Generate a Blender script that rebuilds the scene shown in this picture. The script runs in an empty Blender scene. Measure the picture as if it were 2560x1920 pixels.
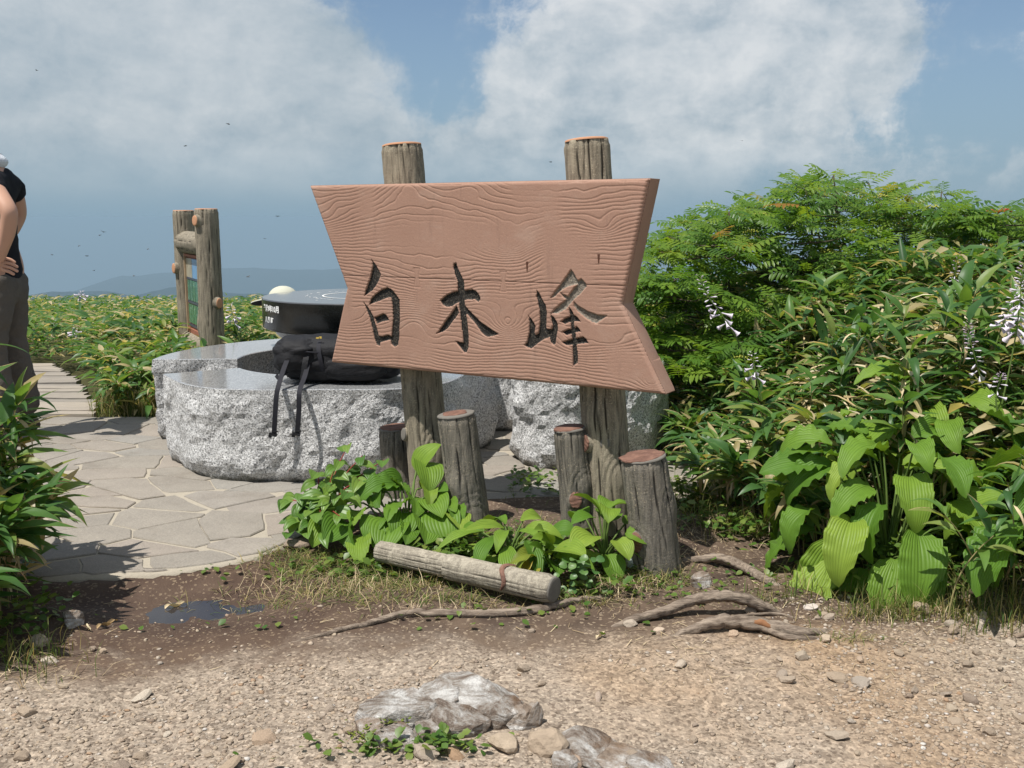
import bpy, bmesh, math, random
import numpy as np
from mathutils import Vector, Matrix, noise
PI = math.pi
R = math.radians
rng = random.Random(7)
nrng = np.random.default_rng(11)
scene = bpy.context.scene
COL = scene.collection

# ------------------------------------------------------------------ camera
EYE = 1.25
PITCH = math.atan((960 - 544) / (35 / 36 * 2560))
cam_data = bpy.data.cameras.new('camera')
cam_data.lens = 35
cam_data.sensor_width = 36
cam_data.clip_start = 0.05
cam_data.clip_end = 60000
camera = bpy.data.objects.new('camera', cam_data)
camera.location = (0, 0, EYE)
camera.rotation_euler = (PI / 2 - PITCH, 0, 0)
COL.objects.link(camera)
scene.camera = camera

# ------------------------------------------------------------------ light and exposure
SUN_DIR = Vector((-0.31, -0.27, 0.91)).normalized()      # towards the sun
SUN_EL = math.asin(SUN_DIR.z)
SUN_ROT = math.atan2(SUN_DIR.x, SUN_DIR.y)
sun_data = bpy.data.lights.new('sun', 'SUN')
sun_data.energy = 4.5
sun_data.angle = R(0.53)
sun_data.color = (1.0, 0.955, 0.89)
sun = bpy.data.objects.new('sun', sun_data)
sun.rotation_euler = (-SUN_DIR).to_track_quat('-Z', 'Y').to_euler()
sun.location = SUN_DIR * 50
COL.objects.link(sun)
scene.view_settings.view_transform = 'Standard'
scene.view_settings.look = 'None'
scene.view_settings.gamma = 1
scene.view_settings.exposure = 0.36
scene.view_settings.use_curve_mapping = False
scene.render.engine = 'CYCLES'
cy = scene.cycles
cy.use_denoising = True
try:
    cy.denoiser = 'OPENIMAGEDENOISE'
except Exception:
    pass
cy.max_bounces = 6
cy.diffuse_bounces = 3
cy.glossy_bounces = 3
cy.transmission_bounces = 4
cy.transparent_max_bounces = 6
cy.volume_bounces = 0
cy.sample_clamp_indirect = 4

# ------------------------------------------------------------------ small geometry helpers
F_PX = 35 / 36 * 2560
_c, _s = math.cos(PITCH), math.sin(PITCH)


def ray(px, py):
    x = (px - 1280) / F_PX
    y = -(py - 960) / F_PX
    return Vector((x, _c + y * _s, -_s + y * _c))


def onz(px, py, z=0.0):
    r = ray(px, py)
    return Vector((0, 0, EYE)) + r * ((z - EYE) / r.z)


def ony(px, py, Y):
    r = ray(px, py)
    return Vector((0, 0, EYE)) + r * (Y / r.y)


def onplane(px, py, p0, n):
    c = Vector((0, 0, EYE))
    r = ray(px, py)
    return c + r * ((p0 - c).dot(n) / r.dot(n))


def fbm(x, y, z=0.0, oct=4, s=1.0):
    return noise.fractal(Vector((x * s, y * s, z * s)), 1.0, 2.0, oct)


# ------------------------------------------------------------------ node helpers
class NT:
    def __init__(self, nt):
        self.t = nt
        self.n = nt.nodes
        self.l = nt.links

    def new(self, type, ins=None, **props):
        nd = self.n.new('ShaderNode' + type)
        for k, v in props.items():
            setattr(nd, k, v)
        for k, v in (ins or {}).items():
            self.set(nd.inputs[k], v)
        return nd

    def set(self, sock, v):
        if isinstance(v, bpy.types.NodeSocket):
            self.l.new(v, sock)
        else:
            if sock.type == 'RGBA' and len(v) == 3:
                v = (*v, 1)
            sock.default_value = v

    def math(self, op, a, b=0.0, c=0.0, clamp=False):
        nd = self.new('Math', {0: a, 1: b, 2: c}, operation=op)
        nd.use_clamp = clamp
        return nd.outputs[0]

    def mix(self, f, a, b, mode='MIX'):
        nd = self.n.new('ShaderNodeMix')
        nd.data_type = 'RGBA'
        nd.blend_type = mode
        nd.clamp_factor = True
        self.set(nd.inputs[0], f)
        self.set(nd.inputs[6], a)
        self.set(nd.inputs[7], b)
        return nd.outputs[2]

    def noise(self, vec, scale, detail=4, rough=0.55, dist=0.0, out=0):
        ins = {'Scale': scale, 'Detail': detail, 'Roughness': rough, 'Distortion': dist}
        if vec is not None:
            ins['Vector'] = vec
        return self.new('TexNoise', ins).outputs[out]

    def voronoi(self, vec, scale, feature='F1', out=0, rand=1.0):
        return self.new('TexVoronoi', {'Vector': vec, 'Scale': scale, 'Randomness': rand}, feature=feature).outputs[out]

    def ramp(self, fac, stops, interp='LINEAR'):
        nd = self.new('ValToRGB', {0: fac})
        cr = nd.color_ramp
        cr.interpolation = interp
        while len(cr.elements) < len(stops):
            cr.elements.new(0.5)
        for e, (p, c) in zip(cr.elements, stops):
            e.position = p
            if isinstance(c, (int, float)):
                c = (c, c, c)
            e.color = (*c, 1)
        return nd.outputs[0]

    def smooth(self, v, a, b):
        return self.new('MapRange', {0: v, 1: a, 2: b, 3: 0.0, 4: 1.0}, interpolation_type='SMOOTHSTEP').outputs[0]

    def mapping(self, vec, scale=(1, 1, 1), loc=(0, 0, 0), rot=(0, 0, 0)):
        return self.new('Mapping', {0: vec, 'Location': loc, 'Rotation': rot, 'Scale': scale}).outputs[0]


def material(name, rough=0.85, spec=0.25):
    m = bpy.data.materials.new(name)
    m.use_nodes = True
    nt = NT(m.node_tree)
    b = m.node_tree.nodes['Principled BSDF']
    b.inputs['Roughness'].default_value = rough
    b.inputs['Specular IOR Level'].default_value = spec
    co = nt.new('TexCoord').outputs['Object']
    return m, nt, b, co


def bump(nt, b, h, strength=0.5, dist=0.01):
    nd = nt.new('Bump', {'Height': h, 'Strength': strength, 'Distance': dist})
    nt.l.new(nd.outputs[0], b.inputs['Normal'])


# ------------------------------------------------------------------ object helpers
def tag(o, label=None, cat=None, group=None, kind=None):
    if label:
        o['label'] = label
    if cat:
        o['category'] = cat
    if group:
        o['group'] = group
    if kind:
        o['kind'] = kind
    return o


def mesh_data(name, verts, faces, mat=None, smooth=True):
    me = bpy.data.meshes.new(name)
    me.from_pydata([tuple(v) for v in verts], [], faces)
    if mat is not None:
        for m in (mat if isinstance(mat, (list, tuple)) else [mat]):
            me.materials.append(m)
    if smooth:
        me.polygons.foreach_set('use_smooth', [True] * len(me.polygons))
    me.update()
    return me


def obj(name, me, parent=None, loc=None):
    o = bpy.data.objects.new(name, me)
    if parent is not None:
        o.parent = parent
    if loc is not None:
        o.location = loc
    COL.objects.link(o)
    return o


def mesh_obj(name, verts, faces, mat, parent=None, smooth=True, loc=None):
    return obj(name, mesh_data(name, verts, faces, mat, smooth), parent, loc)


def empty(name, loc=(0, 0, 0), rot=(0, 0, 0)):
    o = bpy.data.objects.new(name, None)
    o.empty_display_size = 0.05
    o.location = loc
    o.rotation_euler = rot
    COL.objects.link(o)
    return o


class MB:
    """collects simple solids into one vertex and face list"""
    def __init__(self):
        self.v = []
        self.f = []
        self.m = []

    def add(self, v, f, mi=0):
        k = len(self.v)
        self.v += [tuple(p) for p in v]
        self.f += [tuple(i + k for i in q) for q in f]
        self.m += [mi] * len(f)

    def box(self, c, s, rot=None, mi=0):
        pts = []
        for z in (-1, 1):
            for y in (-1, 1):
                for x in (-1, 1):
                    p = Vector((x * s[0] / 2, y * s[1] / 2, z * s[2] / 2))
                    if rot is not None:
                        p = rot @ p
                    pts.append(p + Vector(c))
        self.add(pts, [(0, 2, 3, 1), (4, 5, 7, 6), (0, 1, 5, 4), (2, 6, 7, 3), (0, 4, 6, 2), (1, 3, 7, 5)], mi)

    def tube(self, pts, rad, segs=8, cap=True, mi=0, flat=1.0):
        v, f = tube(pts, rad, segs, cap, flat)
        self.add(v, f, mi)

    def build(self, name, mat, parent=None, smooth=True, loc=None):
        me = mesh_data(name, self.v, self.f, mat, smooth)
        if any(self.m):
            me.polygons.foreach_set('material_index', self.m)
        return obj(name, me, parent, loc)


def tube(pts, rad, segs=8, cap=True, flat=1.0):
    pts = [Vector(p) for p in pts]
    n = len(pts)
    if isinstance(rad, (int, float)):
        rad = [rad] * n
    V, Fc = [], []
    up = None
    for i, p in enumerate(pts):
        t = (pts[min(i + 1, n - 1)] - pts[max(i - 1, 0)]).normalized()
        if up is None:
            up = Vector((0, 0, 1)) if abs(t.z) < 0.9 else Vector((0, 1, 0))
        a = t.cross(up)
        if a.length < 1e-5:
            a = t.orthogonal()
        a.normalize()
        b = a.cross(t).normalized()
        up = b
        for k in range(segs):
            an = 2 * PI * k / segs
            V.append(p + a * math.cos(an) * rad[i] + b * math.sin(an) * rad[i] * flat)
    for i in range(n - 1):
        for k in range(segs):
            k2 = (k + 1) % segs
            Fc.append((i * segs + k, i * segs + k2, (i + 1) * segs + k2, (i + 1) * segs + k))
    if cap:
        Fc.append(tuple(range(segs))[::-1])
        Fc.append(tuple((n - 1) * segs + k for k in range(segs)))
    return V, Fc


def spline(pts, k=6):
    """Catmull-Rom through the points"""
    P = [Vector(p) for p in pts]
    P = [P[0] * 2 - P[1]] + P + [P[-1] * 2 - P[-2]]
    out = []
    for i in range(1, len(P) - 2):
        for j in range(k):
            t = j / k
            a, b, c, d = P[i - 1], P[i], P[i + 1], P[i + 2]
            out.append(0.5 * ((2 * b) + (c - a) * t + (2 * a - 5 * b + 4 * c - d) * t * t + (3 * b - a - 3 * c + d) * t ** 3))
    out.append(P[-2])
    return out


def scatter(name, tv, tf, mats3, locs, mat, rnd=None, attrs=None, parent=None, smooth=False):
    """joins N placed copies of a small template into one mesh (for stuff)"""
    tv = np.asarray(tv, float)
    N, K = len(locs), len(tv)
    V = np.einsum('nij,kj->nki', np.asarray(mats3), tv) + np.asarray(locs)[:, None, :]
    sizes = np.array([len(f) for f in tf])
    flat = np.concatenate([np.array(f) for f in tf])
    loops = (flat[None, :] + (np.arange(N) * K)[:, None]).ravel()
    tot = np.tile(sizes, N)
    start = np.concatenate([[0], np.cumsum(tot)[:-1]])
    me = bpy.data.meshes.new(name)
    me.vertices.add(N * K)
    me.vertices.foreach_set('co', V.ravel())
    me.loops.add(len(loops))
    me.loops.foreach_set('vertex_index', loops.astype(np.int32))
    me.polygons.add(len(tot))
    me.polygons.foreach_set('loop_start', start.astype(np.int32))
    me.polygons.foreach_set('loop_total', tot.astype(np.int32))
    if smooth:
        me.polygons.foreach_set('use_smooth', np.ones(len(tot), dtype=bool))
    a = me.attributes.new('rnd', 'FLOAT', 'POINT')
    r = nrng.random(N) if rnd is None else rnd
    a.data.foreach_set('value', np.repeat(r, K).astype(np.float32))
    if attrs:
        for k, tvals in attrs.items():
            at = me.attributes.new(k, 'FLOAT', 'POINT')
            at.data.foreach_set('value', np.tile(np.asarray(tvals, np.float32), N))
    me.update(calc_edges=True)
    me.validate()
    me.materials.append(mat)
    return obj(name, me, parent)


def rot_z(a):
    c, s = np.cos(a), np.sin(a)
    M = np.zeros((len(a), 3, 3))
    M[:, 0, 0] = c
    M[:, 0, 1] = -s
    M[:, 1, 0] = s
    M[:, 1, 1] = c
    M[:, 2, 2] = 1
    return M


def rot_x(a):
    c, s = np.cos(a), np.sin(a)
    M = np.zeros((len(a), 3, 3))
    M[:, 1, 1] = c
    M[:, 1, 2] = -s
    M[:, 2, 1] = s
    M[:, 2, 2] = c
    M[:, 0, 0] = 1
    return M


def rot_y(a):
    c, s = np.cos(a), np.sin(a)
    M = np.zeros((len(a), 3, 3))
    M[:, 0, 0] = c
    M[:, 0, 2] = s
    M[:, 2, 0] = -s
    M[:, 2, 2] = c
    M[:, 1, 1] = 1
    return M
# ------------------------------------------------------------------ world: Nishita sky with clouds by direction
world = bpy.data.worlds.new('World')
scene.world = world
world.use_nodes = True
wn = NT(world.node_tree)
world.node_tree.nodes.clear()
wdir = wn.new('TexCoord').outputs['Generated']
sep = wn.new('SeparateXYZ', {0: wdir})
up_z = wn.math('MAXIMUM', sep.outputs[2], 0.03)             # the sky goes on unchanged below eye level: the summit looks down into haze
sdir = wn.new('VectorMath', {0: wn.new('CombineXYZ', {0: sep.outputs[0], 1: sep.outputs[1], 2: up_z}).outputs[0]}, operation='NORMALIZE').outputs[0]
sky = wn.new('TexSky', {0: sdir})
sky.sky_type = 'NISHITA'
sky.sun_disc = False
sky.sun_elevation = SUN_EL
sky.sun_rotation = SUN_ROT
sky.altitude = 1500
sky.air_density = 1.0
sky.dust_density = 0.8
sky.ozone_density = 1.2
SKY_STRENGTH = 0.08
# summer haze greys the blue towards the horizon
hz = wn.math('SUBTRACT', 1.0, wn.smooth(sep.outputs[2], -0.02, 0.30))
EXPO = 2 ** -scene.view_settings.exposure
HAZE_COL = tuple(EXPO * v / SKY_STRENGTH for v in (0.236, 0.358, 0.468))
base = wn.mix(wn.math('MULTIPLY_ADD', hz, 0.88, 0.04), sky.outputs[0], HAZE_COL)
# clouds
BLOBS = [  # source px x, y, radius in degrees, weight
    (300, 170, 9.0, 0.62), (-100, 250, 10, 0.55), (520, 60, 5.5, 0.45), (740, 340, 6.5, 0.6), (350, 440, 7, 0.42), (90, 60, 7, 0.25), (700, 180, 4, 0.2),
    (1560, 150, 3.6, 0.6), (1720, 50, 4.4, 0.7), (1930, 90, 4.2, 0.72), (2140, 90, 2.8, 0.62), (2270, 80, 1.9, 0.5), (1400, 280, 3.6, 0.6), (1620, 270, 5.0, 0.6),
    (1880, 240, 4.0, 0.55), (1230, 370, 4.0, 0.55), (1000, 400, 4.5, 0.4), (1750, 380, 5.0, 0.32), (2300, 430, 3.5, 0.22), (2540, 390, 3, 0.25), (1450, 420, 5, .3),
    (1060, 90, 4.4, -0.6), (1230, 150, 2.6, -0.4), (2520, 190, 6.0, -0.42), (2340, 300, 2.4, -0.25), (1000, 10, 3.0, -0.4)]
wv = wn.new('VectorMath', {0: wdir, 1: wn.math('MULTIPLY', wn.math('SUBTRACT', wn.noise(wdir, 9, 5, 0.6), 0.5), 0.02)}, operation='ADD').outputs[0]
warp = wn.new('TexNoise', {'Vector': wdir, 'Scale': 14.0, 'Detail': 6.0, 'Roughness': 0.62}).outputs['Color']
warp = wn.new('VectorMath', {0: warp, 1: (0.5, 0.5, 0.5)}, operation='SUBTRACT').outputs[0]
warp = wn.new('VectorMath', {0: warp, 'Scale': 0.10}, operation='SCALE').outputs[0]
warp2 = wn.new('VectorMath', {0: wn.new('TexNoise', {'Vector': wdir, 'Scale': 5.0, 'Detail': 3.0}).outputs['Color'], 1: (0.5, 0.5, 0.5)}, operation='SUBTRACT').outputs[0]
warp = wn.new('VectorMath', {0: warp, 1: wn.new('VectorMath', {0: warp2, 'Scale': 0.16}, operation='SCALE').outputs[0]}, operation='ADD').outputs[0]
wdd = wn.new('VectorMath', {0: wn.new('VectorMath', {0: wdir, 1: warp}, operation='ADD').outputs[0]}, operation='NORMALIZE').outputs[0]
acc = None
for bx, by, rad, w in BLOBS:
    d = ray(bx, by).normalized()
    dp = wn.new('VectorMath', {0: wdd, 1: tuple(d)}, operation='DOT_PRODUCT').outputs['Value']
    k = 1.0 / (1 - math.cos(R(rad)))
    e = wn.math('EXPONENT', wn.math('MULTIPLY_ADD', dp, k, -k))
    acc = wn.math('MULTIPLY', e, w) if acc is None else wn.math('MULTIPLY_ADD', e, w, acc)
# broken cloud everywhere else in the sky
front = wn.smooth(sep.outputs[1], 0.45, 0.75)
gen = wn.math('MULTIPLY', wn.smooth(wn.noise(wdir, 2.2, 3, 0.5), 0.42, 0.62), wn.math('SUBTRACT', 1.0, front))
gen = wn.math('MULTIPLY', gen, wn.smooth(sep.outputs[2], 0.02, 0.16))
acc = wn.math('MULTIPLY_ADD', gen, 0.55, acc)
n1 = wn.noise(wn.mapping(wdir, (1, 1, 1.6)), 7.5, 9, 0.6, 0.25)
n2 = wn.noise(wn.mapping(wdir, (1, 1, 1.3), (3, 1, 2)), 22, 7, 0.62)
nn = wn.math('MULTIPLY_ADD', n1, 1.65, wn.math('MULTIPLY_ADD', n2, 0.95, -1.27))
n1s = wn.noise(wn.mapping(wdir, (1, 1, 1.6), (0.012, 0.0, -0.03)), 7.5, 9, 0.6, 0.25)
relief = wn.math('MULTIPLY_ADD', wn.math('SUBTRACT', n1, n1s), 3.2, 0.36)
bil = wn.math('MULTIPLY', wn.math('ABSOLUTE', wn.math('SUBTRACT', wn.noise(wdd, 15, 5, 0.55), 0.5)), 3.0)   # cauliflower edges
nn = wn.math('ADD', nn, wn.math('MULTIPLY_ADD', bil, -0.62, 0.34))
dens = wn.math('ADD', acc, nn)
soft = wn.smooth(dens, -0.08, 0.95)
crisp = wn.smooth(dens, 0.12, 0.60)
rightside = wn.smooth(sep.outputs[0], -0.12, 0.02)
alpha = wn.math('ADD', wn.math('MULTIPLY', soft, wn.math('MULTIPLY_ADD', rightside, -0.5, 0.90)), wn.math('MULTIPLY', crisp, wn.math('MULTIPLY', rightside, 0.46)))
alpha = wn.math('MULTIPLY', alpha, wn.smooth(sep.outputs[2], 0.0, 0.085))
lit = wn.math('MULTIPLY_ADD', wn.smooth(wn.noise(wn.mapping(wdir, (1, 1, 1.4), (5, 3, 1)), 6, 7, 0.6), 0.36, 0.66), 0.42, wn.math('MULTIPLY', relief, 0.62))
lit = wn.math('MULTIPLY_ADD', wn.math('SUBTRACT', 0.35, bil), 0.45, lit)
lit = wn.math('MULTIPLY', lit, wn.math('MULTIPLY_ADD', rightside, 0.46, 0.66), 0.0, True)
grey, white = tuple(EXPO * v for v in (0.37, 0.455, 0.52)), tuple(EXPO * v for v in (0.75, 0.772, 0.782))
ccol = wn.mix(lit, tuple(c / SKY_STRENGTH for c in grey), tuple(c / SKY_STRENGTH for c in white))
final = wn.mix(alpha, base, ccol)
bg = wn.new('Background', {0: final, 1: SKY_STRENGTH})
wn.l.new(bg.outputs[0], wn.new('OutputWorld').inputs[0])
# ------------------------------------------------------------------ terrain
def sstep(a, b, x):
    t = min(1.0, max(0.0, (x - a) / (b - a)))
    return t * t * (3 - 2 * t)


def pave_front(x):
    """front edge of the paving (y) for a given x"""
    pts = [(-6, 3.30), (-1.6, 3.32), (-1.2, 3.40), (-0.98, 3.52), (-0.86, 3.72), (-0.75, 3.98), (-0.5, 4.12), (-0.1, 4.18), (0.3, 4.3), (0.7, 4.32), (1.1, 4.45), (1.5, 4.7), (9, 5.4)]
    for (x0, y0), (x1, y1) in zip(pts, pts[1:]):
        if x0 <= x <= x1:
            return y0 + (y1 - y0) * (x - x0) / (x1 - x0)
    return pts[-1][1]


def ground_z(x, y):
    r = math.hypot(x, y - 2)
    z = 0.0
    if y > 6.25:
        z -= 0.07 * (y - 6.25)
    pf = pave_front(x)
    d = pf - y                                  # metres in front of the paving
    if 0 < d < 3 or y < 3.4:
        # planting bed under the sign
        bed = sstep(0.95, 0.45, math.hypot((x - 0.15) / 1.05, (y - 3.85) / 0.62))
        z += 0.055 * bed
        z += -0.02 * sstep(0.0, 0.15, d)
        # puddle hollow
        z -= 0.030 * math.exp(-(((x + 1.13) / 0.40) ** 2 + ((y - 3.17) / 0.20) ** 2))
        z += 0.02 * fbm(x, y, 1.3, 3, 1.6) * sstep(0, 0.3, d)
        z += 0.008 * fbm(x, y, 4.1, 3, 9.0) * sstep(0, 0.1, d)
    if 0 >= d and y < 6.3:
        z -= 0.055
        if x > 1.1:
            z += 0.055
    # the bank of dwarf bamboo on the right
    z += 0.22 * sstep(1.15, 2.2, x) * sstep(2.7, 3.4, y) * sstep(9, 6, y)
    z += 0.10 * sstep(-1.6, -2.3, x) * sstep(2.4, 2.9, y) * sstep(4.4, 3.6, y)
    if r > 34:
        drop = 0.42 * (r - 34) + 0.0
        z -= 700 * (1 - math.exp(-drop / 700))
        z += 18 * fbm(x, y, 0, 4, 0.004) * sstep(60, 600, r)
    return z


def axis(fine0, fine1, step, grow, limit0, limit1):
    a = list(np.arange(fine0, fine1 + 1e-6, step))
    s, p = step, fine1
    while p < limit1:
        s *= grow
        p += s
        a.append(min(p, limit1))
    s, p = step, fine0
    lo = []
    while p > limit0:
        s *= grow
        p -= s
        lo.append(max(p, limit0))
    return lo[::-1] + a


gx = axis(-2.4, 2.4, 0.024, 1.22, -9000, 9000)
gy = axis(1.3, 4.8, 0.024, 1.20, -9000, 9000)
GV = [(x, y, ground_z(x, y)) for y in gy for x in gx]
nx = len(gx)
GF = [(j * nx + i, j * nx + i + 1, (j + 1) * nx + i + 1, (j + 1) * nx + i) for j in range(len(gy) - 1) for i in range(nx - 1)]

m_ground, nt, b, co = material('soil_and_gravel', 0.95, 0.15)
sp = nt.new('SeparateXYZ', {0: co})
X, Y = sp.outputs[0], sp.outputs[1]
big = nt.noise(co, 1.1, 5, 0.6)
mid = nt.noise(co, 5.5, 5, 0.62)
fine = nt.noise(co, 60, 4, 0.7)
grain = nt.voronoi(co, 130, out=1)
grain2 = nt.voronoi(co, 62, out=1)
gsep = nt.new('SeparateColor', {0: grain}).outputs[0]
gsep2 = nt.new('SeparateColor', {0: grain2}).outputs[0]
# gravel: grey pink on the left, ochre on the right
ochre = nt.smooth(nt.math('ADD', nt.math('MULTIPLY_ADD', X, 0.42, nt.math('MULTIPLY', Y, 0.28)), nt.math('MULTIPLY_ADD', big, 1.4, -1.35)), 0.0, 0.75)
ochre = nt.math('MULTIPLY', ochre, nt.smooth(X, 1.5, 0.8))
gravel = nt.mix(ochre, (0.335, 0.292, 0.248), (0.330, 0.235, 0.150))
gravel = nt.mix(nt.math('MULTIPLY_ADD', ochre, -0.25, 0.75), gravel, nt.ramp(gsep, [(0, (0.30, 0.24, 0.19)), (0.35, (0.85, 0.80, 0.74)), (0.75, (1.0, 0.93, 0.84)), (1, (1.45, 1.4, 1.3))]), 'MULTIPLY')
gravel = nt.mix(0.6, gravel, nt.ramp(gsep2, [(0, (0.4, 0.36, 0.33)), (0.4, (0.9, 0.88, 0.85)), (1, (1.2, 1.15, 1.1))]), 'MULTIPLY')
# damp dark mud near the paving and round the roots
mudc = nt.mix(nt.smooth(mid, 0.35, 0.7), (0.078, 0.050, 0.036), (0.135, 0.092, 0.064))
mudc = nt.mix(nt.math('MULTIPLY', nt.smooth(gsep, 0.88, 0.94), 0.55), mudc, (0.38, 0.29, 0.19))
mudc = nt.mix(nt.math('MULTIPLY', fine, 0.35), mudc, (0.05, 0.032, 0.024))
edge = nt.math('ADD', nt.math('MULTIPLY', nt.math('SUBTRACT', mid, 0.5), 0.55), nt.math('MULTIPLY', nt.math('SUBTRACT', big, 0.5), 0.5))
f1 = nt.smooth(nt.math('ADD', nt.math('MULTIPLY_ADD', X, -0.13, Y), edge), 2.66, 2.98)        # brown soil behind this line
soil = nt.mix(nt.smooth(mid, 0.3, 0.7), (0.060, 0.042, 0.032), (0.135, 0.096, 0.068))
soil = nt.mix(nt.math('MULTIPLY', nt.smooth(gsep, 0.86, 0.93), 0.5), soil, (0.38, 0.30, 0.21))
wetx = nt.smooth(nt.math('ADD', X, nt.math('MULTIPLY', edge, 0.9)), -0.25, -0.75)
soil = nt.mix(wetx, soil, mudc)
# far and rough ground under the plants
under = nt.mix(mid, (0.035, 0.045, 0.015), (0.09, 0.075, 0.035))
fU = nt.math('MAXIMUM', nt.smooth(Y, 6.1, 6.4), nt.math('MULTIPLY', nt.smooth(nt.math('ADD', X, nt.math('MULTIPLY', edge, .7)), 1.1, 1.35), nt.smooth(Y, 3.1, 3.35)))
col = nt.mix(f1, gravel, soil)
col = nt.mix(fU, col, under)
wet = nt.math('MULTIPLY', nt.math('EXPONENT', nt.math('MULTIPLY', nt.math('ADD', nt.math('POWER', nt.math('ABSOLUTE', nt.math('DIVIDE', nt.math('ADD', X, 1.12), 0.62)), 2.0), nt.math('POWER', nt.math('ABSOLUTE', nt.math('DIVIDE', nt.math('SUBTRACT', Y, 3.12), 0.27)), 2.0)), -1.0)), f1)
nt.l.new(nt.mix(nt.math('MULTIPLY', wet, 0.35), col, (0.06, 0.042, 0.034)), b.inputs['Base Color'])
nt.l.new(nt.math('MULTIPLY_ADD', wet, -0.35, 0.93), b.inputs['Roughness'])
gd = nt.voronoi(co, 120)
h = nt.math('ADD', nt.math('MULTIPLY', nt.math('SUBTRACT', 1.0, gd), nt.math('MULTIPLY_ADD', f1, -0.6, 1.0)), nt.math('MULTIPLY', fine, 0.8))
bump(nt, b, h, 0.6, 0.0045)
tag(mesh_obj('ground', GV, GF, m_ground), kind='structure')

# ------------------------------------------------------------------ far hills
m_hill, nt, b, co = material('wooded_hill', 0.95, 0.05)
nt.l.new(nt.mix(nt.noise(co, 0.012, 5, 0.6), (0.012, 0.024, 0.026), (0.03, 0.046, 0.042)), b.inputs['Base Color'])


def hill(name, Y, sky_px, depth, rough, seed):
    """a ridge whose skyline passes through the given photo points, seen from the summit"""
    sky = [ony(px, py, Y) for px, py in sky_px]
    V, Fc = [], []
    cols = 220
    rows = 9
    x0, x1 = sky[0].x, sky[-1].x
    for i in range(cols):
        x = x0 + (x1 - x0) * i / (cols - 1)
        for a, bb in zip(sky, sky[1:]):
            if a.x <= x <= bb.x:
                t = (x - a.x) / (bb.x - a.x)
                t = t * t * (3 - 2 * t)
                top = a.z + (bb.z - a.z) * t
        top += rough * fbm(x, seed, 0, 5, 1 / (Y * 0.03))
        for j in range(rows):
            u = j / (rows - 1) * 2 - 1
            prof = math.cos(u * PI / 2) ** 1.2 if abs(u) < 1 else 0
            z = -722 + (top + 722) * prof
            V.append((x + rough * 3 * fbm(x, u * 3, seed, 3, 1 / (Y * 0.05)) * (1 - prof), Y + u * depth, z + rough * 2 * fbm(x, u * 4, seed + 5, 3, 1 / (Y * 0.05)) * (1 - prof) * prof))
    for i in range(cols - 1):
        for j in range(rows - 1):
            Fc.append((i * rows + j, i * rows + j + 1, (i + 1) * rows + j + 1, (i + 1) * rows + j))
    tag(mesh_obj(name, V, Fc, m_hill), kind='structure')


hill('hills', 5600, [(-1400, 760), (-500, 730), (0, 742), (180, 734), (316, 688), (410, 684), (565, 670), (768, 674), (1000, 668), (1300, 690), (1700, 680), (2200, 700), (2800, 690), (3800, 760)], 1900, 10, 2.0)
hill('hills', 2700, [(-1300, 735), (-600, 742), (59, 738), (136, 730), (248, 727), (330, 736), (390, 728), (450, 717), (600, 735), (800, 742), (1200, 735), (1800, 738), (2600, 732), (3600, 742)], 900, 5, 9.0)
# ------------------------------------------------------------------ materials
m_sign, nt, b, co = material('sign_terracotta', 0.9, 0.15)
c1 = nt.mix(nt.noise(co, 3.2, 4, 0.6), (0.312, 0.184, 0.135), (0.388, 0.238, 0.178))
c1 = nt.mix(nt.math('MULTIPLY', nt.smooth(nt.noise(co, 420, 2, 0.6), 0.60, 0.72), 0.5), c1, (0.62, 0.44, 0.32))
c1 = nt.mix(nt.math('MULTIPLY', nt.smooth(nt.noise(nt.mapping(co, (1, 1, 1), (4, 1, 0)), 300, 2, 0.6), 0.62, 0.72), 0.5), c1, (0.19, 0.105, 0.075))
# weathering: faded and grimy patches, faint run marks under the top edge
c1 = nt.mix(nt.math('MULTIPLY', nt.smooth(nt.noise(nt.mapping(co, (1, 1, 1.6), (7, 2, 1)), 5.5, 6, 0.68), 0.50, 0.72), 0.32), c1, (0.45, 0.325, 0.26))
c1 = nt.mix(nt.math('MULTIPLY', nt.smooth(nt.noise(nt.mapping(co, (1, 1, 0.14), (1, 9, 3)), 26, 5, 0.65), 0.56, 0.74), 0.30), c1, (0.17, 0.105, 0.085))
nt.l.new(c1, b.inputs['Base Color'])
bump(nt, b, nt.noise(co, 330, 3, 0.6), 0.35, 0.002)

m_letter, nt, b, co = material('blackened_carving', 0.75, 0.35)
pale = nt.new('Attribute', attribute_name='pale').outputs['Fac']
sp1 = nt.smooth(nt.noise(co, 190, 4, 0.75), 0.50, 0.64)
lc = nt.mix(nt.math('MULTIPLY', sp1, 0.55), (0.010, 0.009, 0.008), (0.21, 0.175, 0.13))
lc2 = nt.mix(nt.smooth(nt.noise(co, 150, 3, 0.7), 0.40, 0.65), (0.13, 0.115, 0.095), (0.30, 0.255, 0.20))
nt.l.new(nt.mix(pale, lc, lc2), b.inputs['Base Color'])
bump(nt, b, nt.noise(co, 170, 4, 0.7), 0.9, 0.004)

m_stain, nt, b, co = material('rust_stain', 0.9, 0.1)
b.inputs['Base Color'].default_value = (0.10, 0.045, 0.03, 1)


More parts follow.
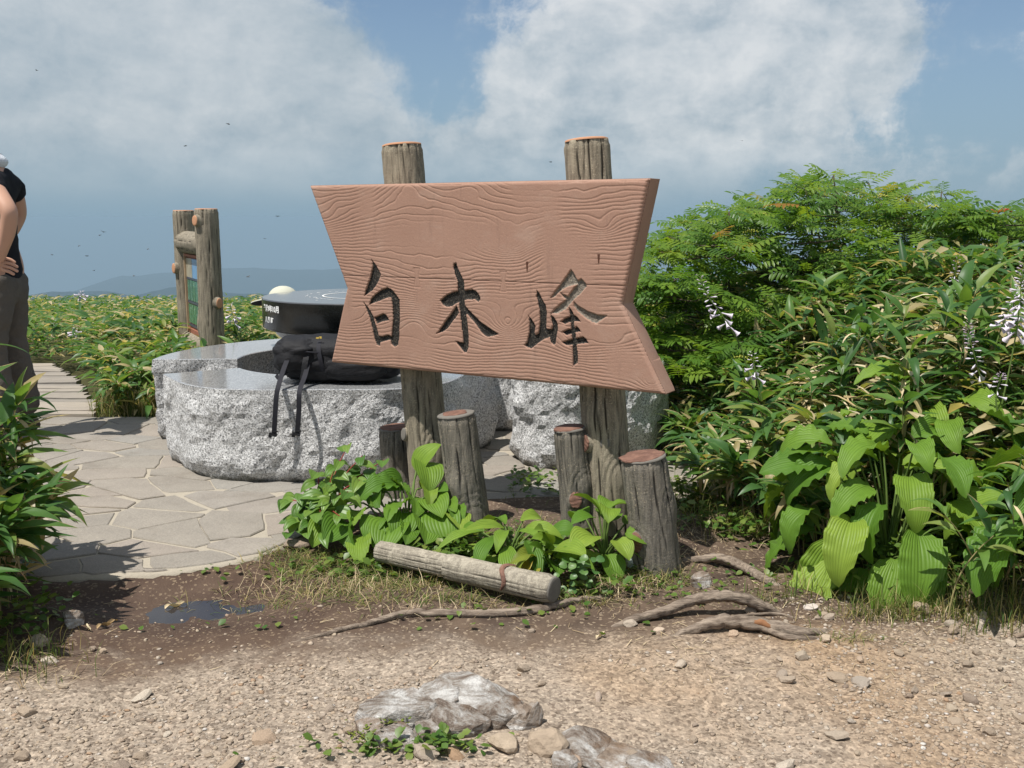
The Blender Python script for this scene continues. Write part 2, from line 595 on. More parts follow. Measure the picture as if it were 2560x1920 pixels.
def bark_material(name, dark, light, pale, grooves=0.7):
    m, nt, b, co = material(name, 0.92, 0.18)
    streak = nt.noise(nt.mapping(co, (1, 1, 0.10)), 60, 5, 0.7)
    c = nt.mix(nt.smooth(streak, 0.34, 0.66), dark, light)
    c = nt.mix(nt.math('MULTIPLY', nt.smooth(nt.noise(co, 190, 3, 0.7), 0.56, 0.68), nt.math('MULTIPLY_ADD', nt.smooth(nt.noise(co, 7, 3, 0.6), 0.35, 0.6), 0.75, 0.15)), c, pale)
    c = nt.mix(nt.math('MULTIPLY', nt.smooth(nt.noise(nt.mapping(co, (1, 1, 0.5)), 4.5, 4, 0.6), 0.48, 0.72), 0.45), c, dark)
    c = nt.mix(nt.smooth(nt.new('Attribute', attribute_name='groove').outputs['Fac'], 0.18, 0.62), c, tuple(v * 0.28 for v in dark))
    nt.l.new(c, b.inputs['Base Color'])
    bump(nt, b, nt.math('ADD', streak, nt.noise(co, 150, 3, 0.7)), 0.55, 0.006)
    return m


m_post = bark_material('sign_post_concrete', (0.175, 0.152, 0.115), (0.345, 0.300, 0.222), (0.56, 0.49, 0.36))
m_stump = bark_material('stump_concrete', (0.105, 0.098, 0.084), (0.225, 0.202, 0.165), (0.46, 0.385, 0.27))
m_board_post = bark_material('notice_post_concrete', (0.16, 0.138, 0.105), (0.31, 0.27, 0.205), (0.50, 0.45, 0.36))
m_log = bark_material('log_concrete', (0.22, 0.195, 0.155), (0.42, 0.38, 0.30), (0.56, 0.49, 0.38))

m_cut, nt, b, co = material('cut_end_paint', 0.85, 0.2)
nt.l.new(nt.mix(nt.smooth(nt.noise(co, 26, 5, 0.65), 0.35, 0.7), (0.135, 0.072, 0.054), (0.235, 0.130, 0.094)), b.inputs['Base Color'])
wv_ = nt.new('TexWave', {'Vector': co, 'Scale': 24.0, 'Distortion': 7.0, 'Detail': 3.0, 'Detail Scale': 1.2}, wave_type='RINGS').outputs[1]
bump(nt, b, nt.math('ADD', wv_, nt.noise(co, 120, 3)), 0.5, 0.003)
m_cut_pale, nt, b, co = material('cut_end_orange', 0.85, 0.2)
nt.l.new(nt.mix(nt.noise(co, 30, 5, 0.65), (0.42, 0.21, 0.12), (0.58, 0.32, 0.19)), b.inputs['Base Color'])
m_rim, nt, b, co = material('stump_rim_concrete', 0.9, 0.2)
nt.l.new(nt.mix(nt.noise(co, 40, 4, 0.7), (0.12, 0.112, 0.10), (0.22, 0.203, 0.175)), b.inputs['Base Color'])
bump(nt, b, nt.noise(co, 120, 3), 0.4, 0.003)

m_granite, nt, b, co = material('rough_granite', 0.85, 0.25)
sp1 = nt.noise(co, 105, 3, 0.75)
sp2 = nt.noise(nt.mapping(co, (1, 1, 1), (3, 7, 1)), 210, 2, 0.7)
gc = nt.ramp(nt.math('MULTIPLY_ADD', sp1, 0.6, nt.math('MULTIPLY', sp2, 0.4)), [(0.385, (0.055, 0.055, 0.057)), (0.445, (0.31, 0.31, 0.31)), (0.50, (0.61, 0.61, 0.605)), (0.58, (0.84, 0.835, 0.825))])
sz = nt.new('SeparateXYZ', {0: co}).outputs[2]
# moss and grime in a thin ragged line at the joint with the paving
foot = nt.smooth(nt.math('ADD', sz, nt.math('MULTIPLY', nt.math('SUBTRACT', nt.noise(co, 9, 4, 0.6), 0.5), 0.10)), 0.035, 0.005)
gc = nt.mix(nt.math('MULTIPLY', foot, 0.8), gc, (0.045, 0.042, 0.02))
nt.l.new(gc, b.inputs['Base Color'])
bump(nt, b, nt.math('ADD', nt.noise(co, 28, 6, 0.75), nt.math('MULTIPLY', sp2, 0.35)), 0.9, 0.02)

m_polish, nt, b, co = material('polished_granite', 0.13, 0.5)
gp = nt.ramp(nt.noise(co, 170, 3, 0.75), [(0.36, (0.11, 0.115, 0.12)), (0.5, (0.27, 0.275, 0.28)), (0.64, (0.47, 0.475, 0.48))])
nt.l.new(gp, b.inputs['Base Color'])
b.inputs['Coat Weight'].default_value = 0.25
b.inputs['Coat Roughness'].default_value = 0.05

m_black, nt, b, co = material('black_granite', 0.24, 0.45)
nt.l.new(nt.mix(nt.smooth(nt.noise(co, 260, 2, 0.6), 0.55, 0.7), (0.012, 0.013, 0.012), (0.03, 0.03, 0.028)), b.inputs['Base Color'])
m_black_top, nt, b, co = material('black_granite_top', 0.10, 0.5)
nt.l.new(nt.mix(nt.noise(co, 200, 2, 0.6), (0.06, 0.064, 0.07), (0.10, 0.104, 0.11)), b.inputs['Base Color'])  # base lightened to stand in for the sky mirrored in the top
m_whitecut, nt, b, co = material('white_engraving', 0.8, 0.2)
b.inputs['Base Color'].default_value = (0.72, 0.72, 0.70, 1)

m_mortar, nt, b, co = material('mortar', 0.95, 0.1)
nt.l.new(nt.mix(nt.noise(co, 45, 4, 0.7), (0.31, 0.275, 0.22), (0.43, 0.385, 0.31)), b.inputs['Base Color'])
bump(nt, b, nt.noise(co, 90, 4, 0.7), 0.5, 0.008)

m_flag, nt, b, co = material('flagstone', 0.85, 0.25)
orn = nt.new('ObjectInfo').outputs['Random']
fc = nt.ramp(orn, [(0, (0.262, 0.240, 0.210)), (0.3, (0.282, 0.258, 0.224)), (0.55, (0.298, 0.262, 0.226)), (0.8, (0.270, 0.258, 0.236)), (1, (0.305, 0.272, 0.234))])
fc = nt.mix(0.45, fc, nt.ramp(nt.noise(co, 4.0, 6, 0.65), [(0.3, (0.72, 0.70, 0.68)), (0.7, (1.15, 1.12, 1.08))]), 'MULTIPLY')
fc = nt.mix(0.35, fc, nt.ramp(nt.noise(co, 160, 3, 0.7), [(0.35, (0.55, 0.55, 0.55)), (0.65, (1.25, 1.25, 1.22))]), 'MULTIPLY')
nt.l.new(fc, b.inputs['Base Color'])
fgeo = nt.new('NewGeometry').outputs['Position']
fc2 = nt.mix(nt.math('MULTIPLY', nt.smooth(nt.noise(fgeo, 2.6, 6, 0.7), 0.50, 0.70), 0.5), fc, (0.175, 0.150, 0.122))
fc2 = nt.mix(nt.math('MULTIPLY', nt.smooth(nt.noise(fgeo, 34, 4, 0.7), 0.60, 0.72), 0.35), fc2, (0.42, 0.37, 0.30))
nt.l.new(fc2, b.inputs['Base Color'])
bump(nt, b, nt.noise(nt.mapping(co, (1, 1, 1)), 22, 6, 0.65), 0.45, 0.014)

m_plank, nt, b, co = material('weathered_plank', 0.9, 0.15)
orn = nt.new('ObjectInfo').outputs['Random']
pw = nt.noise(nt.mapping(co, (0.12, 1, 1)), 70, 5, 0.7)
pc = nt.mix(pw, (0.19, 0.168, 0.145), (0.42, 0.38, 0.33))
pc = nt.mix(0.6, pc, nt.ramp(orn, [(0, (0.72, 0.72, 0.73)), (0.5, (1.0, 0.98, 0.95)), (1, (1.2, 1.14, 1.06))]), 'MULTIPLY')
nt.l.new(pc, b.inputs['Base Color'])
bump(nt, b, pw, 0.6, 0.006)

m_water, nt, b, co = material('puddle_water', 0.03, 0.5)
b.inputs['Base Color'].default_value = (0.030, 0.027, 0.030, 1)

m_root, nt, b, co = material('root_wood', 0.9, 0.2)
rw = nt.noise(nt.mapping(co, (0.22, 1.6, 1.6)), 48, 6, 0.75)
rc = nt.mix(nt.smooth(rw, 0.3, 0.7), (0.085, 0.062, 0.047), (0.36, 0.29, 0.225))
nt.l.new(rc, b.inputs['Base Color'])
bump(nt, b, rw, 0.8, 0.008)
m_rootscar, nt, b, co = material('root_scar', 0.9, 0.2)
nt.l.new(nt.mix(nt.noise(co, 60, 4), (0.16, 0.075, 0.04), (0.36, 0.18, 0.085)), b.inputs['Base Color'])


def stone_material(name, stops, scale=9.0, use_attr=False):
    m, nt, b, co = material(name, 0.88, 0.2)
    r = nt.new('Attribute', attribute_name='rnd').outputs['Fac'] if use_attr else nt.new('ObjectInfo').outputs['Random']
    c = nt.ramp(r, stops)
    c = nt.mix(0.5, c, nt.ramp(nt.noise(nt.mapping(co, (1, 1, 2.2)), scale, 5, 0.7), [(0.3, (0.55, 0.52, 0.5)), (0.7, (1.25, 1.22, 1.2))]), 'MULTIPLY')
    nt.l.new(c, b.inputs['Base Color'])
    bump(nt, b, nt.noise(co, scale * 6, 5, 0.7), 0.6, 0.006)
    return m


PEB = [(0, (0.33, 0.27, 0.21)), (0.2, (0.42, 0.33, 0.24)), (0.4, (0.38, 0.33, 0.275)), (0.55, (0.47, 0.385, 0.285)), (0.68, (0.26, 0.20, 0.155)), (0.82, (0.56, 0.49, 0.40)), (0.92, (0.38, 0.25, 0.155)), (1, (0.64, 0.62, 0.58))]
m_stone = stone_material('loose_stone', PEB, 24)
m_pebble = stone_material('pebble', PEB, 60, True)

def rock_material(name, off, wf):
    m, nt, b, co = material(name, 0.85, 0.25)
    bands = nt.noise(nt.mapping(co, (1.0, 1.5, 2.6), (off * 20, 0, 0), (0.2, 0.5, 0.35)), 9.5, 9, 0.78, 0.5)
    bd = nt.math('ADD', bands, off)
    rk = nt.ramp(bd, [(0.30, (0.065, 0.048, 0.036)), (0.41, (0.21, 0.16, 0.125)), (0.48, (0.36, 0.315, 0.27)), (0.545, (0.54, 0.51, 0.475)), (0.62, (0.78, 0.76, 0.72))])
    warmth = nt.smooth(nt.noise(nt.mapping(co, (1, 1, 1), (2, 5, 3)), 11, 4, 0.6), 0.46, 0.64)
    rk = nt.mix(nt.math('MULTIPLY', warmth, wf), rk, nt.mix(nt.noise(co, 40, 4, 0.7), (0.09, 0.055, 0.033), (0.30, 0.18, 0.10)))
    nt.l.new(rk, b.inputs['Base Color'])
    bump(nt, b, nt.math('ADD', bands, nt.noise(co, 80, 5, 0.7)), 1.0, 0.018)
    return m


m_rock_white = rock_material('quartz_bedrock', 0.015, 0.55)
m_rock_brown = rock_material('brown_bedrock', -0.05, 0.75)
m_rock, nt, b, co = material('banded_bedrock', 0.85, 0.25)
bands = nt.noise(nt.mapping(co, (1.0, 2.6, 4.5), (0, 0, 0), (0.2, 0.5, 0.35)), 5.5, 7, 0.72, 0.8)
rk = nt.ramp(bands, [(0.34, (0.09, 0.068, 0.052)), (0.45, (0.25, 0.195, 0.15)), (0.53, (0.38, 0.34, 0.30)), (0.60, (0.58, 0.56, 0.53)), (0.68, (0.80, 0.78, 0.74))])
warmth = nt.smooth(nt.noise(nt.mapping(co, (1, 1, 1), (2, 5, 3)), 7, 4, 0.6), 0.48, 0.66)
rk = nt.mix(nt.math('MULTIPLY', warmth, 0.75), rk, nt.mix(nt.noise(co, 30, 4, 0.7), (0.12, 0.075, 0.045), (0.30, 0.19, 0.11)))
nt.l.new(rk, b.inputs['Base Color'])
bump(nt, b, nt.math('ADD', bands, nt.noise(co, 60, 5, 0.7)), 0.9, 0.015)


# foliage
def leaf_material(name, stops, dry=None, edge=0.0, attr=False, trans=0.35, veins=0.0, rough=0.42, spec=0.45, tcol=(1.35, 1.25, 0.6)):
    m, nt, b, co = material(name, rough, spec)
    r = nt.new('Attribute', attribute_name='rnd').outputs['Fac'] if attr else nt.new('ObjectInfo').outputs['Random']
    c = nt.ramp(r, stops)
    gen = nt.new('TexCoord').outputs['Object']
    c = nt.mix(0.5, c, nt.ramp(nt.noise(gen, 3 if not attr else 9, 3, 0.6), [(0.3, (0.68, 0.72, 0.7)), (0.7, (1.25, 1.2, 1.15))]), 'MULTIPLY')
    if edge:
        e = nt.new('Attribute', attribute_name='edge').outputs['Fac']
        rr = nt.math('FRACT', nt.math('MULTIPLY', r, 37.7))
        thr = nt.math('MULTIPLY_ADD', nt.smooth(rr, 0.45, 1.0), -edge, 1.12)
        eN = nt.math('ADD', e, nt.math('MULTIPLY_ADD', nt.noise(gen, 9, 4, 0.6), 0.5, -0.25))
        f = nt.smooth(nt.math('SUBTRACT', eN, thr), -0.03, 0.05)
        c = nt.mix(f, c, (0.46, 0.36, 0.19))
    nt.l.new(c, b.inputs['Base Color'])
    if veins:
        v = nt.math('ABSOLUTE', nt.math('SINE', nt.new('Attribute', attribute_name='vein').outputs['Fac']))
        v = nt.math('POWER', v, 0.55)
        bump(nt, b, v, 0.4, veins)
        cv = nt.mix(nt.math('MULTIPLY', nt.math('SUBTRACT', 1.0, v), 0.16), c, tuple(0.45 * q for q in stops[0][1]))
        nt.l.new(cv, b.inputs['Base Color'])
    tr = nt.new('BsdfTranslucent', {0: nt.mix(1.0, c, tcol, 'MULTIPLY')})
    mx = nt.new('MixShader', {0: trans, 1: b.outputs[0], 2: tr.outputs[0]})
    out = m.node_tree.nodes['Material Output']
    nt.l.new(mx.outputs[0], out.inputs[0])
    return m


SASA = [(0, (0.045, 0.120, 0.036)), (0.25, (0.070, 0.165, 0.042)), (0.5, (0.100, 0.210, 0.046)), (0.70, (0.140, 0.255, 0.052)), (0.84, (0.195, 0.295, 0.070)), (0.905, (0.26, 0.29, 0.085)), (0.925, (0.40, 0.33, 0.16)), (1, (0.56, 0.46, 0.27))]
m_sasa = leaf_material('dwarf_bamboo_leaf', SASA, edge=0.42, trans=0.45)
m_sasa_far = leaf_material('dwarf_bamboo_leaf_far', [(0, SASA[0][1]), (0.25, SASA[1][1]), (0.48, SASA[2][1]), (0.64, SASA[3][1]), (0.74, (0.24, 0.29, 0.08)), (0.80, (0.38, 0.34, 0.15)), (0.90, (0.50, 0.42, 0.23)), (1, (0.62, 0.53, 0.34))], edge=0.42, attr=True, trans=0.45)
m_rowan = leaf_material('rowan_leaf', [(0, (0.070, 0.168, 0.022)), (0.4, (0.118, 0.232, 0.026)), (0.7, (0.172, 0.288, 0.032)), (0.965, (0.23, 0.33, 0.038)), (0.99, (0.34, 0.27, 0.04)), (1, (0.36, 0.18, 0.04))], trans=0.5, rough=0.4)
m_rowan_far = leaf_material('rowan_leaf_mass', [(0, (0.070, 0.168, 0.022)), (0.5, (0.130, 0.245, 0.027)), (1, (0.20, 0.31, 0.034))], attr=True, trans=0.5, rough=0.4)
HOSTA = [(0, (0.090, 0.200, 0.022)), (0.4, (0.140, 0.262, 0.030)), (0.75, (0.195, 0.315, 0.038)), (1, (0.25, 0.355, 0.050))]
m_hosta = leaf_material('hosta_leaf', HOSTA, trans=0.3, veins=0.007, rough=0.5, spec=0.3)
m_hosta_yellow = leaf_material('yellowing_leaf', [(0, (0.21, 0.27, 0.035)), (0.6, (0.33, 0.33, 0.05)), (1, (0.48, 0.34, 0.05))], trans=0.3, veins=0.012)
m_heart = leaf_material('heart_leaf', [(0, (0.080, 0.180, 0.032)), (0.5, (0.125, 0.240, 0.042)), (1, (0.19, 0.30, 0.05))], trans=0.32, veins=0.003)
m_weed = leaf_material('weed_leaf', [(0, (0.06, 0.14, 0.022)), (0.6, (0.12, 0.20, 0.035)), (1, (0.19, 0.24, 0.05))], attr=True)
m_round = leaf_material('round_leaf', [(0, (0.065, 0.155, 0.04)), (1, (0.13, 0.23, 0.06))], trans=0.25)
m_grass = leaf_material('grass_blade', [(0, (0.07, 0.13, 0.025)), (0.5, (0.14, 0.18, 0.045)), (0.75, (0.29, 0.25, 0.10)), (1, (0.42, 0.34, 0.17))], attr=True, trans=0.3, rough=0.6, spec=0.2)
m_straw = leaf_material('dead_straw', [(0, (0.20, 0.14, 0.085)), (0.5, (0.40, 0.31, 0.19)), (1, (0.60, 0.50, 0.33))], attr=True, trans=0.1, rough=0.8, spec=0.1)
m_deadleaf = leaf_material('dead_leaf', [(0, (0.40, 0.27, 0.14)), (0.4, (0.56, 0.44, 0.27)), (1, (0.68, 0.58, 0.40))], trans=0.1, rough=0.8, spec=0.1)
m_straw_pale = leaf_material('pale_dead_blade', [(0, (0.45, 0.33, 0.17)), (0.5, (0.62, 0.52, 0.33)), (1, (0.75, 0.68, 0.50))], attr=True, trans=0.2, rough=0.8, spec=0.1)
m_moss = leaf_material('moss', [(0, (0.08, 0.12, 0.015)), (1, (0.17, 0.20, 0.03))], attr=True, trans=0.2, rough=0.8)


def plain(name, col, rough=0.7, spec=0.25, var=0.25, scale=30, bs=0.0, bd=0.01, bscale=None):
    m, nt, b, co = material(name, rough, spec)
    n = nt.noise(co, scale, 4, 0.6)
    nt.l.new(nt.mix(n, tuple(v * (1 - var) for v in col), tuple(v * (1 + var) for v in col)), b.inputs['Base Color'])
    if bs:
        bump(nt, b, nt.noise(co, bscale or scale, 4, 0.6), bs, bd)
    return m


m_culm = plain('bamboo_culm', (0.30, 0.26, 0.12), 0.6)
m_twig = plain('rowan_bark', (0.10, 0.075, 0.058), 0.85)
m_redstem = plain('red_petiole', (0.26, 0.045, 0.035), 0.6)
m_greenstem = plain('green_stem', (0.11, 0.17, 0.04), 0.6)
m_petal = plain('lilac_white_petal', (0.66, 0.60, 0.68), 0.6, 0.25, 0.12)
m_bud = plain('lilac_bud', (0.50, 0.40, 0.48), 0.6, 0.25, 0.2)
m_berry = plain('red_berry', (0.42, 0.06, 0.02), 0.4)
m_corymb = plain('green_berry_cluster', (0.33, 0.34, 0.06), 0.6)
m_skin = plain('skin', (0.52, 0.30, 0.21), 0.55, 0.35, 0.08, 12)
m_shirt = plain('black_cotton', (0.014, 0.014, 0.018), 0.9, 0.15, 0.2, 20, 0.5, 0.02, 9)
m_trousers = plain('olive_grey_cloth', (0.105, 0.092, 0.078), 0.85, 0.2, 0.15, 14, 0.8, 0.03, 8)
m_towel = plain('white_towel', (0.68, 0.71, 0.75), 0.95, 0.1, 0.06, 60, 0.6, 0.01, 60)
m_hair = plain('black_hair', (0.012, 0.011, 0.011), 0.5, 0.4)
m_shoe = plain('brown_boot', (0.06, 0.045, 0.035), 0.7)
m_mauve = plain('mauve_cloth', (0.20, 0.16, 0.185), 0.9, 0.15, 0.15, 14, 0.6, 0.02, 9)
m_pale = plain('pale_shirt', (0.52, 0.53, 0.54), 0.9, 0.15, 0.1, 14, 0.6, 0.02, 9)
m_hat = plain('cream_hat', (0.50, 0.50, 0.41), 0.9, 0.1, 0.06, 50)
m_hat_under = plain('black_hat_underside', (0.02, 0.02, 0.024), 0.9, 0.1)
m_pack = plain('black_nylon', (0.012, 0.012, 0.014), 0.72, 0.3, 0.2, 20, 0.6, 0.02, 11)
m_strap = plain('black_webbing', (0.02, 0.02, 0.026), 0.75, 0.25)
m_brass = plain('brass_pull', (0.70, 0.50, 0.10), 0.3, 0.6)
m_can = plain('galvanised_metal', (0.50, 0.52, 0.54), 0.45, 0.5, 0.15, 40)
m_insect = plain('dark_insect', (0.015, 0.013, 0.012), 0.6)
m_wing = plain('insect_wing', (0.10, 0.10, 0.10), 0.4)
m_redwood = plain('notice_frame_red', (0.30, 0.12, 0.075), 0.7)
m_tanwood = plain('notice_frame_tan', (0.42, 0.30, 0.19), 0.7)
# ------------------------------------------------------------------ the sign: board with carved characters on two posts
BA = R(31)
B_D = Vector((math.cos(BA), -math.sin(BA), 0))              # towards the right end
B_N = Vector((-math.sin(BA), -math.cos(BA), 0))             # front normal
B_O = ony(1554, 761, 3.55)                                  # right notch on the front face
THICK = 0.112


def to_board(px, py):
    p = onplane(px, py, B_O, B_N) - B_O
    return (p.dot(B_D), p.z)


def ub(v, side):
    """left or right outline of the bow-tie board at height v"""
    if side == 'l':
        return -1.272 + (-0.190) * (v - 0.012) / 0.428 if v > 0.012 else -1.272 + (-0.100) * (0.012 - v) / 0.324
    return 0.0 + 0.094 * v / 0.440 if v > 0 else 0.0 + 0.172 * (-v) / 0.312


VT, VB = 0.440, -0.312
NU, NV = 620, 300


def vnoise(x, y, seed):
    """smooth value noise on arrays"""
    g = np.random.default_rng(seed).random((64, 64))
    xi, yi = np.floor(x).astype(int), np.floor(y).astype(int)
    fx, fy = x - xi, y - yi
    fx, fy = fx * fx * (3 - 2 * fx), fy * fy * (3 - 2 * fy)
    a, b_ = g[yi % 64, xi % 64], g[yi % 64, (xi + 1) % 64]
    c, d = g[(yi + 1) % 64, xi % 64], g[(yi + 1) % 64, (xi + 1) % 64]
    return (a * (1 - fx) + b_ * fx) * (1 - fy) + (c * (1 - fx) + d * fx) * fy


def pip(U, W, poly):
    inside = np.zeros(U.shape, bool)
    n = len(poly)
    for i in range(n):
        x0, y0 = poly[i]
        x1, y1 = poly[(i + 1) % n]
        c = ((y0 > W) != (y1 > W)) & (U < (x1 - x0) * (W - y0) / (y1 - y0 + 1e-12) + x0)
        inside ^= c
    return inside


vs = np.linspace(VT, VB, NV)
ul = np.array([ub(v, 'l') for v in vs])
ur = np.array([ub(v, 'r') for v in vs])
sgrid = np.linspace(0, 1, NU)
U = ul[:, None] + (ur - ul)[:, None] * sgrid[None, :]
W = np.repeat(vs[:, None], NU, 1)

# grain: contour lines of a field with knots
knots = [  # crop px (offset 720,320 scale 2.212): x, y, strength, ru, rv
    (660, 315, -4.2, .14, .060), (210, 500, 2.6, .20, .075), (1215, 640, 3.4, .085, .050), (1740, 545, 2.4, .07, .04), (1215, 1085, 4.0, .075, .055),
    (330, 1060, 2.6, .15, .055), (760, 820, 3.6, .26, .12), (1600, 1200, 2.2, .12, .06), (2010, 1410, 2.2, .05, .03), (1000, 330, -1.6, .10, .04),
    (1450, 720, -1.4, .12, .05), (1800, 1180, 1.8, .10, .035), (700, 1075, -2.0, .10, .06), (960, 1240, 1.2, .2, .05), (1650, 390, 1.4, .2, .05)]
fld = W / 0.0152 + 4.6 * (vnoise(U * 2.4 + 9, W * 4 + 3, 1) - 0.5) + 1.5 * (vnoise(U * 7 + 5, W * 11 + 8, 2) - 0.5) + 0.42 * (vnoise(U * 26 + 5, W * 30 + 8, 3) - 0.5)
for kx, ky, st, ru, rv in knots:
    ku, kv = to_board(720 + kx / 2.212, 320 + ky / 2.212)
    q = np.sqrt(((U - ku) / ru) ** 2 + ((W - kv) / rv) ** 2)
    fld += st * np.exp(-q ** 1.5) * 1.55
du = (ur - ul)[:, None] / (NU - 1)
dv = (VT - VB) / (NV - 1)
gu = np.gradient(fld, axis=1) / du
gv = np.gradient(fld, axis=0) / dv
gm = np.sqrt(gu ** 2 + gv ** 2) + 12
fr = np.abs(fld - np.round(fld)) / gm                        # metres to the nearest grain line
worn = np.clip(1.25 - 1.5 * np.exp(-(((U + 0.72) / 0.50) ** 2 + ((W - 0.235) / 0.075) ** 2) ** 1.5), 0, 1) * np.clip((vnoise(U * 7 + 1, W * 9 + 4, 5) - 0.16) * 5, 0.15, 1)
widthg = 0.0012 + 0.0008 * vnoise(U * 11, W * 30, 8)
depth = -0.0020 * np.exp(-(fr / widthg) ** 2) * worn * np.clip(95 / gm, 0.12, 1)
depth += 0.0006 * (vnoise(U * 220 + 3, W * 220 + 3, 6) - 0.5)
# joint between the two planks, with its two butterfly keys
(ja, jb) = to_board(720 + 300 / 2.212, 320 + 815 / 2.212), to_board(720 + 1880 / 2.212, 320 + 875 / 2.212)
jl = jb[0] - ja[0]
jv = ja[1] + (jb[1] - ja[1]) * (U - ja[0]) / jl
depth = np.minimum(depth, -0.0042 * np.exp(-((W - jv) / 0.0016) ** 2))
for kx, ky in ((712, 828), (1190, 850)):
    ku, kv = to_board(720 + kx / 2.212, 320 + ky / 2.212)
    du_ = np.abs(U - ku)
    dv_ = np.abs(W - kv)
    half = 0.007 + 0.008 * np.clip(dv_ / 0.038, 0, 1)
    inside = (du_ < half) & (dv_ < 0.038)
    ring = np.minimum(np.abs(du_ - half), 0.05) * (dv_ < 0.0385) + 9 * (dv_ >= 0.0385)
    ring = np.minimum(ring, np.abs(dv_ - 0.038) + 9 * (du_ > half))
    depth = np.where(inside, -0.0006, depth)
    depth = np.minimum(depth, -0.0026 * np.exp(-(ring / 0.0016) ** 2))

# carved characters, traced as strokes (crop px)
S1 = (880, 630, 5.53)
S2 = (1260, 640, 5.53)
CHARS = [
    (S1, 0.0, [[(265, 95), (330, 180), (398, 305), (375, 380), (330, 470), (270, 540), (162, 618), (185, 520), (240, 370), (280, 200)],
               [(228, 740), (260, 640), (320, 580), (400, 520), (480, 488), (540, 510), (600, 580), (655, 660), (660, 900), (650, 1180), (635, 1290), (585, 1318), (535, 1280), (525, 1220), (545, 1120), (560, 950), (552, 760), (530, 630), (470, 640), (380, 680), (290, 710)],
               [(148, 680), (230, 780), (295, 890), (310, 960), (345, 1060), (370, 1170), (385, 1240), (390, 1310), (330, 1285), (300, 1200), (270, 1060), (235, 920), (200, 830)],
               [(300, 905), (380, 870), (435, 848), (480, 880), (515, 950), (420, 965), (335, 1000)],
               [(360, 1160), (430, 1160), (500, 1140), (540, 1170), (540, 1215), (450, 1235), (375, 1260)]]),
    (S1, 0.12, [[(1400, 160), (1440, 145), (1455, 210), (1500, 310), (1540, 390), (1550, 480), (1555, 700), (1570, 820), (1590, 950), (1610, 1150), (1610, 1320), (1580, 1395), (1545, 1395), (1480, 1320), (1420, 1230), (1530, 1250), (1520, 1130), (1500, 960), (1485, 840), (1470, 700), (1455, 520), (1450, 410), (1415, 310), (1395, 210)],
                [(1210, 670), (1300, 590), (1390, 550), (1470, 530), (1560, 525), (1660, 515), (1720, 545), (1760, 600), (1775, 660), (1740, 700), (1690, 660), (1580, 665), (1500, 690), (1430, 720), (1380, 755), (1300, 765), (1240, 730)],
                [(1440, 730), (1480, 840), (1400, 950), (1320, 1060), (1250, 1110), (1155, 1138), (1200, 1080), (1280, 960), (1360, 850)],
                [(1560, 740), (1620, 810), (1700, 890), (1780, 970), (1900, 1050), (2030, 1140), (1960, 1165), (1860, 1180), (1790, 1130), (1720, 1030), (1640, 930), (1560, 840)]]),
    (S2, 0.3, [[(450, 470), (490, 520), (530, 610), (575, 680), (590, 780), (585, 930), (585, 1000), (650, 1010), (665, 960), (650, 900), (635, 800), (690, 850), (735, 920), (745, 1000), (720, 1150), (710, 1220), (680, 1240), (640, 1200), (620, 1130), (540, 1160), (470, 1210), (375, 1285), (310, 1265), (270, 1235), (310, 1190), (340, 1060), (345, 920), (330, 815), (390, 890), (435, 970), (420, 1060), (430, 1090), (470, 1060), (490, 900), (485, 760), (460, 640), (440, 560)],
               [(925, 180), (960, 230), (1015, 340), (1070, 310), (1120, 370), (1145, 420), (1060, 520), (970, 600), (900, 680), (850, 740), (740, 800), (640, 800), (700, 720), (830, 620), (890, 540), (960, 440), (1000, 400), (940, 410), (850, 440), (760, 500), (700, 570), (630, 590), (700, 480), (790, 370), (870, 260)],
               [(760, 500), (830, 530), (890, 560), (850, 610), (800, 560)],
               [(960, 620), (1030, 690), (1150, 760), (1290, 810), (1435, 825), (1370, 870), (1290, 935), (1220, 925), (1120, 860), (1010, 770), (960, 690)],
               [(890, 690), (940, 760), (970, 830), (965, 930), (990, 1090), (1000, 1230), (1020, 1350), (1020, 1480), (950, 1530), (945, 1380), (940, 1240), (920, 1000), (910, 850), (895, 760)],
               [(770, 910), (850, 850), (930, 820), (1000, 830), (1065, 915), (980, 905), (900, 920), (840, 950)],
               [(790, 1050), (880, 1010), (960, 1010), (1000, 965), (1040, 1010), (1065, 1050), (990, 1060), (930, 1080), (860, 1105)],
               [(790, 1190), (880, 1160), (960, 1140), (1090, 1115), (1140, 1150), (1165, 1210), (1090, 1215), (960, 1235), (850, 1240)]])]
masks = []
palef = np.zeros(U.shape)
for (ox, oy, sc_), pl, strokes in CHARS:
    m = np.zeros(U.shape, bool)
    for i, st in enumerate(strokes):
        poly = [to_board(ox + x / sc_, oy + y / sc_) for x, y in st]
        k = pip(U, W, poly)
        m |= k
        if sc_ and (ox, oy, sc_) == S2 and i in (1, 2, 3):
            palef = np.where(k, 1.0, palef)
    masks.append(m)
allm = masks[0] | masks[1] | masks[2]
er = allm.copy()
dist = np.zeros(U.shape)
for i in range(5):
    dist += er
    e2 = er.copy()
    e2[1:] &= er[:-1]
    e2[:-1] &= er[1:]
    e2[:, 1:] &= er[:, :-1]
    e2[:, :-1] &= er[:, 1:]
    er = e2
dist *= 0.0026
depth = np.where(allm, -0.0012 - np.minimum(dist * 1.1, 0.0080) + 0.0016 * (vnoise(U * 160, W * 160, 12) - 0.5), depth)
# rounded arris
de = np.minimum(np.minimum((U - ul[:, None]), (ur[:, None] - U)), np.minimum(VT - W, W - VB))
rr_ = 0.015
depth -= np.where(de < rr_, rr_ - np.sqrt(np.maximum(0, rr_ ** 2 - (rr_ - de) ** 2)), 0)

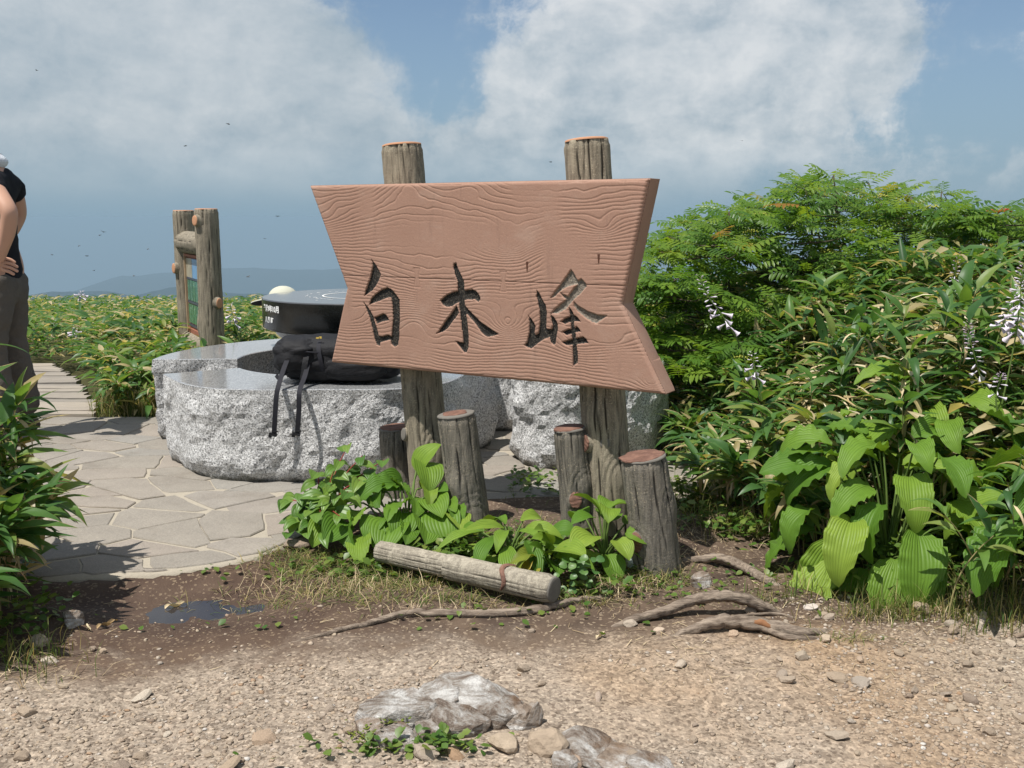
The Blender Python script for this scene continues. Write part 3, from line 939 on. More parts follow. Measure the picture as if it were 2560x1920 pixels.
ctr_u = -0.65
sign_root = empty('trail_sign', (B_O.x + B_D.x * ctr_u, B_O.y + B_D.y * ctr_u + 0.10, 0.0))
tag(sign_root, 'large terracotta summit sign board carved with three characters, on two bark-textured posts', 'sign')
Oi = B_O - sign_root.location
du_t = B_D


def bpt(u, v, w):
    return (Oi.x + B_D.x * u + B_N.x * w, Oi.y + B_D.y * u + B_N.y * w, Oi.z + v)


FR = np.stack([Oi.x + B_D.x * U + B_N.x * depth, Oi.y + B_D.y * U + B_N.y * depth, Oi.z + W], -1).reshape(-1, 3)
ii, jj = np.meshgrid(np.arange(NV - 1), np.arange(NU - 1), indexing='ij')
a0 = (ii * NU + jj).ravel()
quads = np.stack([a0, a0 + NU, a0 + NU + 1, a0 + 1], 1)
mf = allm.ravel()
qm = mf[quads].all(1)
verts = [tuple(p) for p in FR]
faces = [tuple(q) for q in quads[~qm]]
# sides and back
ring = [j for j in range(NU)] + [i * NU + NU - 1 for i in range(1, NV)] + [(NV - 1) * NU + j for j in range(NU - 2, -1, -1)] + [i * NU for i in range(NV - 2, 0, -1)]
Uf, Wf = U.ravel(), W.ravel()
rows_ = []
for wb, ins in ((-0.017, 0.0), (-THICK + 0.012, 0.0), (-THICK, 0.010)):
    k = len(verts)
    for r_ in ring:
        u, v = Uf[r_], Wf[r_]
        u += (0.0 if abs(u + 0.65) < 0.01 else (ins if u < -0.65 else -ins)) * (1 if abs(u + .65) > .5 else 0)
        v += -ins if v > 0.2 else (ins if v < -0.2 else 0)
        jit = 0.0012 * fbm(u * 9, v * 9, wb * 20, 3, 3) if 0 > wb > -THICK + .001 else 0
        verts.append(bpt(u, v, wb + jit))
    rows_.append(list(range(k, k + len(ring))))
prev = ring
for row in rows_:
    for q in range(len(ring)):
        q2 = (q + 1) % len(ring)
        faces.append((prev[q2], prev[q], row[q], row[q2]))
    prev = row
faces.append(tuple(prev))
bo = mesh_obj('sign_board', verts, faces, m_sign, sign_root)
bo.data.polygons[-1].use_smooth = False
for m in masks:
    qs = quads[qm & m.ravel()[quads].all(1)]
    used = np.unique(qs)
    remap = {int(u): i for i, u in enumerate(used)}
    lo = mesh_obj('carved_character', [tuple(FR[u]) for u in used], [tuple(remap[int(x)] for x in q) for q in qs], m_letter, sign_root)
    at = lo.data.attributes.new('pale', 'FLOAT', 'POINT')
    at.data.foreach_set('value', palef.ravel()[used].astype(np.float32))
# two small rust stains running from old nail holes
for kx, ky, ln in ((1322, 745, 0.030), (1718, 705, 0.026)):
    ku, kv = to_board(720 + kx / 2.212, 320 + ky / 2.212)
    pts = [(-.0045, .004), (.0045, .005), (.0035, -.006), (.0022, -ln), (-.0012, -ln * 1.1), (-.0035, -.008)]
    V = [bpt(ku + x, kv + y, 0.0012) for x, y in pts] + [bpt(ku + x * .8, kv + y * .8, -0.004) for x, y in pts]
    F = [tuple(range(6))[::-1]] + [(i, (i + 1) % 6, 6 + (i + 1) % 6, 6 + i) for i in range(6)]
    mesh_obj('rust_stain', V, F, m_stain, sign_root, False)


# ------------------------------------------------------------------ bark-textured concrete posts
def bark_post(base, top, r0, r1, seed, lines=17, segs=96, knots=(), wob=0.0, topcut=0.0):
    """bark-grooved post; returns vertices, faces, groove values and the top ring centre"""
    rg = random.Random(seed)
    base, top = Vector(base), Vector(top)
    ax = (top - base)
    L = ax.length
    ax.normalize()
    e1 = ax.cross(Vector((0, 1, 0))).normalized()
    e2 = ax.cross(e1).normalized()
    rows = max(14, int(L / 0.011))
    ang = [2 * PI * (i + rg.uniform(-.3, .3)) / lines for i in range(lines)]
    ph = [rg.uniform(0, 50) for _ in range(lines)]
    dp = [rg.uniform(0.35, 1.0) for _ in range(lines)]
    th = np.linspace(0, 2 * PI, segs, endpoint=False)
    V, G = [], []
    for i in range(rows + 1):
        t = i / rows
        z = t * L
        c = base + ax * z
        r = r0 + (r1 - r0) * t
        gr = np.zeros(segs)
        for a, p, d in zip(ang, ph, dp):
            aa = a + 0.20 * noise.noise(Vector((z * 4, p, 0)))
            d2 = d * max(0.0, min(1.0, 0.65 + 1.5 * noise.noise(Vector((z * 7, p, 5)))))
            dd = (th - aa + PI) % (2 * PI) - PI
            gr = np.maximum(gr, d2 * np.exp(-(dd / 0.046) ** 2))
        for k in range(segs):
            an = th[k]
            dr = -0.0100 * gr[k] * (r / 0.085)
            dr += 0.0035 * noise.noise(Vector((math.cos(an) * 2.2, math.sin(an) * 2.2, z * 3 + seed)))
            dr += 0.0016 * noise.noise(Vector((math.cos(an) * 9, math.sin(an) * 9, z * 26 + seed)))
            for (ka, kz, kr, kd) in knots:
                dd = ((an - ka + PI) % (2 * PI) - PI) * r
                q = math.hypot(dd, (z - kz) * 0.7) / kr
                dr += kd * math.exp(-q * q)
                if 0.8 < q < 2.6 and z > kz - 0.03:
                    dr += 0.003 * math.sin(q * 16) * math.exp(-(q - 1.4) ** 2 * 2) * (1 if kd > 0 else 0.6)
            if t > 1 - 0.012 / L:
                dr -= 0.004
            zt = topcut * math.cos(an) * t
            p = c + e1 * (math.cos(an) * (r + dr)) + e2 * (math.sin(an) * (r + dr)) + ax * zt
            V.append(p)
            G.append(float(gr[k]))
    F = []
    for i in range(rows):
        for k in range(segs):
            k2 = (k + 1) % segs
            F.append((i * segs + k, (i + 1) * segs + k, (i + 1) * segs + k2, i * segs + k2))
    F.append(tuple(range(segs)))
    F.append(tuple(rows * segs + k for k in range(segs))[::-1])
    return V, F, G, (e1, e2, ax)


def build_post(name, parent, base, top, r0, r1, seed, mat, **kw):
    V, F, G, fr = bark_post(base, top, r0, r1, seed, **kw)
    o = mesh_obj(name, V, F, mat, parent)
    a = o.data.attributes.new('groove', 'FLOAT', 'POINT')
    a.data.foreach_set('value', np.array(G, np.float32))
    o.data.polygons[-1].use_smooth = False
    o.data.polygons[-2].use_smooth = False
    return o, fr


def disc(c, e1, e2, n, r, h, mat, name, parent, segs=28, wav=0.06, seed=0, dome=0.2):
    """slightly domed, ragged-edged round plate"""
    V = [Vector(c) + n * (h * (1 + dome))]
    F = []
    for j, (rr, hh) in enumerate(((0.6, 1.12), (0.93, 1.0), (1.0, 0.6), (1.0, -0.4))):
        for k in range(segs):
            an = 2 * PI * k / segs
            w = 1 + wav * noise.noise(Vector((math.cos(an) * 2.5, math.sin(an) * 2.5, seed * 3.1)))
            V.append(Vector(c) + (e1 * math.cos(an) + e2 * math.sin(an)) * (r * rr * w) + n * (h * hh))
    for k in range(segs):
        k2 = (k + 1) % segs
        F.append((0, 1 + k, 1 + k2))
        for j in range(3):
            F.append((1 + j * segs + k, 1 + (j + 1) * segs + k, 1 + (j + 1) * segs + k2, 1 + j * segs + k2))
    return mesh_obj(name, V, F, mat, parent)


def branch_stub(parent, p, direction, r, ln, mat_bark, mat_end, seed=0, ell=1.25):
    """sawn-off branch: a short collar with a painted oval cut end"""
    d = Vector(direction).normalized()
    a = d.cross(Vector((0, 0, 1))).normalized()
    b = a.cross(d).normalized()
    segs = 24
    V, F = [], []
    for i, (t, rr) in enumerate(((-0.6, 1.9), (0.0, 1.5), (0.4, 1.2), (0.8, 1.06), (1.0, 1.0))):
        for k in range(segs):
            an = 2 * PI * k / segs
            w = 1 + 0.06 * noise.noise(Vector((math.cos(an) * 2, math.sin(an) * 2, seed + t)))
            V.append(Vector(p) + d * (ln * t) + a * (math.cos(an) * r * rr * w) + b * (math.sin(an) * r * rr * w * ell))
    for i in range(4):
        for k in range(segs):
            k2 = (k + 1) % segs
            F.append((i * segs + k, i * segs + k2, (i + 1) * segs + k2, (i + 1) * segs + k))
    F.append(tuple(4 * segs + k for k in range(segs)))
    st = mesh_obj('branch_stub', V, F, mat_bark, parent)
    disc(Vector(p) + d * ln, a, b * ell, d, r * 1.02, 0.004, mat_end, 'cut_end', st, 24, 0.05, seed)
    return st


def rel(o, p):
    return Vector(p) - o.location


PO = B_O - B_N * (THICK + 0.078)                             # plane of the post axes
pl_t, pl_b = onplane(1004, 364, PO, B_N), onplane(1073, 1180, PO, B_N)
pr_t, pr_b = onplane(1466, 352, PO, B_N), onplane(1526, 1300, PO, B_N)
for (t_, b_, sd, kn) in ((pl_t, pl_b, 3, ()), (pr_t, pr_b, 8, ())):
    ext = (b_ - t_).normalized()
    b2 = b_ + ext * ((b_.z + 0.05) / max(0.1, -ext.z))
    L_ = (t_ - b2).length
    kl = [] if sd == 3 else [(0, 0, 1, 0)]
    rad = 0.086
    po_, frm = build_post('post', sign_root, rel(sign_root, b2), rel(sign_root, t_), rad * 1.04, rad, sd, m_post, lines=18, knots=[(R(70), 0.55, 0.045, 0.014), (R(-110), 1.62, 0.03, -0.008), (R(130), 0.30, 0.05, 0.012)])
    e1, e2, ax = frm
    disc(rel(sign_root, t_), e1, e2, ax, rad * 0.965, 0.006, m_cut_pale, 'post_cap', sign_root, 32, 0.05, sd)


def on_post(pt_, pb_, px, py, rad):
    """point on the visible surface of a post under a photo point"""
    c = Vector((0, 0, EYE))
    r = ray(px, py)
    best = None
    for i in range(400):
        t = 2.5 + i * 0.01
        p = c + r * t
        ax = (pt_ - pb_).normalized()
        q = pb_ + ax * (p - pb_).dot(ax)
        if (p - q).length < rad:
            return p, (p - q).normalized()
    return p, (p - q).normalized()


p_, n_ = on_post(pr_t, pr_b, 1471, 1108, 0.086)
branch_stub(sign_root, rel(sign_root, p_) - n_ * 0.012, Vector((-0.80, -0.6, 0.05)), 0.0245, 0.032, m_post, m_cut, 2, 1.35)
p_, n_ = on_post(pr_t, pr_b, 1512, 1108, 0.086)
branch_stub(sign_root, rel(sign_root, p_) - n_ * 0.012, n_ + Vector((0.1, 0, 0)), 0.019, 0.016, m_post, m_rim, 5, 1.15)
p_, n_ = on_post(pl_t, pl_b, 1016, 1086, 0.086)
branch_stub(sign_root, rel(sign_root, p_) - n_ * 0.012, Vector((-0.75, -0.65, 0.1)), 0.017, 0.028, m_post, m_rim, 6, 1.6)


# ------------------------------------------------------------------ the four concrete stumps
def stump(label, tpx, bpx, Y, wpx, seed, stubs=(), cap_r=0.86, lean=0.0, Yb=None):
    top = ony(*tpx, Y)
    bot = ony(*bpx, Yb or Y)
    r = wpx / F_PX * Y / 2
    d = (top - bot).normalized()
    bot = bot - d * ((bot.z + 0.06) / d.z)
    root = empty('stump', (bot.x, bot.y, 0))
    tag(root, label, 'stump', 'concrete stumps round the sign posts')
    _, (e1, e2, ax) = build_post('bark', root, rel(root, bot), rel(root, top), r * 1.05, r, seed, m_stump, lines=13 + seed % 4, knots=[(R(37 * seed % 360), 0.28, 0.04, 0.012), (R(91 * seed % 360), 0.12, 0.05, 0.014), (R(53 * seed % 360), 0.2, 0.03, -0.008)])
    disc(rel(root, top), e1, e2, ax, r * 0.985, 0.005, m_rim, 'rim', root, 32, 0.06, seed)
    disc(rel(root, top) + ax * 0.004 + e1 * r * 0.05, e1, e2, ax, r * cap_r, 0.005, m_cut, 'cut_top', root, 32, 0.16, seed + 2)
    for (px, py, dx, dy, dz, rr, ln, el) in stubs:
        p, n = on_post(top, bot, px, py, r)
        branch_stub(root, rel(root, p) - n * 0.012, (dx, dy, dz), rr, ln, m_stump, m_cut, seed + px, el)
    return root, top, bot, r


stump('weathered grey stump in front of the left post, tallest of the low stumps', (1140, 1036), (1180, 1335), 3.82, 97, 21, cap_r=0.66)
stump('short grey stump partly hidden behind the left sign post and heart-leaved plant', (992, 1070), (1006, 1240), 4.42, 92, 22, cap_r=0.9)
stump('grey stump left of the right post with two painted branch stubs low on its side', (1424, 1072), (1452, 1350), 3.76, 84, 23,
      stubs=((1437, 1252, 0.0, -1, 0.25, 0.0235, 0.028, 1.35), (1398, 1288, -0.85, -0.55, 0.1, 0.021, 0.03, 1.5)), cap_r=0.95)
stump('brown-topped stump farthest right, streaked with tan, tilting away from the right post', (1608, 1143), (1644, 1412), 3.47, 119, 24,
      stubs=((1592, 1352, -0.55, -0.85, -0.05, 0.025, 0.03, 1.5), (1550, 1212, -0.95, -0.25, 0.3, 0.016, 0.012, 1.6)), cap_r=0.97)

# ------------------------------------------------------------------ concrete log edging the planting bed
la, lb = onz(950, 1378, 0.045), onz(1384, 1474, 0.052)
log_root = empty('edging_log', ((la + lb) / 2).to_tuple()[:2] + (0,))
tag(log_root, 'pale bark-textured concrete log lying on the soil in front of the sign', 'log')
ld = (lb - la).normalized()
LL = (lb - la).length
segdef = ((0.0, 0.43, 0.038, 0.039, 31), (0.425, 1.0, 0.045, 0.046, 32))
for t0, t1, r0, r1, sd in segdef:
    build_post('log_segment', log_root, rel(log_root, la + ld * LL * t0), rel(log_root, la + ld * LL * t1), r0, r1, sd, m_log, lines=15, segs=80)
le1 = ld.cross(Vector((0, 0, 1))).normalized()
le2 = le1.cross(ld).normalized()
disc(rel(log_root, lb), le1, le2, ld, 0.0425, 0.005, m_rim, 'end_face', log_root, 32, 0.04, 1)
V, F = [], []
for i in range(5):
    for k in range(19):
        an = R(-25 + 150 * k / 18)
        w = 0.020 * (0.55 + 0.45 * math.sin(PI * k / 18)) * (i / 4 - 0.5)
        rr = 0.0495 + (0.004 if 0 < i < 4 else -0.002)
        V.append(rel(log_root, la + ld * (LL * 0.76 + w + 0.012 * math.sin(k * .4))) + le1 * (math.cos(an) * rr) + le2 * (math.sin(an) * rr))
for i in range(4):
    for k in range(18):
        F.append((i * 19 + k, i * 19 + k + 1, (i + 1) * 19 + k + 1, (i + 1) * 19 + k))
mesh_obj('cut_scar', V, F, m_cut, log_root)
# ------------------------------------------------------------------ crazy paving: each flagstone its own piece in a bed of mortar
pxs = list(np.linspace(-4.4, 2.6, 141))
V, F = [], []
for x in pxs:
    f = pave_front(x) + 0.02 * fbm(x, 0, 7, 4, 5)
    pr = [(f, -0.075), (f + 0.01, -0.012), (f + 0.04, -0.0028), (4.8, -0.0028), (5.5, -0.0028), (6.2, -0.0028), (6.24, -0.075)]
    for y, z in pr:
        V.append((x, y, z))
n_ = 7
for i in range(len(pxs) - 1):
    for j in range(n_ - 1):
        F.append((i * n_ + j, (i + 1) * n_ + j, (i + 1) * n_ + j + 1, i * n_ + j + 1))
pavement = mesh_obj('pavement', V, F, m_mortar)
tag(pavement, kind='structure')
pr_ = random.Random(5)
seeds = []
while len(seeds) < 330:
    best, bd = None, -1
    for _ in range(9):
        c = (pr_.uniform(-4.3, 2.5), pr_.uniform(3.3, 6.2))
        d = min([math.hypot((c[0] - s[0]) * 0.74, c[1] - s[1]) * s[2] for s in seeds] or [9])
        if d > bd:
            best, bd = c, d
    seeds.append((*best, pr_.uniform(0.62, 1.55)))


def clip_poly(poly, nx_, ny_, d):
    """keeps the side where n.p <= d"""
    out = []
    for i in range(len(poly)):
        a, b_ = poly[i], poly[(i + 1) % len(poly)]
        da, db = nx_ * a[0] + ny_ * a[1] - d, nx_ * b_[0] + ny_ * b_[1] - d
        if da <= 0:
            out.append(a)
        if (da < 0) != (db < 0) and abs(da - db) > 1e-12:
            t = da / (da - db)
            out.append((a[0] + (b_[0] - a[0]) * t, a[1] + (b_[1] - a[1]) * t))
    return out


for i, (sx, sy, sw) in enumerate(seeds):
    poly = [(-4.38, 3.2), (2.58, 3.2), (2.58, 6.19), (-4.38, 6.19)]
    for j, (qx, qy, qw) in enumerate(seeds):
        if i == j or math.hypot(qx - sx, qy - sy) > 1.6:
            continue
        vx, vy = (qx - sx) * 0.55, qy - sy
        L = math.hypot(vx, vy)
        vx, vy = vx / L, vy / L
        k = random.Random(min(i, j) * 1000 + max(i, j))
        fr_ = sw / (sw + qw)
        mx, my = sx + (qx - sx) * fr_, sy + (qy - sy) * fr_
        gap = k.choice((0.0015, 0.003, 0.005, 0.007, 0.012))
        tw = k.uniform(-.30, .30)
        vx, vy = vx * math.cos(tw) - vy * math.sin(tw), vx * math.sin(tw) + vy * math.cos(tw)
        poly = clip_poly(poly, vx, vy, vx * mx + vy * my - gap)
        if len(poly) < 3:
            break
    if len(poly) < 3:
        continue
    if max(p[1] - pave_front(p[0]) for p in poly) < 0.12:
        continue
    pts = []
    for q in range(len(poly)):
        a, b_ = poly[q], poly[(q + 1) % len(poly)]
        L = math.hypot(b_[0] - a[0], b_[1] - a[1])
        kk = max(1, int(L / 0.07))
        for t in range(kk):
            x, y = a[0] + (b_[0] - a[0]) * t / kk, a[1] + (b_[1] - a[1]) * t / kk
            if t:
                x += 0.014 * noise.noise(Vector((x * 9, y * 9, 1)))
                y += 0.012 * noise.noise(Vector((x * 9, y * 9, 4)))
            y = max(y, pave_front(x) + 0.045 + 0.04 * noise.noise(Vector((x * 5, 3, i))))
            pts.append((x, y))
    cx, cy_ = sum(p[0] for p in pts) / len(pts), sum(p[1] for p in pts) / len(pts)
    if len(pts) < 4 or max(p[1] for p in pts) - min(p[1] for p in pts) < 0.05:
        continue
    zt = pr_.uniform(0.0, 0.005)
    tx, ty = pr_.uniform(-.004, .004), pr_.uniform(-.004, .004)
    V, n2 = [], len(pts)
    for ins, dz in ((0.0, -0.03), (0.0, -0.004), (0.004, 0.0)):
        for x, y in pts:
            d = math.hypot(x - cx, y - cy_) + 1e-6
            V.append((x - cx - (x - cx) / d * ins, y - cy_ - (y - cy_) / d * ins, zt + dz + tx * (x - cx) + ty * (y - cy_)))
    F = [tuple(range(2 * n2, 3 * n2))]
    for r_ in range(2):
        for q in range(n2):
            q2 = (q + 1) % n2
            F.append((r_ * n2 + q, r_ * n2 + q2, (r_ + 1) * n2 + q2, (r_ + 1) * n2 + q))
    o = mesh_obj('flagstone', V, F, m_flag, pavement, False, (cx, cy_, 0))

# ------------------------------------------------------------------ boardwalk leading off to the left
bw = empty('boardwalk', (-3.6, 6.9, 0))
tag(bw, 'weathered grey plank boardwalk running off through the dwarf bamboo behind the standing man', 'boardwalk')
edge_pts = [(6.24, -2.66), (6.55, -2.78), (6.93, -3.00), (7.3, -3.2), (7.6, -3.36), (7.9, -3.56), (8.6, -4.0), (9.4, -4.4)]
y = 6.30
br = random.Random(3)
pl_me = {}
while y < 9.0:
    w = br.uniform(0.078, 0.104)
    for (ya, xa), (yb, xb) in zip(edge_pts, edge_pts[1:]):
        if ya <= y <= yb:
            xr = xa + (xb - xa) * (y - ya) / (yb - ya)
    ln = 1.45
    zb = 0.012 - 0.05 * max(0, y - 7.7) ** 1.5 + br.uniform(-.006, .006)
    V, F = [], []
    nseg = 10
    for i in range(nseg + 1):
        x = -ln / 2 + ln * i / nseg
        sag = 0.008 * noise.noise(Vector((x * 2, y * 7, 0)))
        for (yy, zz) in ((-w / 2, -0.035), (w / 2, -0.035), (w / 2, -0.005), (w / 2 - 0.008, 0), (-w / 2 + 0.008, 0), (-w / 2, -0.005)):
            V.append((x, yy + sag, zz + sag * 1.1))
    for i in range(nseg):
        for k in range(6):
            k2 = (k + 1) % 6
            F.append((i * 6 + k, i * 6 + k2, (i + 1) * 6 + k2, (i + 1) * 6 + k))
    F += [tuple(range(6))[::-1], tuple(nseg * 6 + k for k in range(6))]
    o = mesh_obj('plank', V, F, m_plank, bw, False, rel(bw, (xr - ln / 2 + br.uniform(-.02, .02), y, zb)))
    o.rotation_euler = (0, br.uniform(-.006, .006), br.uniform(-.02, .02) + 0.02)
    y += w + br.choice((0.012, 0.018, 0.026, 0.038))
for s_ in (0.18, 1.15):
    mbx = MB()
    pts = [(xx - s_, yy, -0.062 - 0.06 * max(0, yy - 7.7) ** 1.5) for yy, xx in edge_pts[:7]]
    mbx.tube([rel(bw, p) for p in spline(pts, 4)], 0.036, 6)
    mbx.build('bearer', m_plank, bw, False)


# ------------------------------------------------------------------ granite benches round the table
def arc_outline(C, rin, rout, a0, a1, step=0.022):
    pts = []
    n = int((a1 - a0) * 1.0 / step)
    for i in range(n + 1):
        a = a0 + (a1 - a0) * i / n
        r = rout(a) if callable(rout) else rout
        pts.append((C[0] + r * math.cos(a), C[1] + r * math.sin(a)))
    re = math.hypot(pts[-1][0] - C[0], pts[-1][1] - C[1])
    m = max(2, int((re - rin) / step))
    for i in range(1, m):
        r = re + (rin - re) * i / m
        pts.append((C[0] + r * math.cos(a1), C[1] + r * math.sin(a1)))
    n = int((a1 - a0) * rin / step)
    for i in range(n + 1):
        a = a1 - (a1 - a0) * i / n
        pts.append((C[0] + rin * math.cos(a), C[1] + rin * math.sin(a)))
    rs = math.hypot(pts[0][0] - C[0], pts[0][1] - C[1])
    for i in range(1, m):
        r = rin + (rs - rin) * i / m
        pts.append((C[0] + r * math.cos(a0), C[1] + r * math.sin(a0)))
    return pts


def poly_outline(poly, step=0.022, smooth_n=6):
    pts = []
    for i in range(len(poly)):
        a, b_ = poly[i], poly[(i + 1) % len(poly)]
        L = math.hypot(b_[0] - a[0], b_[1] - a[1])
        k = max(1, int(L / step))
        for t in range(k):
            pts.append((a[0] + (b_[0] - a[0]) * t / k, a[1] + (b_[1] - a[1]) * t / k))
    for _ in range(smooth_n):
        pts = [((pts[i - 1][0] + 2 * pts[i][0] + pts[(i + 1) % len(pts)][0]) / 4, (pts[i - 1][1] + 2 * pts[i][1] + pts[(i + 1) % len(pts)][1]) / 4) for i in range(len(pts))]
    return pts


def granite_block(name, label, cat, outline, h, seed, top_mat, group=None, rough=0.024, undercut=0.055, roundtop=0.0):
    cx = sum(p[0] for p in outline) / len(outline)
    cy_ = sum(p[1] for p in outline) / len(outline)
    root = empty(name, (cx, cy_, 0))
    tag(root, label, cat, group)
    n = len(outline)
    area = sum(outline[i][0] * outline[(i + 1) % n][1] - outline[(i + 1) % n][0] * outline[i][1] for i in range(n))
    sgn = 1 if area > 0 else -1
    nor = []
    for i in range(n):
        a, b_ = outline[i - 2], outline[(i + 2) % n]
        dx, dy = b_[0] - a[0], b_[1] - a[1]
        L = math.hypot(dx, dy) + 1e-9
        nor.append((dy / L * sgn, -dx / L * sgn))
    rows = 22
    V, F = [], []
    for j in range(rows + 1):
        t = j / rows
        z = -0.04 + (h + 0.04) * t
        for i in range(n):
            x, y = outline[i]
            p = Vector((x * 1.0, y * 1.0, z + seed * 3.7))
            amp = min(1.0, (1 - t) * 7)
            d = rough * amp * (noise.fractal(p * 5.0, 0.9, 2.0, 5) * 0.95 + 0.35 * abs(noise.noise(p * 13)) - 0.1)
            # chisel-split facets
            cell = noise.voronoi(p * 5.5)[0]
            d += rough * amp * 0.7 * (cell[1] - cell[0] - 0.25)
            # broken-away foot
            foot = h * (0.16 + 0.24 * noise.noise(Vector((x * 1.7, y * 1.7, seed))))
            if z < foot:
                d -= undercut * ((foot - z) / (foot + 0.04)) ** 1.2 * 0.9
            if roundtop and z > h - roundtop:
                q = (z - h + roundtop) / roundtop
                d -= roundtop * (1 - math.sqrt(max(0.0, 1 - q * q)))
            nx_, ny_ = nor[i]
            V.append((x + nx_ * d - cx, y + ny_ * d - cy_, z))
    for j in range(rows):
        for i in range(n):
            i2 = (i + 1) % n
            q = (j * n + i, j * n + i2, (j + 1) * n + i2, (j + 1) * n + i)
            F.append(q if sgn > 0 else q[::-1])
    body = mesh_obj('rough_body', V, F, m_granite, root)
    body.data.polygons.foreach_set('use_smooth', [False] * len(body.data.polygons))
    topring = V[rows * n:]
    tv = [(v[0], v[1], h) for v in topring] + [(v[0] - nor[i][0] * 0.006, v[1] - nor[i][1] * 0.006, h + 0.004) for i, v in enumerate(topring)]
    tf = [(i, (i + 1) % n, n + (i + 1) % n, n + i) if sgn > 0 else (i, n + i, n + (i + 1) % n, (i + 1) % n) for i in range(n)]
    cap = tuple(range(n, 2 * n))
    tf.append(cap if sgn > 0 else cap[::-1])
    mesh_obj('seat_top', tv, tf, top_mat, root, False)
    return root


BC = (-0.95, 5.60)


def rF(a):
    d = math.degrees(a)
    return 1.035 - 0.17 * sstep(292, 340, d) + 0.035 * math.sin(d * 0.11)


granite_block('stone_bench', 'curved grey granite bench in front of the round table, holding the black backpack', 'bench', arc_outline(BC, 0.60, rF, R(212), R(347)), 0.452, 1, m_polish, 'granite benches round the table')
granite_block('stone_bench', 'curved grey granite bench left of the round table, its end beside the boardwalk', 'bench', arc_outline(BC, 0.60, lambda a: 1.06 - 0.05 * sstep(110, 90, math.degrees(a)), R(184), R(292 - 190)) if False else arc_outline(BC, 0.60, 1.07, R(96), R(184)), 0.462, 2, m_polish, 'granite benches round the table')
granite_block('stone_bench', 'rounded rough granite block under the right end of the sign board', 'bench',
              poly_outline([(0.0, 5.02), (0.10, 4.86), (0.30, 4.80), (0.52, 4.88), (0.74, 5.06), (0.86, 5.34), (0.80, 5.62), (0.42, 5.66), (0.12, 5.50), (0.02, 5.25)], smooth_n=10), 0.50, 4, m_polish, 'granite benches round the table', rough=0.034, roundtop=0.035)
granite_block('stone_bench', 'granite bench added on the far side of the table to fill the shaded gap', 'bench', arc_outline(BC, 0.62, 1.03, R(10), R(74)), 0.46, 5, m_polish, 'granite benches round the table')  # invented bench, gives the shaded gap a dark backdrop

# ------------------------------------------------------------------ round black table with engraved rim
TC = Vector((-0.83, 5.70, 0))
TR_, TZ0, TZ1 = 0.585, 0.640, 0.812
table = empty('round_table', TC)
tag(table, 'round black granite table with white engraved lettering on its edge, partly behind the sign', 'table')


def lathe(prof, segs=96):
    V, F = [], []
    for r, z in prof:
        for k in range(segs):
            a = 2 * PI * k / segs
            V.append((r * math.cos(a), r * math.sin(a), z))
    for j in range(len(prof) - 1):
        for k in range(segs):
            k2 = (k + 1) % segs
            F.append((j * segs + k, j * segs + k2, (j + 1) * segs + k2, (j + 1) * segs + k))
    F.append(tuple(range(segs))[::-1])
    F.append(tuple((len(prof) - 1) * segs + k for k in range(segs)))
    return V, F


V, F = lathe([(TR_ - 0.02, TZ0), (TR_, TZ0 + 0.01), (TR_, TZ1 - 0.006)], 128)
o = mesh_obj('table_slab', V, F[:-1], m_black, table)
V, F = lathe([(TR_, TZ1 - 0.006), (TR_ - 0.004, TZ1), ], 128)
o = mesh_obj('table_top', V, F[:-2] + [F[-1]], m_black_top, table, False)
V, F = lathe([(0.26, -0.02), (0.25, 0.2), (0.24, 0.45), (0.27, TZ0 - 0.002)], 48)
mesh_obj('pedestal', V, F, m_granite, table)
# engraved rings and ticks of the panorama dial on the top
mbr = MB()


def flat_ring(mb, cx, cy_, r0, r1, a0=0, a1=360, z=TZ1 + 0.0012, n=80):
    V, F = [], []
    for i in range(n + 1):
        a = R(a0 + (a1 - a0) * i / n)
        for r in (r0, r1):
            V.append((cx + r * math.cos(a), cy_ + r * math.sin(a), z))
    for i in range(n):
        F.append((2 * i, 2 * i + 1, 2 * i + 3, 2 * i + 2))
    mb.add(V, F)


flat_ring(mbr, 0.02, 0.0, 0.262, 0.272)
mbr.build('engraved_ring', m_whitecut, table, False)
mbr = MB()
tk = random.Random(8)
for i in range(64):
    a = 2 * PI * i / 64
    if tk.random() < 0.25:
        continue
    r0 = 0.36 + 0.02 * math.sin(3 * a) + tk.uniform(-.012, .012)
    flat_ring(mbr, 0.02, 0, r0, r0 + tk.uniform(.005, .009), math.degrees(a), math.degrees(a) + tk.uniform(2.0, 4.6), n=4)
for i in range(26):
    a = tk.uniform(0, 2 * PI)
    r0 = tk.choice((0.19, 0.22, 0.31, 0.43))
    flat_ring(mbr, 0.02, 0, r0, r0 + .006, math.degrees(a), math.degrees(a) + tk.uniform(1, 2.6), n=3)
mbr.build('engraved_outline', m_whitecut, table, False)['kind'] = 'stuff'


def rim_text(body, z, a_mid, size, name):
    cu = bpy.data.curves.new('lettering', 'FONT')
    cu.body = body
    cu.size = size
    cu.align_x = 'CENTER'
    cu.align_y = 'CENTER'
    cu.resolution_u = 3
    cu.offset = 0.0020
    to = bpy.data.objects.new('lettering', cu)
    COL.objects.link(to)
    dg = bpy.context.evaluated_depsgraph_get()
    me = bpy.data.meshes.new_from_object(to.evaluated_get(dg))
    bpy.data.objects.remove(to)
    V = []
    for v in me.vertices:
        a = a_mid + v.co.x / TR_
        V.append(((TR_ + 0.0014) * math.cos(a), (TR_ + 0.0014) * math.sin(a), z + v.co.y))
    F = [tuple(p.vertices) for p in me.polygons]
    bpy.data.meshes.remove(me)
    return mesh_obj(name, V, F, m_whitecut, table, False)


rim_text('平成9年10月', 0.764, R(216), 0.038, 'engraved_date')
rim_text('八 尾 町', 0.702, R(214), 0.033, 'engraved_town')

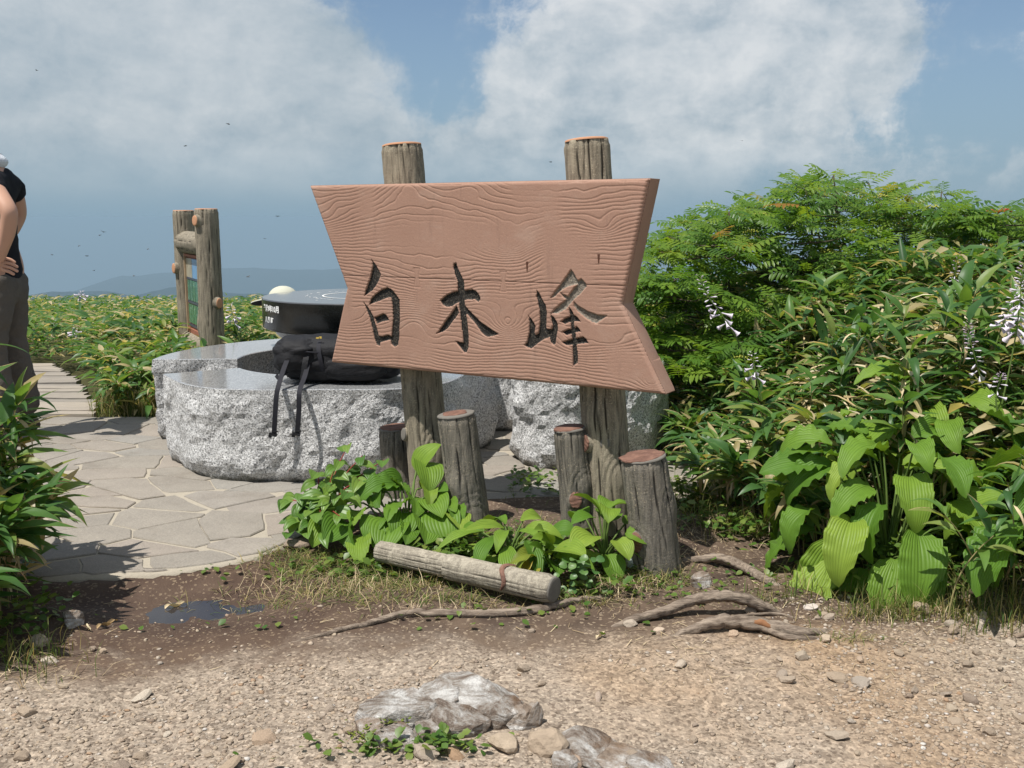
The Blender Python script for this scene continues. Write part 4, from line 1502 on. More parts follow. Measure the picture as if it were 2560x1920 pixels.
# ------------------------------------------------------------------ notice board with two bark posts
nb_n, nb_f = ony(529, 800, 7.3), ony(473, 800, 8.1)
nb = empty('notice_board', ((nb_n.x + nb_f.x) / 2, 7.7, -0.1))
tag(nb, 'notice board of green flower pictures between two tall bark-textured posts, seen nearly edge-on', 'notice board')
for (c, tpy, sd, Y) in ((nb_n, 523, 41, 7.3), (nb_f, 527, 42, 8.1)):
    t_ = ony(1280 + (c.x) / Y * F_PX, tpy, Y)
    t_.x = c.x
    b_ = Vector((c.x, Y, -0.25))
    kn = [(R(0), 0.72, 0.06, 0.02)] if sd == 41 else []
    _, (e1, e2, ax) = build_post('post', nb, rel(nb, b_), rel(nb, t_), 0.089, 0.085, sd, m_board_post, lines=16, segs=72, knots=kn)
    disc(rel(nb, t_), e1, e2, ax, 0.08, 0.005, m_cut_pale, 'post_cap', nb, 28, 0.05, sd)
for (px, py, Y, d, r_) in ((509, 552, 7.3, (-0.55, -0.85, 0.05), 0.026), (557, 758, 7.3, (0.75, -0.6, 0.0), 0.026), (447, 671, 8.1, (-0.75, -0.7, 0.0), 0.028)):
    c = nb_n if Y == 7.3 else nb_f
    dd = Vector(d).normalized()
    z = ony(px, py, Y - 0.07).z
    p = Vector((c.x, Y, z)) + Vector((dd.x, dd.y, 0)).normalized() * 0.082
    branch_stub(nb, rel(nb, p) - dd * 0.005, dd, r_, 0.03, m_board_post, m_cut_pale, px, 1.4)
nd = (nb_n - nb_f)
nd.z = 0
ndl = nd.length
nd.normalize()
nnr = Vector((-nd.y, nd.x, 0))
if nnr.dot(Vector((0.3, -1, 0))) < 0:
    nnr = -nnr
for (zc, rad, sd) in ((1.055, 0.088, 51), (0.27, 0.085, 52)):
    a_ = Vector((nb_f.x, 8.1, zc))
    b_ = Vector((nb_n.x, 7.3, zc))
    build_post('rail', nb, rel(nb, a_), rel(nb, b_), rad, rad, sd, m_board_post, lines=9, segs=56)
midp = Vector(((nb_f.x + nb_n.x) / 2, 7.7, 0))
rotm = Matrix(((nd.x, nnr.x, 0), (nd.y, nnr.y, 0), (0, 0, 1)))
pw_, pz0, pz1 = ndl - 0.19, 0.34, 0.965


def nbp(u, w, z):
    return rel(nb, midp + nd * u + nnr * w + Vector((0, 0, z)))


mb = MB()
mb.box(nbp(0, 0.0, (pz0 + pz1) / 2), (pw_, 0.03, pz1 - pz0), rotm)
mb.build('backing_panel', m_redwood, nb, False)
mb = MB()
mb.box(nbp(-pw_ / 2 + 0.012, 0.022, (pz0 + pz1) / 2), (0.024, 0.028, pz1 - pz0 + .03), rotm)
mb.build('frame_side', m_tanwood, nb, False)
mb = MB()
mb.box(nbp(pw_ / 2 - 0.012, 0.022, (pz0 + pz1) / 2), (0.024, 0.028, pz1 - pz0 + .03), rotm)
mb.build('frame_side', m_tanwood, nb, False)
mb = MB()
mb.box(nbp(0, 0.022, pz0 + 0.02), (pw_ - .05, 0.026, 0.045), rotm)
mb.build('frame_rail', m_redwood, nb, False)
mb = MB()
mb.box(nbp(0, 0.022, pz1 - 0.006), (pw_ - .05, 0.026, 0.018), rotm)
mb.build('frame_rail', m_redwood, nb, False)
m_pic, nt, b, co = material('flower_picture', 0.25, 0.5)
orn = nt.new('ObjectInfo').outputs['Random']
pc = nt.ramp(nt.noise(co, 26, 5, 0.65), [(0.3, (0.02, 0.10, 0.035)), (0.5, (0.06, 0.21, 0.07)), (0.62, (0.12, 0.30, 0.17)), (0.72, (0.50, 0.55, 0.50))])
pc = nt.mix(nt.math('MULTIPLY', orn, 0.6), pc, (0.05, 0.16, 0.19))
nt.l.new(pc, b.inputs['Base Color'])
m_band = plain('notice_title_band', (0.045, 0.06, 0.10), 0.3, 0.5)
m_photo = plain('notice_landscape_print', (0.36, 0.33, 0.25), 0.3, 0.5, 0.5, 9)
m_blue = plain('notice_blue_print', (0.16, 0.33, 0.55), 0.3, 0.5, 0.2, 9)
cols_, x0_ = 6, -pw_ / 2 + 0.035
cw = (pw_ - 0.07) / cols_
mb = MB()
mb.box(nbp(-pw_ * 0.30, 0.020, 0.86), (pw_ * 0.33, 0.006, 0.15), rotm)
mb.build('landscape_picture', m_photo, nb, False)
mb = MB()
mb.box(nbp(pw_ * 0.14, 0.020, 0.86), (pw_ * 0.52, 0.006, 0.15), rotm)
mb.build('title_panel', m_blue, nb, False)
for rz, hh in ((0.685, 0.16), (0.50, 0.15)):
    for i in range(cols_):
        mb = MB()
        mb.box(nbp(x0_ + cw * (i + .5), 0.020, rz), (cw - 0.012, 0.006, hh), rotm)
        mb.build('flower_picture', m_pic, nb, False)
for rz in (0.778, 0.592, 0.405):
    mb = MB()
    mb.box(nbp(0, 0.021, rz), (pw_ - 0.07, 0.006, 0.018), rotm)
    mb.build('caption_band', m_band, nb, False)

# ------------------------------------------------------------------ backpack
bp = empty('backpack', (-0.84, 4.86, 0.457))
tag(bp, 'black backpack lying on its side on the front granite bench with two loose straps hanging', 'backpack')


def lump(center, size, seed, sq=2.6, n=(34, 52), wr=0.05, rot=0.0):
    """soft box with wrinkles (superellipsoid)"""
    V, F = [], []
    a, b_ = n
    for i in range(a + 1):
        th = -PI / 2 + PI * i / a
        for k in range(b_):
            ph = 2 * PI * k / b_
            sp_ = lambda c: math.copysign(abs(c) ** (2 / sq), c)
            x, y, z = sp_(math.cos(th)) * sp_(math.cos(ph)), sp_(math.cos(th)) * sp_(math.sin(ph)), sp_(math.sin(th))
            w = 1 + wr * noise.fractal(Vector((x * 1.6 + seed, y * 1.6, z * 2.4)), 1, 2, 4) + wr * 0.55 * (1 - abs(noise.noise(Vector((x * 4.2 + z * 2.5 + seed, y * 3.5, z * 5.5)))) * 3)
            x, y, z = x * size[0] / 2 * w, y * size[1] / 2 * w, z * size[2] / 2 * w
            if z < 0:
                z *= 0.96
            V.append((center[0] + x * math.cos(rot) - y * math.sin(rot), center[1] + x * math.sin(rot) + y * math.cos(rot), center[2] + z))
    for i in range(a):
        for k in range(b_):
            k2 = (k + 1) % b_
            F.append((i * b_ + k, i * b_ + k2, (i + 1) * b_ + k2, (i + 1) * b_ + k))
    return V, F


V, F = lump((-0.02, 0.0, 0.108), (0.60, 0.28, 0.225), 3, 2.9, wr=0.075)
V = [(x, y, max(0.004, z * (1 - 0.45 * sstep(0.0, 0.30, x)))) for x, y, z in V]
mesh_obj('pack_body', V, F, m_pack, bp)
V, F = lump((-0.20, -0.01, 0.135), (0.24, 0.30, 0.17), 6, 3.0, wr=0.07)
mesh_obj('lid', V, F, m_pack, bp)
V, F = lump((0.08, -0.115, 0.075), (0.30, 0.10, 0.12), 9, 2.6, wr=0.08)
mesh_obj('front_pocket', V, F, m_pack, bp)


def ribbon(name, pts, w, th, mat, parent, wdir):
    P = spline(pts, 5)
    V, F = [], []
    for i, p in enumerate(P):
        t = (P[min(i + 1, len(P) - 1)] - P[max(i - 1, 0)]).normalized()
        s = Vector(wdir)
        s = (s - t * s.dot(t)).normalized()
        n = t.cross(s)
        for a, c in ((-1, -1), (1, -1), (1, 1), (-1, 1)):
            V.append(p + s * (a * w / 2) + n * (c * th / 2))
    for i in range(len(P) - 1):
        for k in range(4):
            k2 = (k + 1) % 4
            F.append((i * 4 + k, i * 4 + k2, (i + 1) * 4 + k2, (i + 1) * 4 + k))
    F += [(0, 1, 2, 3), tuple(len(P) * 4 - 4 + k for k in range(4))[::-1]]
    return mesh_obj(name, V, F, mat, parent, False)


def strap(pxpts, wdir=(1, 0.1, 0)):
    pts = [rel(bp, ony(px, py, Y)) for px, py, Y in pxpts]
    o = ribbon('strap', pts, 0.0225, 0.0035, m_strap, bp, wdir)
    e = pts[-1]
    mb = MB()
    mb.box(e + Vector((-0.004, -0.002, 0.0)), (0.036, 0.014, 0.012), Matrix.Rotation(0.25, 3, 'Y'))
    mb.box(e + Vector((-0.018, -0.002, -0.008)), (0.014, 0.012, 0.012))
    mb.box(e + Vector((0.004, -0.002, 0.014)), (0.026, 0.012, 0.006))
    mb.build('buckle', m_pack, o, False)


strap([(748, 858, 4.84), (732, 872, 4.76), (718, 900, 4.70), (706, 932, 4.63), (697, 962, 4.56), (691, 990, 4.535), (688, 1035, 4.53), (685, 1086, 4.535)])
strap([(772, 900, 4.72), (762, 940, 4.66), (752, 966, 4.575), (748, 986, 4.53), (747, 1030, 4.525), (743, 1085, 4.53)])
ribbon('haul_loop', [rel(bp, ony(*q)) for q in ((752, 905, 4.80), (735, 915, 4.78), (716, 930, 4.74), (700, 946, 4.70), (690, 938, 4.71))], 0.020, 0.004, m_strap, bp, (0.4, 0, 1))
ribbon('compression_strap', [rel(bp, ony(*q)) for q in ((786, 852, 4.86), (775, 866, 4.76), (764, 900, 4.70), (757, 950, 4.68))], 0.026, 0.006, m_pack, bp, (1, 0.2, 0.2))
# seams and a second strap round the bag
for (cx_, r1_, r2_, zc_) in ((-0.075, 0.150, 0.098, 0.108), (0.10, 0.140, 0.078, 0.088)):
    pts_ = [Vector((cx_ + 0.012 * math.sin(a * 2), r1_ * math.copysign(abs(math.cos(a)) ** .75, math.cos(a)), max(0.006, zc_ + r2_ * math.copysign(abs(math.sin(a)) ** .75, math.sin(a)) + .012))) for a in [2 * PI * k / 40 for k in range(41)]]
    ribbon('side_strap', pts_[::2], 0.020, 0.005, m_strap, bp, (1, 0, 0))
V, F = tube(spline([Vector((-0.29, -0.10, 0.15)), Vector((-0.20, -0.153, 0.165)), Vector((-0.10, -0.150, 0.158)), Vector((-0.075, -0.13, 0.16))], 8), 0.004, 6)
mesh_obj('zip_seam', V, F, m_strap, bp)
mb = MB()
mb.box(rel(bp, ony(795, 845, 4.74)), (0.018, 0.006, 0.006))
mb.box(rel(bp, ony(801, 844, 4.74)), (0.012, 0.006, 0.009))
mb.build('zip_pull', m_brass, bp, False)


# ------------------------------------------------------------------ people
def skinned(name, joints, edges, mat, parent, sub=3, first=None):
    keys = list(joints)
    if first:
        keys.remove(first)
        keys.insert(0, first)
    idx = {k: i for i, k in enumerate(keys)}
    me = bpy.data.meshes.new(name + '_skeleton')
    me.from_pydata([joints[k][0] for k in keys], [(idx[a], idx[b_]) for a, b_ in edges], [])
    o = bpy.data.objects.new(name + '_skeleton', me)
    COL.objects.link(o)
    o.modifiers.new('s', 'SKIN')
    for i, k in enumerate(keys):
        r = joints[k][1]
        sv = me.skin_vertices[0].data[i]
        sv.radius = r if isinstance(r, tuple) else (r, r)
        sv.use_root = (i == 0)
    sm = o.modifiers.new('d', 'SUBSURF')
    sm.levels = sub
    sm.render_levels = sub
    dg = bpy.context.evaluated_depsgraph_get()
    m2 = bpy.data.meshes.new_from_object(o.evaluated_get(dg))
    bpy.data.objects.remove(o)
    bpy.data.meshes.remove(me)
    m2.materials.clear()
    m2.materials.append(mat)
    if mat in (m_shirt, m_trousers, m_mauve, m_pale):
        # creases in the cloth
        co_ = [v.co.copy() for v in m2.vertices]
        no_ = [v.normal.copy() for v in m2.vertices]
        for v, c, n in zip(m2.vertices, co_, no_):
            w = noise.noise(Vector((c.x * 9, c.y * 9, c.z * 20))) * 0.010 + noise.noise(Vector((c.x * 22 + c.z * 14, c.y * 22, c.z * 30))) * 0.006
            v.co = c + n * w
    m2.polygons.foreach_set('use_smooth', [True] * len(m2.polygons))
    m2.name = name
    return obj(name, m2, parent)


def hand(j, e, key, wrist, palm, fdir, side, r=0.011):
    """adds a palm and five bent fingers to a joint table"""
    wrist, palm = Vector(wrist), Vector(palm)
    f = Vector(fdir).normalized()
    s = Vector(side).normalized()
    for i, (ln, off) in enumerate(((0.065, -0.032), (0.078, -0.011), (0.072, 0.011), (0.055, 0.032))):
        b0 = palm + s * off
        j[f'{key}f{i}a'] = (b0 + f * 0.028, r)
        j[f'{key}f{i}b'] = (b0 + f * (0.028 + ln * 0.55), r * 0.9)
        j[f'{key}f{i}c'] = (b0 + f * (0.028 + ln) + Vector((0, 0, -0.012)), r * 0.75)
        e += [(key + 'palm', f'{key}f{i}a'), (f'{key}f{i}a', f'{key}f{i}b'), (f'{key}f{i}b', f'{key}f{i}c')]
    j[key + 'ta'] = (wrist + (palm - wrist) * 0.5 - s * 0.035, r * 1.1)
    j[key + 'tb'] = (wrist + (palm - wrist) * 0.9 - s * 0.06, r * 0.95)
    e += [(key + 'wr', key + 'ta'), (key + 'ta', key + 'tb')]


def ball(c, r, mat, name, parent, n=(10, 16), fn=None):
    V, F = lump((0, 0, 0), (2, 2, 2), 0, 2.0, n, 0.0)
    V = [Vector((x * r[0], y * r[1], z * r[2])) for x, y, z in V]
    if fn:
        V = [fn(v) for v in V]
    V = [v + Vector(c) for v in V]
    return mesh_obj(name, V, F, mat, parent)


man = empty('person', (-2.885, 5.62, 0))
tag(man, 'standing person in black T-shirt and olive grey trousers, white towel at the neck', 'person')
J = {'pelvis': ((0, 0, 0.98), (0.13, 0.10)), 'waist': ((0.005, 0, 1.10), (0.125, 0.095)), 'chest': ((-0.005, 0, 1.32), (0.132, 0.098)), 'upper': ((0.0, 0, 1.435), (0.10, 0.075)),
     'neck': ((-0.03, 0, 1.555), 0.055), 'skull': ((-0.09, 0, 1.66), (0.082, 0.098)), 'crown': ((-0.09, 0, 1.72), (0.075, 0.085)), 'chin': ((-0.155, 0, 1.595), 0.042),
     'nose': ((-0.205, 0, 1.655), 0.013)}
E_ = [('pelvis', 'waist'), ('waist', 'chest'), ('chest', 'upper'), ('upper', 'neck'), ('neck', 'skull'), ('skull', 'crown'), ('skull', 'chin'), ('skull', 'nose')]
arms = {'n': ((0.085, -0.19, 1.44), (0.235, -0.285, 1.28), (0.135, -0.22, 1.06), (0.10, -0.195, 1.01)), 'f': ((0.02, 0.19, 1.44), (0.0, 0.30, 1.27), (-0.10, 0.215, 1.07), (-0.12, 0.18, 1.02))}
for k, (sh, el, wr, pa) in arms.items():
    J[k + 'sh'] = (sh, 0.062)
    J[k + 'el'] = (el, 0.047)
    J[k + 'wr'] = (wr, 0.030)
    J[k + 'palm'] = (pa, (0.034, 0.02))
    mid_ = tuple((a + c) / 2 for a, c in zip(el, wr))
    J[k + 'fa'] = (tuple(m + (0.01 if i == 0 else 0) for i, m in enumerate(mid_)), 0.044)
    E_ += [('upper', k + 'sh'), (k + 'sh', k + 'el'), (k + 'el', k + 'fa'), (k + 'fa', k + 'wr'), (k + 'wr', k + 'palm')]
    hand(J, E_, k, wr, pa, (0.8 if k == 'n' else -0.2, 0.3 if k == 'n' else -0.5, -0.25), (0.2, 0.3, 1.0))
for k, s, kn, an, toe in (('n', -1, (-0.03, -0.10, 0.52), (-0.01, -0.11, 0.09), (-0.15, -0.13, 0.04)), ('f', 1, (-0.01, 0.10, 0.52), (0.03, 0.11, 0.09), (-0.11, 0.13, 0.04))):
    J[k + 'hip'] = ((0, s * 0.09, 0.90), 0.10)
    J[k + 'kn'] = (kn, 0.065)
    J[k + 'an'] = (an, 0.045)
    J[k + 'toe'] = (toe, 0.035)
    E_ += [('pelvis', k + 'hip'), (k + 'hip', k + 'kn'), (k + 'kn', k + 'an'), (k + 'an', k + 'toe')]
skinned('body', J, E_, m_skin, man, 3, 'pelvis')


def up(p, d):
    return tuple(a + b_ for a, b_ in zip(p, d))


JS = {'hem': ((0.01, 0, 0.885), (0.158, 0.128)), 'waist': ((0.005, 0, 1.07), (0.145, 0.11)), 'chest': ((-0.005, 0, 1.32), (0.15, 0.112)), 'upper': ((-0.005, 0, 1.435), (0.118, 0.088)), 'col': ((-0.02, 0, 1.50), 0.064)}
ES = [('hem', 'waist'), ('waist', 'chest'), ('chest', 'upper'), ('upper', 'col')]
for k, (sh, el, wr, pa) in arms.items():
    JS[k + 's'] = (sh, 0.077)
    JS[k + 'm'] = (tuple(a + (c - a) * 0.50 for a, c in zip(sh, el)), 0.073)
    ES += [('upper', k + 's'), (k + 's', k + 'm')]
skinned('shirt', JS, ES, m_shirt, man, 3, 'waist')
JT = {'p': ((0, 0, 0.985), (0.142, 0.112)), 'q': ((0.015, 0, 0.90), (0.145, 0.115))}
ET = [('p', 'q')]
for k, s, kn, an in (('n', -1, (-0.03, -0.10, 0.52), (-0.005, -0.11, 0.10)), ('f', 1, (-0.01, 0.10, 0.52), (0.035, 0.11, 0.10))):
    JT[k + 'h'] = ((0.01, s * 0.085, 0.84), (0.115, 0.105))
    JT[k + 'm'] = ((-0.0, s * 0.095, 0.68), (0.10, 0.09))
    JT[k + 'k'] = (kn, (0.088, 0.080))
    JT[k + 'c'] = (tuple((a + c) / 2 + (0.02 if i == 0 else 0) for i, (a, c) in enumerate(zip(kn, an))), (0.088, 0.075))
    JT[k + 'a'] = (an, (0.085, 0.07))
    ET += [('q', k + 'h'), (k + 'h', k + 'm'), (k + 'm', k + 'k'), (k + 'k', k + 'c'), (k + 'c', k + 'a')]
skinned('trousers', JT, ET, m_trousers, man, 3, 'p')
for (x, y_) in ((-0.03, -0.12), (0.01, 0.12)):
    V, F = lump((x - 0.05, y_, 0.05), (0.29, 0.105, 0.11), 2, 2.4, (14, 20), 0.05)
    V = [(a, b_, max(0.0, c * (1.0 if a > x - 0.02 else 0.75))) for a, b_, c in V]
    mesh_obj('boot', V, F, m_shoe, man)
ball((-0.085, 0, 1.685), (0.098, 0.086, 0.105), m_hair, 'hair', man, (12, 18), lambda v: Vector((v.x + 0.012, v.y, v.z if v.z > -0.03 or v.x > 0.0 else v.z * 0.3 + 0.01)))
for s in (-1, 1):
    ball((-0.085, s * 0.088, 1.645), (0.018, 0.012, 0.032), m_skin, 'ear', man, (6, 10))
    ball((-0.175, s * 0.034, 1.668), (0.010, 0.013, 0.009), m_hair, 'eye', man, (6, 8))
ball((-0.183, 0, 1.612), (0.012, 0.024, 0.006), m_redstem, 'mouth', man, (6, 10))
V, F = [], []
for i in range(7):
    t = i / 6
    for k in range(28):
        a = 2 * PI * k / 28
        r = 0.076 + 0.032 * math.sin(PI * min(1, t * 1.15)) + 0.006 * noise.noise(Vector((math.cos(a) * 3, math.sin(a) * 3, t * 4)))
        z = 1.612 - t * 0.095 - 0.016 * math.cos(a) + 0.004 * noise.noise(Vector((math.cos(a) * 5, math.sin(a) * 5, t * 9)))
        V.append((-0.015 + r * math.cos(a), r * 1.06 * math.sin(a), z))
for i in range(6):
    for k in range(28):
        k2 = (k + 1) % 28
        F.append((i * 28 + k, (i + 1) * 28 + k, (i + 1) * 28 + k2, i * 28 + k2))
mesh_obj('towel', V, F, m_towel, man)

sit = empty('person', (-1.03, 6.28, 0))
tag(sit, 'seated person in cream hat bending low behind the round black table', 'person')
J = {'pelvis': ((0, 0, 0.585), (0.13, 0.11)), 'waist': ((-0.10, -0.02, 0.66), (0.12, 0.10)), 'chest': ((-0.22, -0.06, 0.70), (0.125, 0.10)), 'neck': ((-0.30, -0.11, 0.715), 0.055), 'skull': ((-0.365, -0.165, 0.735), 0.085), 'chin': ((-0.44, -0.20, 0.68), 0.04), 'nose': ((-0.472, -0.21, 0.725), 0.012)}
E_ = [('pelvis', 'waist'), ('waist', 'chest'), ('chest', 'neck'), ('neck', 'skull'), ('skull', 'chin'), ('skull', 'nose')]
for k, s in (('n', -1), ('f', 1)):
    sh = (-0.24 + 0.06 * s, -0.06 + 0.10 * s, 0.70)
    el = (-0.34 + 0.04 * s, -0.14 + 0.12 * s, 0.565)
    wr = (-0.16, -0.26 + 0.06 * s, 0.60)
    J[k + 'sh'], J[k + 'el'], J[k + 'wr'], J[k + 'palm'] = (sh, 0.055), (el, 0.043), (wr, 0.028), (up(wr, (0.03, -0.05, -0.01)), (0.03, 0.02))
    E_ += [('chest', k + 'sh'), (k + 'sh', k + 'el'), (k + 'el', k + 'wr'), (k + 'wr', k + 'palm')]
    hand(J, E_, k, wr, J[k + 'palm'][0], (0.3, -0.9, -0.2), (1, 0.3, 0))
    J[k + 'kn'] = ((0.24 + 0.10 * s, -0.30 + 0.06 * s, 0.53), 0.065)
    J[k + 'an'] = ((0.26 + 0.10 * s, -0.36 + 0.06 * s, 0.09), 0.045)
    J[k + 'toe'] = ((0.24 + 0.10 * s, -0.50 + 0.06 * s, 0.04), 0.035)
    E_ += [('pelvis', k + 'kn'), (k + 'kn', k + 'an'), (k + 'an', k + 'toe')]
skinned('body', J, E_, m_skin, sit, 3, 'pelvis')
JS = {'a': ((-0.02, 0, 0.60), (0.145, 0.125)), 'b': ((-0.10, -0.02, 0.66), (0.135, 0.115)), 'c': ((-0.22, -0.06, 0.70), (0.14, 0.115)), 'd': ((-0.285, -0.10, 0.712), 0.07)}
ES = [('a', 'b'), ('b', 'c'), ('c', 'd')]
for k in 'nf':
    JS[k + 's'], JS[k + 'e'] = (J[k + 'sh'][0], 0.068), (J[k + 'el'][0], 0.058)
    JS[k + 'w'] = (J[k + 'wr'][0], 0.045)
    ES += [('c', k + 's'), (k + 's', k + 'e'), (k + 'e', k + 'w')]
skinned('shirt', JS, ES, m_pale, sit, 3, 'b')
JT = {'p': ((0, 0, 0.59), (0.145, 0.125))}
ET = []
for k, s in (('n', -1), ('f', 1)):
    kn, an = J[k + 'kn'][0], J[k + 'an'][0]
    JT[k + 't'] = (tuple(a * 0.5 for a in (kn[0], kn[1])) + (0.565,), 0.098)
    JT[k + 'k'], JT[k + 'a'] = (kn, 0.082), (up(an, (0, 0, 0.03)), 0.068)
    ET += [('p', k + 't'), (k + 't', k + 'k'), (k + 'k', k + 'a')]
    V, F = lump((an[0] - 0.02, an[1] - 0.06, 0.05), (0.105, 0.28, 0.11), 2, 2.4, (12, 18), 0.05)
    mesh_obj('boot', [(a, b_, max(0, c)) for a, b_, c in V], F, m_shoe, sit)
skinned('trousers', JT, ET, m_mauve, sit, 3, 'p')
hc = Vector((-0.375, -0.165, 0.772))
hat = ball(hc, (0.088, 0.088, 0.066), m_hat, 'hat', sit, (12, 22), lambda v: Vector((v.x, v.y, max(v.z, -0.012))))
V, F = [], []
for i in range(5):
    for k in range(36):
        a = 2 * PI * k / 36
        fwd = max(0, -math.cos(a - 0.35))
        r = (0.092 + (0.045 + 0.06 * fwd) * i / 4)
        V.append((r * math.cos(a), r * 0.92 * math.sin(a), -0.006 - 0.020 * (i / 4) * fwd - 0.02 * (i / 4) ** 2 * (1 - fwd)))
n_ = len(V)
V += [(x, y_, z - 0.006) for x, y_, z in V]
for i in range(4):
    for k in range(36):
        k2 = (k + 1) % 36
        F.append((i * 36 + k, (i + 1) * 36 + k, (i + 1) * 36 + k2, i * 36 + k2))
    for k in range(36):
        k2 = (k + 1) % 36
for k in range(36):
    k2 = (k + 1) % 36
    F.append((4 * 36 + k, n_ + 4 * 36 + k, n_ + 4 * 36 + k2, 4 * 36 + k2))
brim = mesh_obj('hat_brim', V, F, m_hat, hat, True, hc)
brim.rotation_euler = (-0.22, -0.10, 0)
F2 = []
for i in range(4):
    for k in range(36):
        k2 = (k + 1) % 36
        F2.append((i * 36 + k, i * 36 + k2, (i + 1) * 36 + k2, (i + 1) * 36 + k))
mesh_obj('hat_underside', [(x, y_, z - 0.0065) for x, y_, z in V[:n_]], F2, m_hat_under, hat, True, hc).rotation_euler = (-0.22, -0.10, 0)  # underside of the brim, in near-black
# ------------------------------------------------------------------ puddle
V = [(0, 0, 0)]
n_ = 64
for k in range(n_):
    a = 2 * PI * k / n_
    V.append((0.46 * math.cos(a), 0.27 * math.sin(a), 0))
F = [(0, 1 + k, 1 + (k + 1) % n_) for k in range(n_)]
pz = min(ground_z(-1.13 + 0.02 * i, 3.17 + 0.02 * j) for i in range(-9, 10) for j in range(-5, 6))
tag(mesh_obj('puddle_water', V, F, m_water, None, False, (-1.13, 3.17, pz + 0.0085)), kind='structure')

# ------------------------------------------------------------------ exposed roots


def gp(px, py, dz=0.0):
    p = onz(px, py, 0.0)
    for _ in range(4):
        p = onz(px, py, ground_z(p.x, p.y))
    return p + Vector((0, 0, dz))


def root_thing(label, pts, seed, scar=None, side=()):
    """pts: display px x, y, lift above the ground, radius"""
    P = [gp(x * 1.1573, y * 1.1573, 0) for x, y, l, r in pts]
    c = sum(P, Vector()) / len(P)
    root = empty('tree_root', (c.x, c.y, 0))
    tag(root, label, 'root', 'bare roots crossing the soil')
    # the lift is measured from the ground straight under the seen point, so move the point towards the eye by the same ray
    Q = []
    for (x, y, l, r), p in zip(pts, P):
        Q.append(onz(x * 1.1573, y * 1.1573, p.z + l))
    sp_ = spline(Q, 12)
    n = len(sp_)
    rad = []
    for i in range(n):
        t = i / (n - 1) * (len(pts) - 1)
        k = min(int(t), len(pts) - 2)
        rr = pts[k][3] + (pts[k + 1][3] - pts[k][3]) * (t - k)
        rad.append(rr * (1 + 0.18 * noise.noise(Vector((i * 0.35, seed, 0)))))
        sp_[i] = sp_[i] + Vector((0.3, 0.3, 0.5)) * (0.009 * noise.noise(Vector((i * 0.28, seed, 3))))
    V, F = tube(sp_, rad, 18)
    V2 = []
    for i, v in enumerate(V):
        ring_, k = divmod(i, 18)
        c_ = sp_[ring_]
        a = 2 * PI * k / 18
        g = 1 + 0.16 * noise.noise(Vector((math.cos(a) * 1.6, math.sin(a) * 1.6, ring_ * 0.06 + seed))) + 0.09 * math.sin(a * 5 + ring_ * 0.11 + seed) + 0.05 * math.sin(a * 9 - ring_ * 0.07) + 0.05 * noise.noise(Vector((math.cos(a) * 5, math.sin(a) * 5, ring_ * 0.15)))
        V2.append(rel(root, c_ + (v - c_) * g))
    mesh_obj('root_wood', V2, F, m_root, root)
    for s in side:
        Ps = [onz(x * 1.1573, y * 1.1573, gp(x * 1.1573, y * 1.1573).z + l) for x, y, l, r in s]
        V, F = tube([rel(root, p) for p in spline(Ps, 6)], [a for q in s[:-1] for a in [q[3]] * 6] + [s[-1][3]], 8)
        mesh_obj('rootlet', V, F, m_root, root)
    if scar:
        a, b_ = scar
        i0, i1 = int(a * n), int(b_ * n)
        pts_ = [rel(root, sp_[i] + Vector((0.0, -0.55, 0.62)).normalized() * rad[i] * 0.62) for i in range(i0, i1)]
        m = len(pts_)
        V, F = tube(pts_, [0.002 + 0.010 * math.sin(PI * (k + .5) / m) for k in range(m)], 8)
        mesh_obj('bare_scar', V, F, m_rootscar, root)
    return root


root_thing('long thin pale root lying across the soil in front of the concrete log', [(622, 1392, -.004, .004), (700, 1370, .004, .007), (790, 1348, .006, .009), (870, 1327, .008, .012), (950, 1325, .009, .014), (1070, 1325, .010, .014), (1150, 1319, .010, .014), (1205, 1306, .012, .013), (1250, 1296, .006, .011), (1345, 1289, -.01, .008)], 1.0)
root_thing('twisted grey root arched clear of the dark soil right of the concrete log', [(1322, 1358, -.006, .008), (1370, 1337, .012, .013), (1430, 1322, .022, .0155), (1490, 1298, .045, .017), (1540, 1288, .060, .018), (1590, 1290, .055, .018), (1640, 1306, .030, .017), (1690, 1330, -.012, .012)], 2.0,
           side=[[(1560, 1335, -.002, .004), (1620, 1328, .006, .005), (1680, 1326, .004, .005), (1730, 1340, -.004, .004)]])
root_thing('thick forked root with a bare orange scar, nearest the gravel', [(1450, 1380, -.01, .010), (1500, 1358, .014, .015), (1550, 1343, .030, .019), (1610, 1345, .032, .022), (1680, 1358, .020, .022), (1740, 1368, .008, .017), (1800, 1366, -.012, .012)], 3.0, scar=(0.50, 0.68),
           side=[[(1640, 1352, .02, .010), (1700, 1376, .012, .011), (1770, 1382, -.006, .008)]])
root_thing('root running back from the rightmost stump towards the hosta', [(1450, 1212, -.006, .006), (1510, 1208, .008, .011), (1555, 1206, .022, .017), (1600, 1222, .022, .019), (1650, 1250, .010, .016), (1690, 1272, -.012, .010)], 4.0)

# ------------------------------------------------------------------ stones


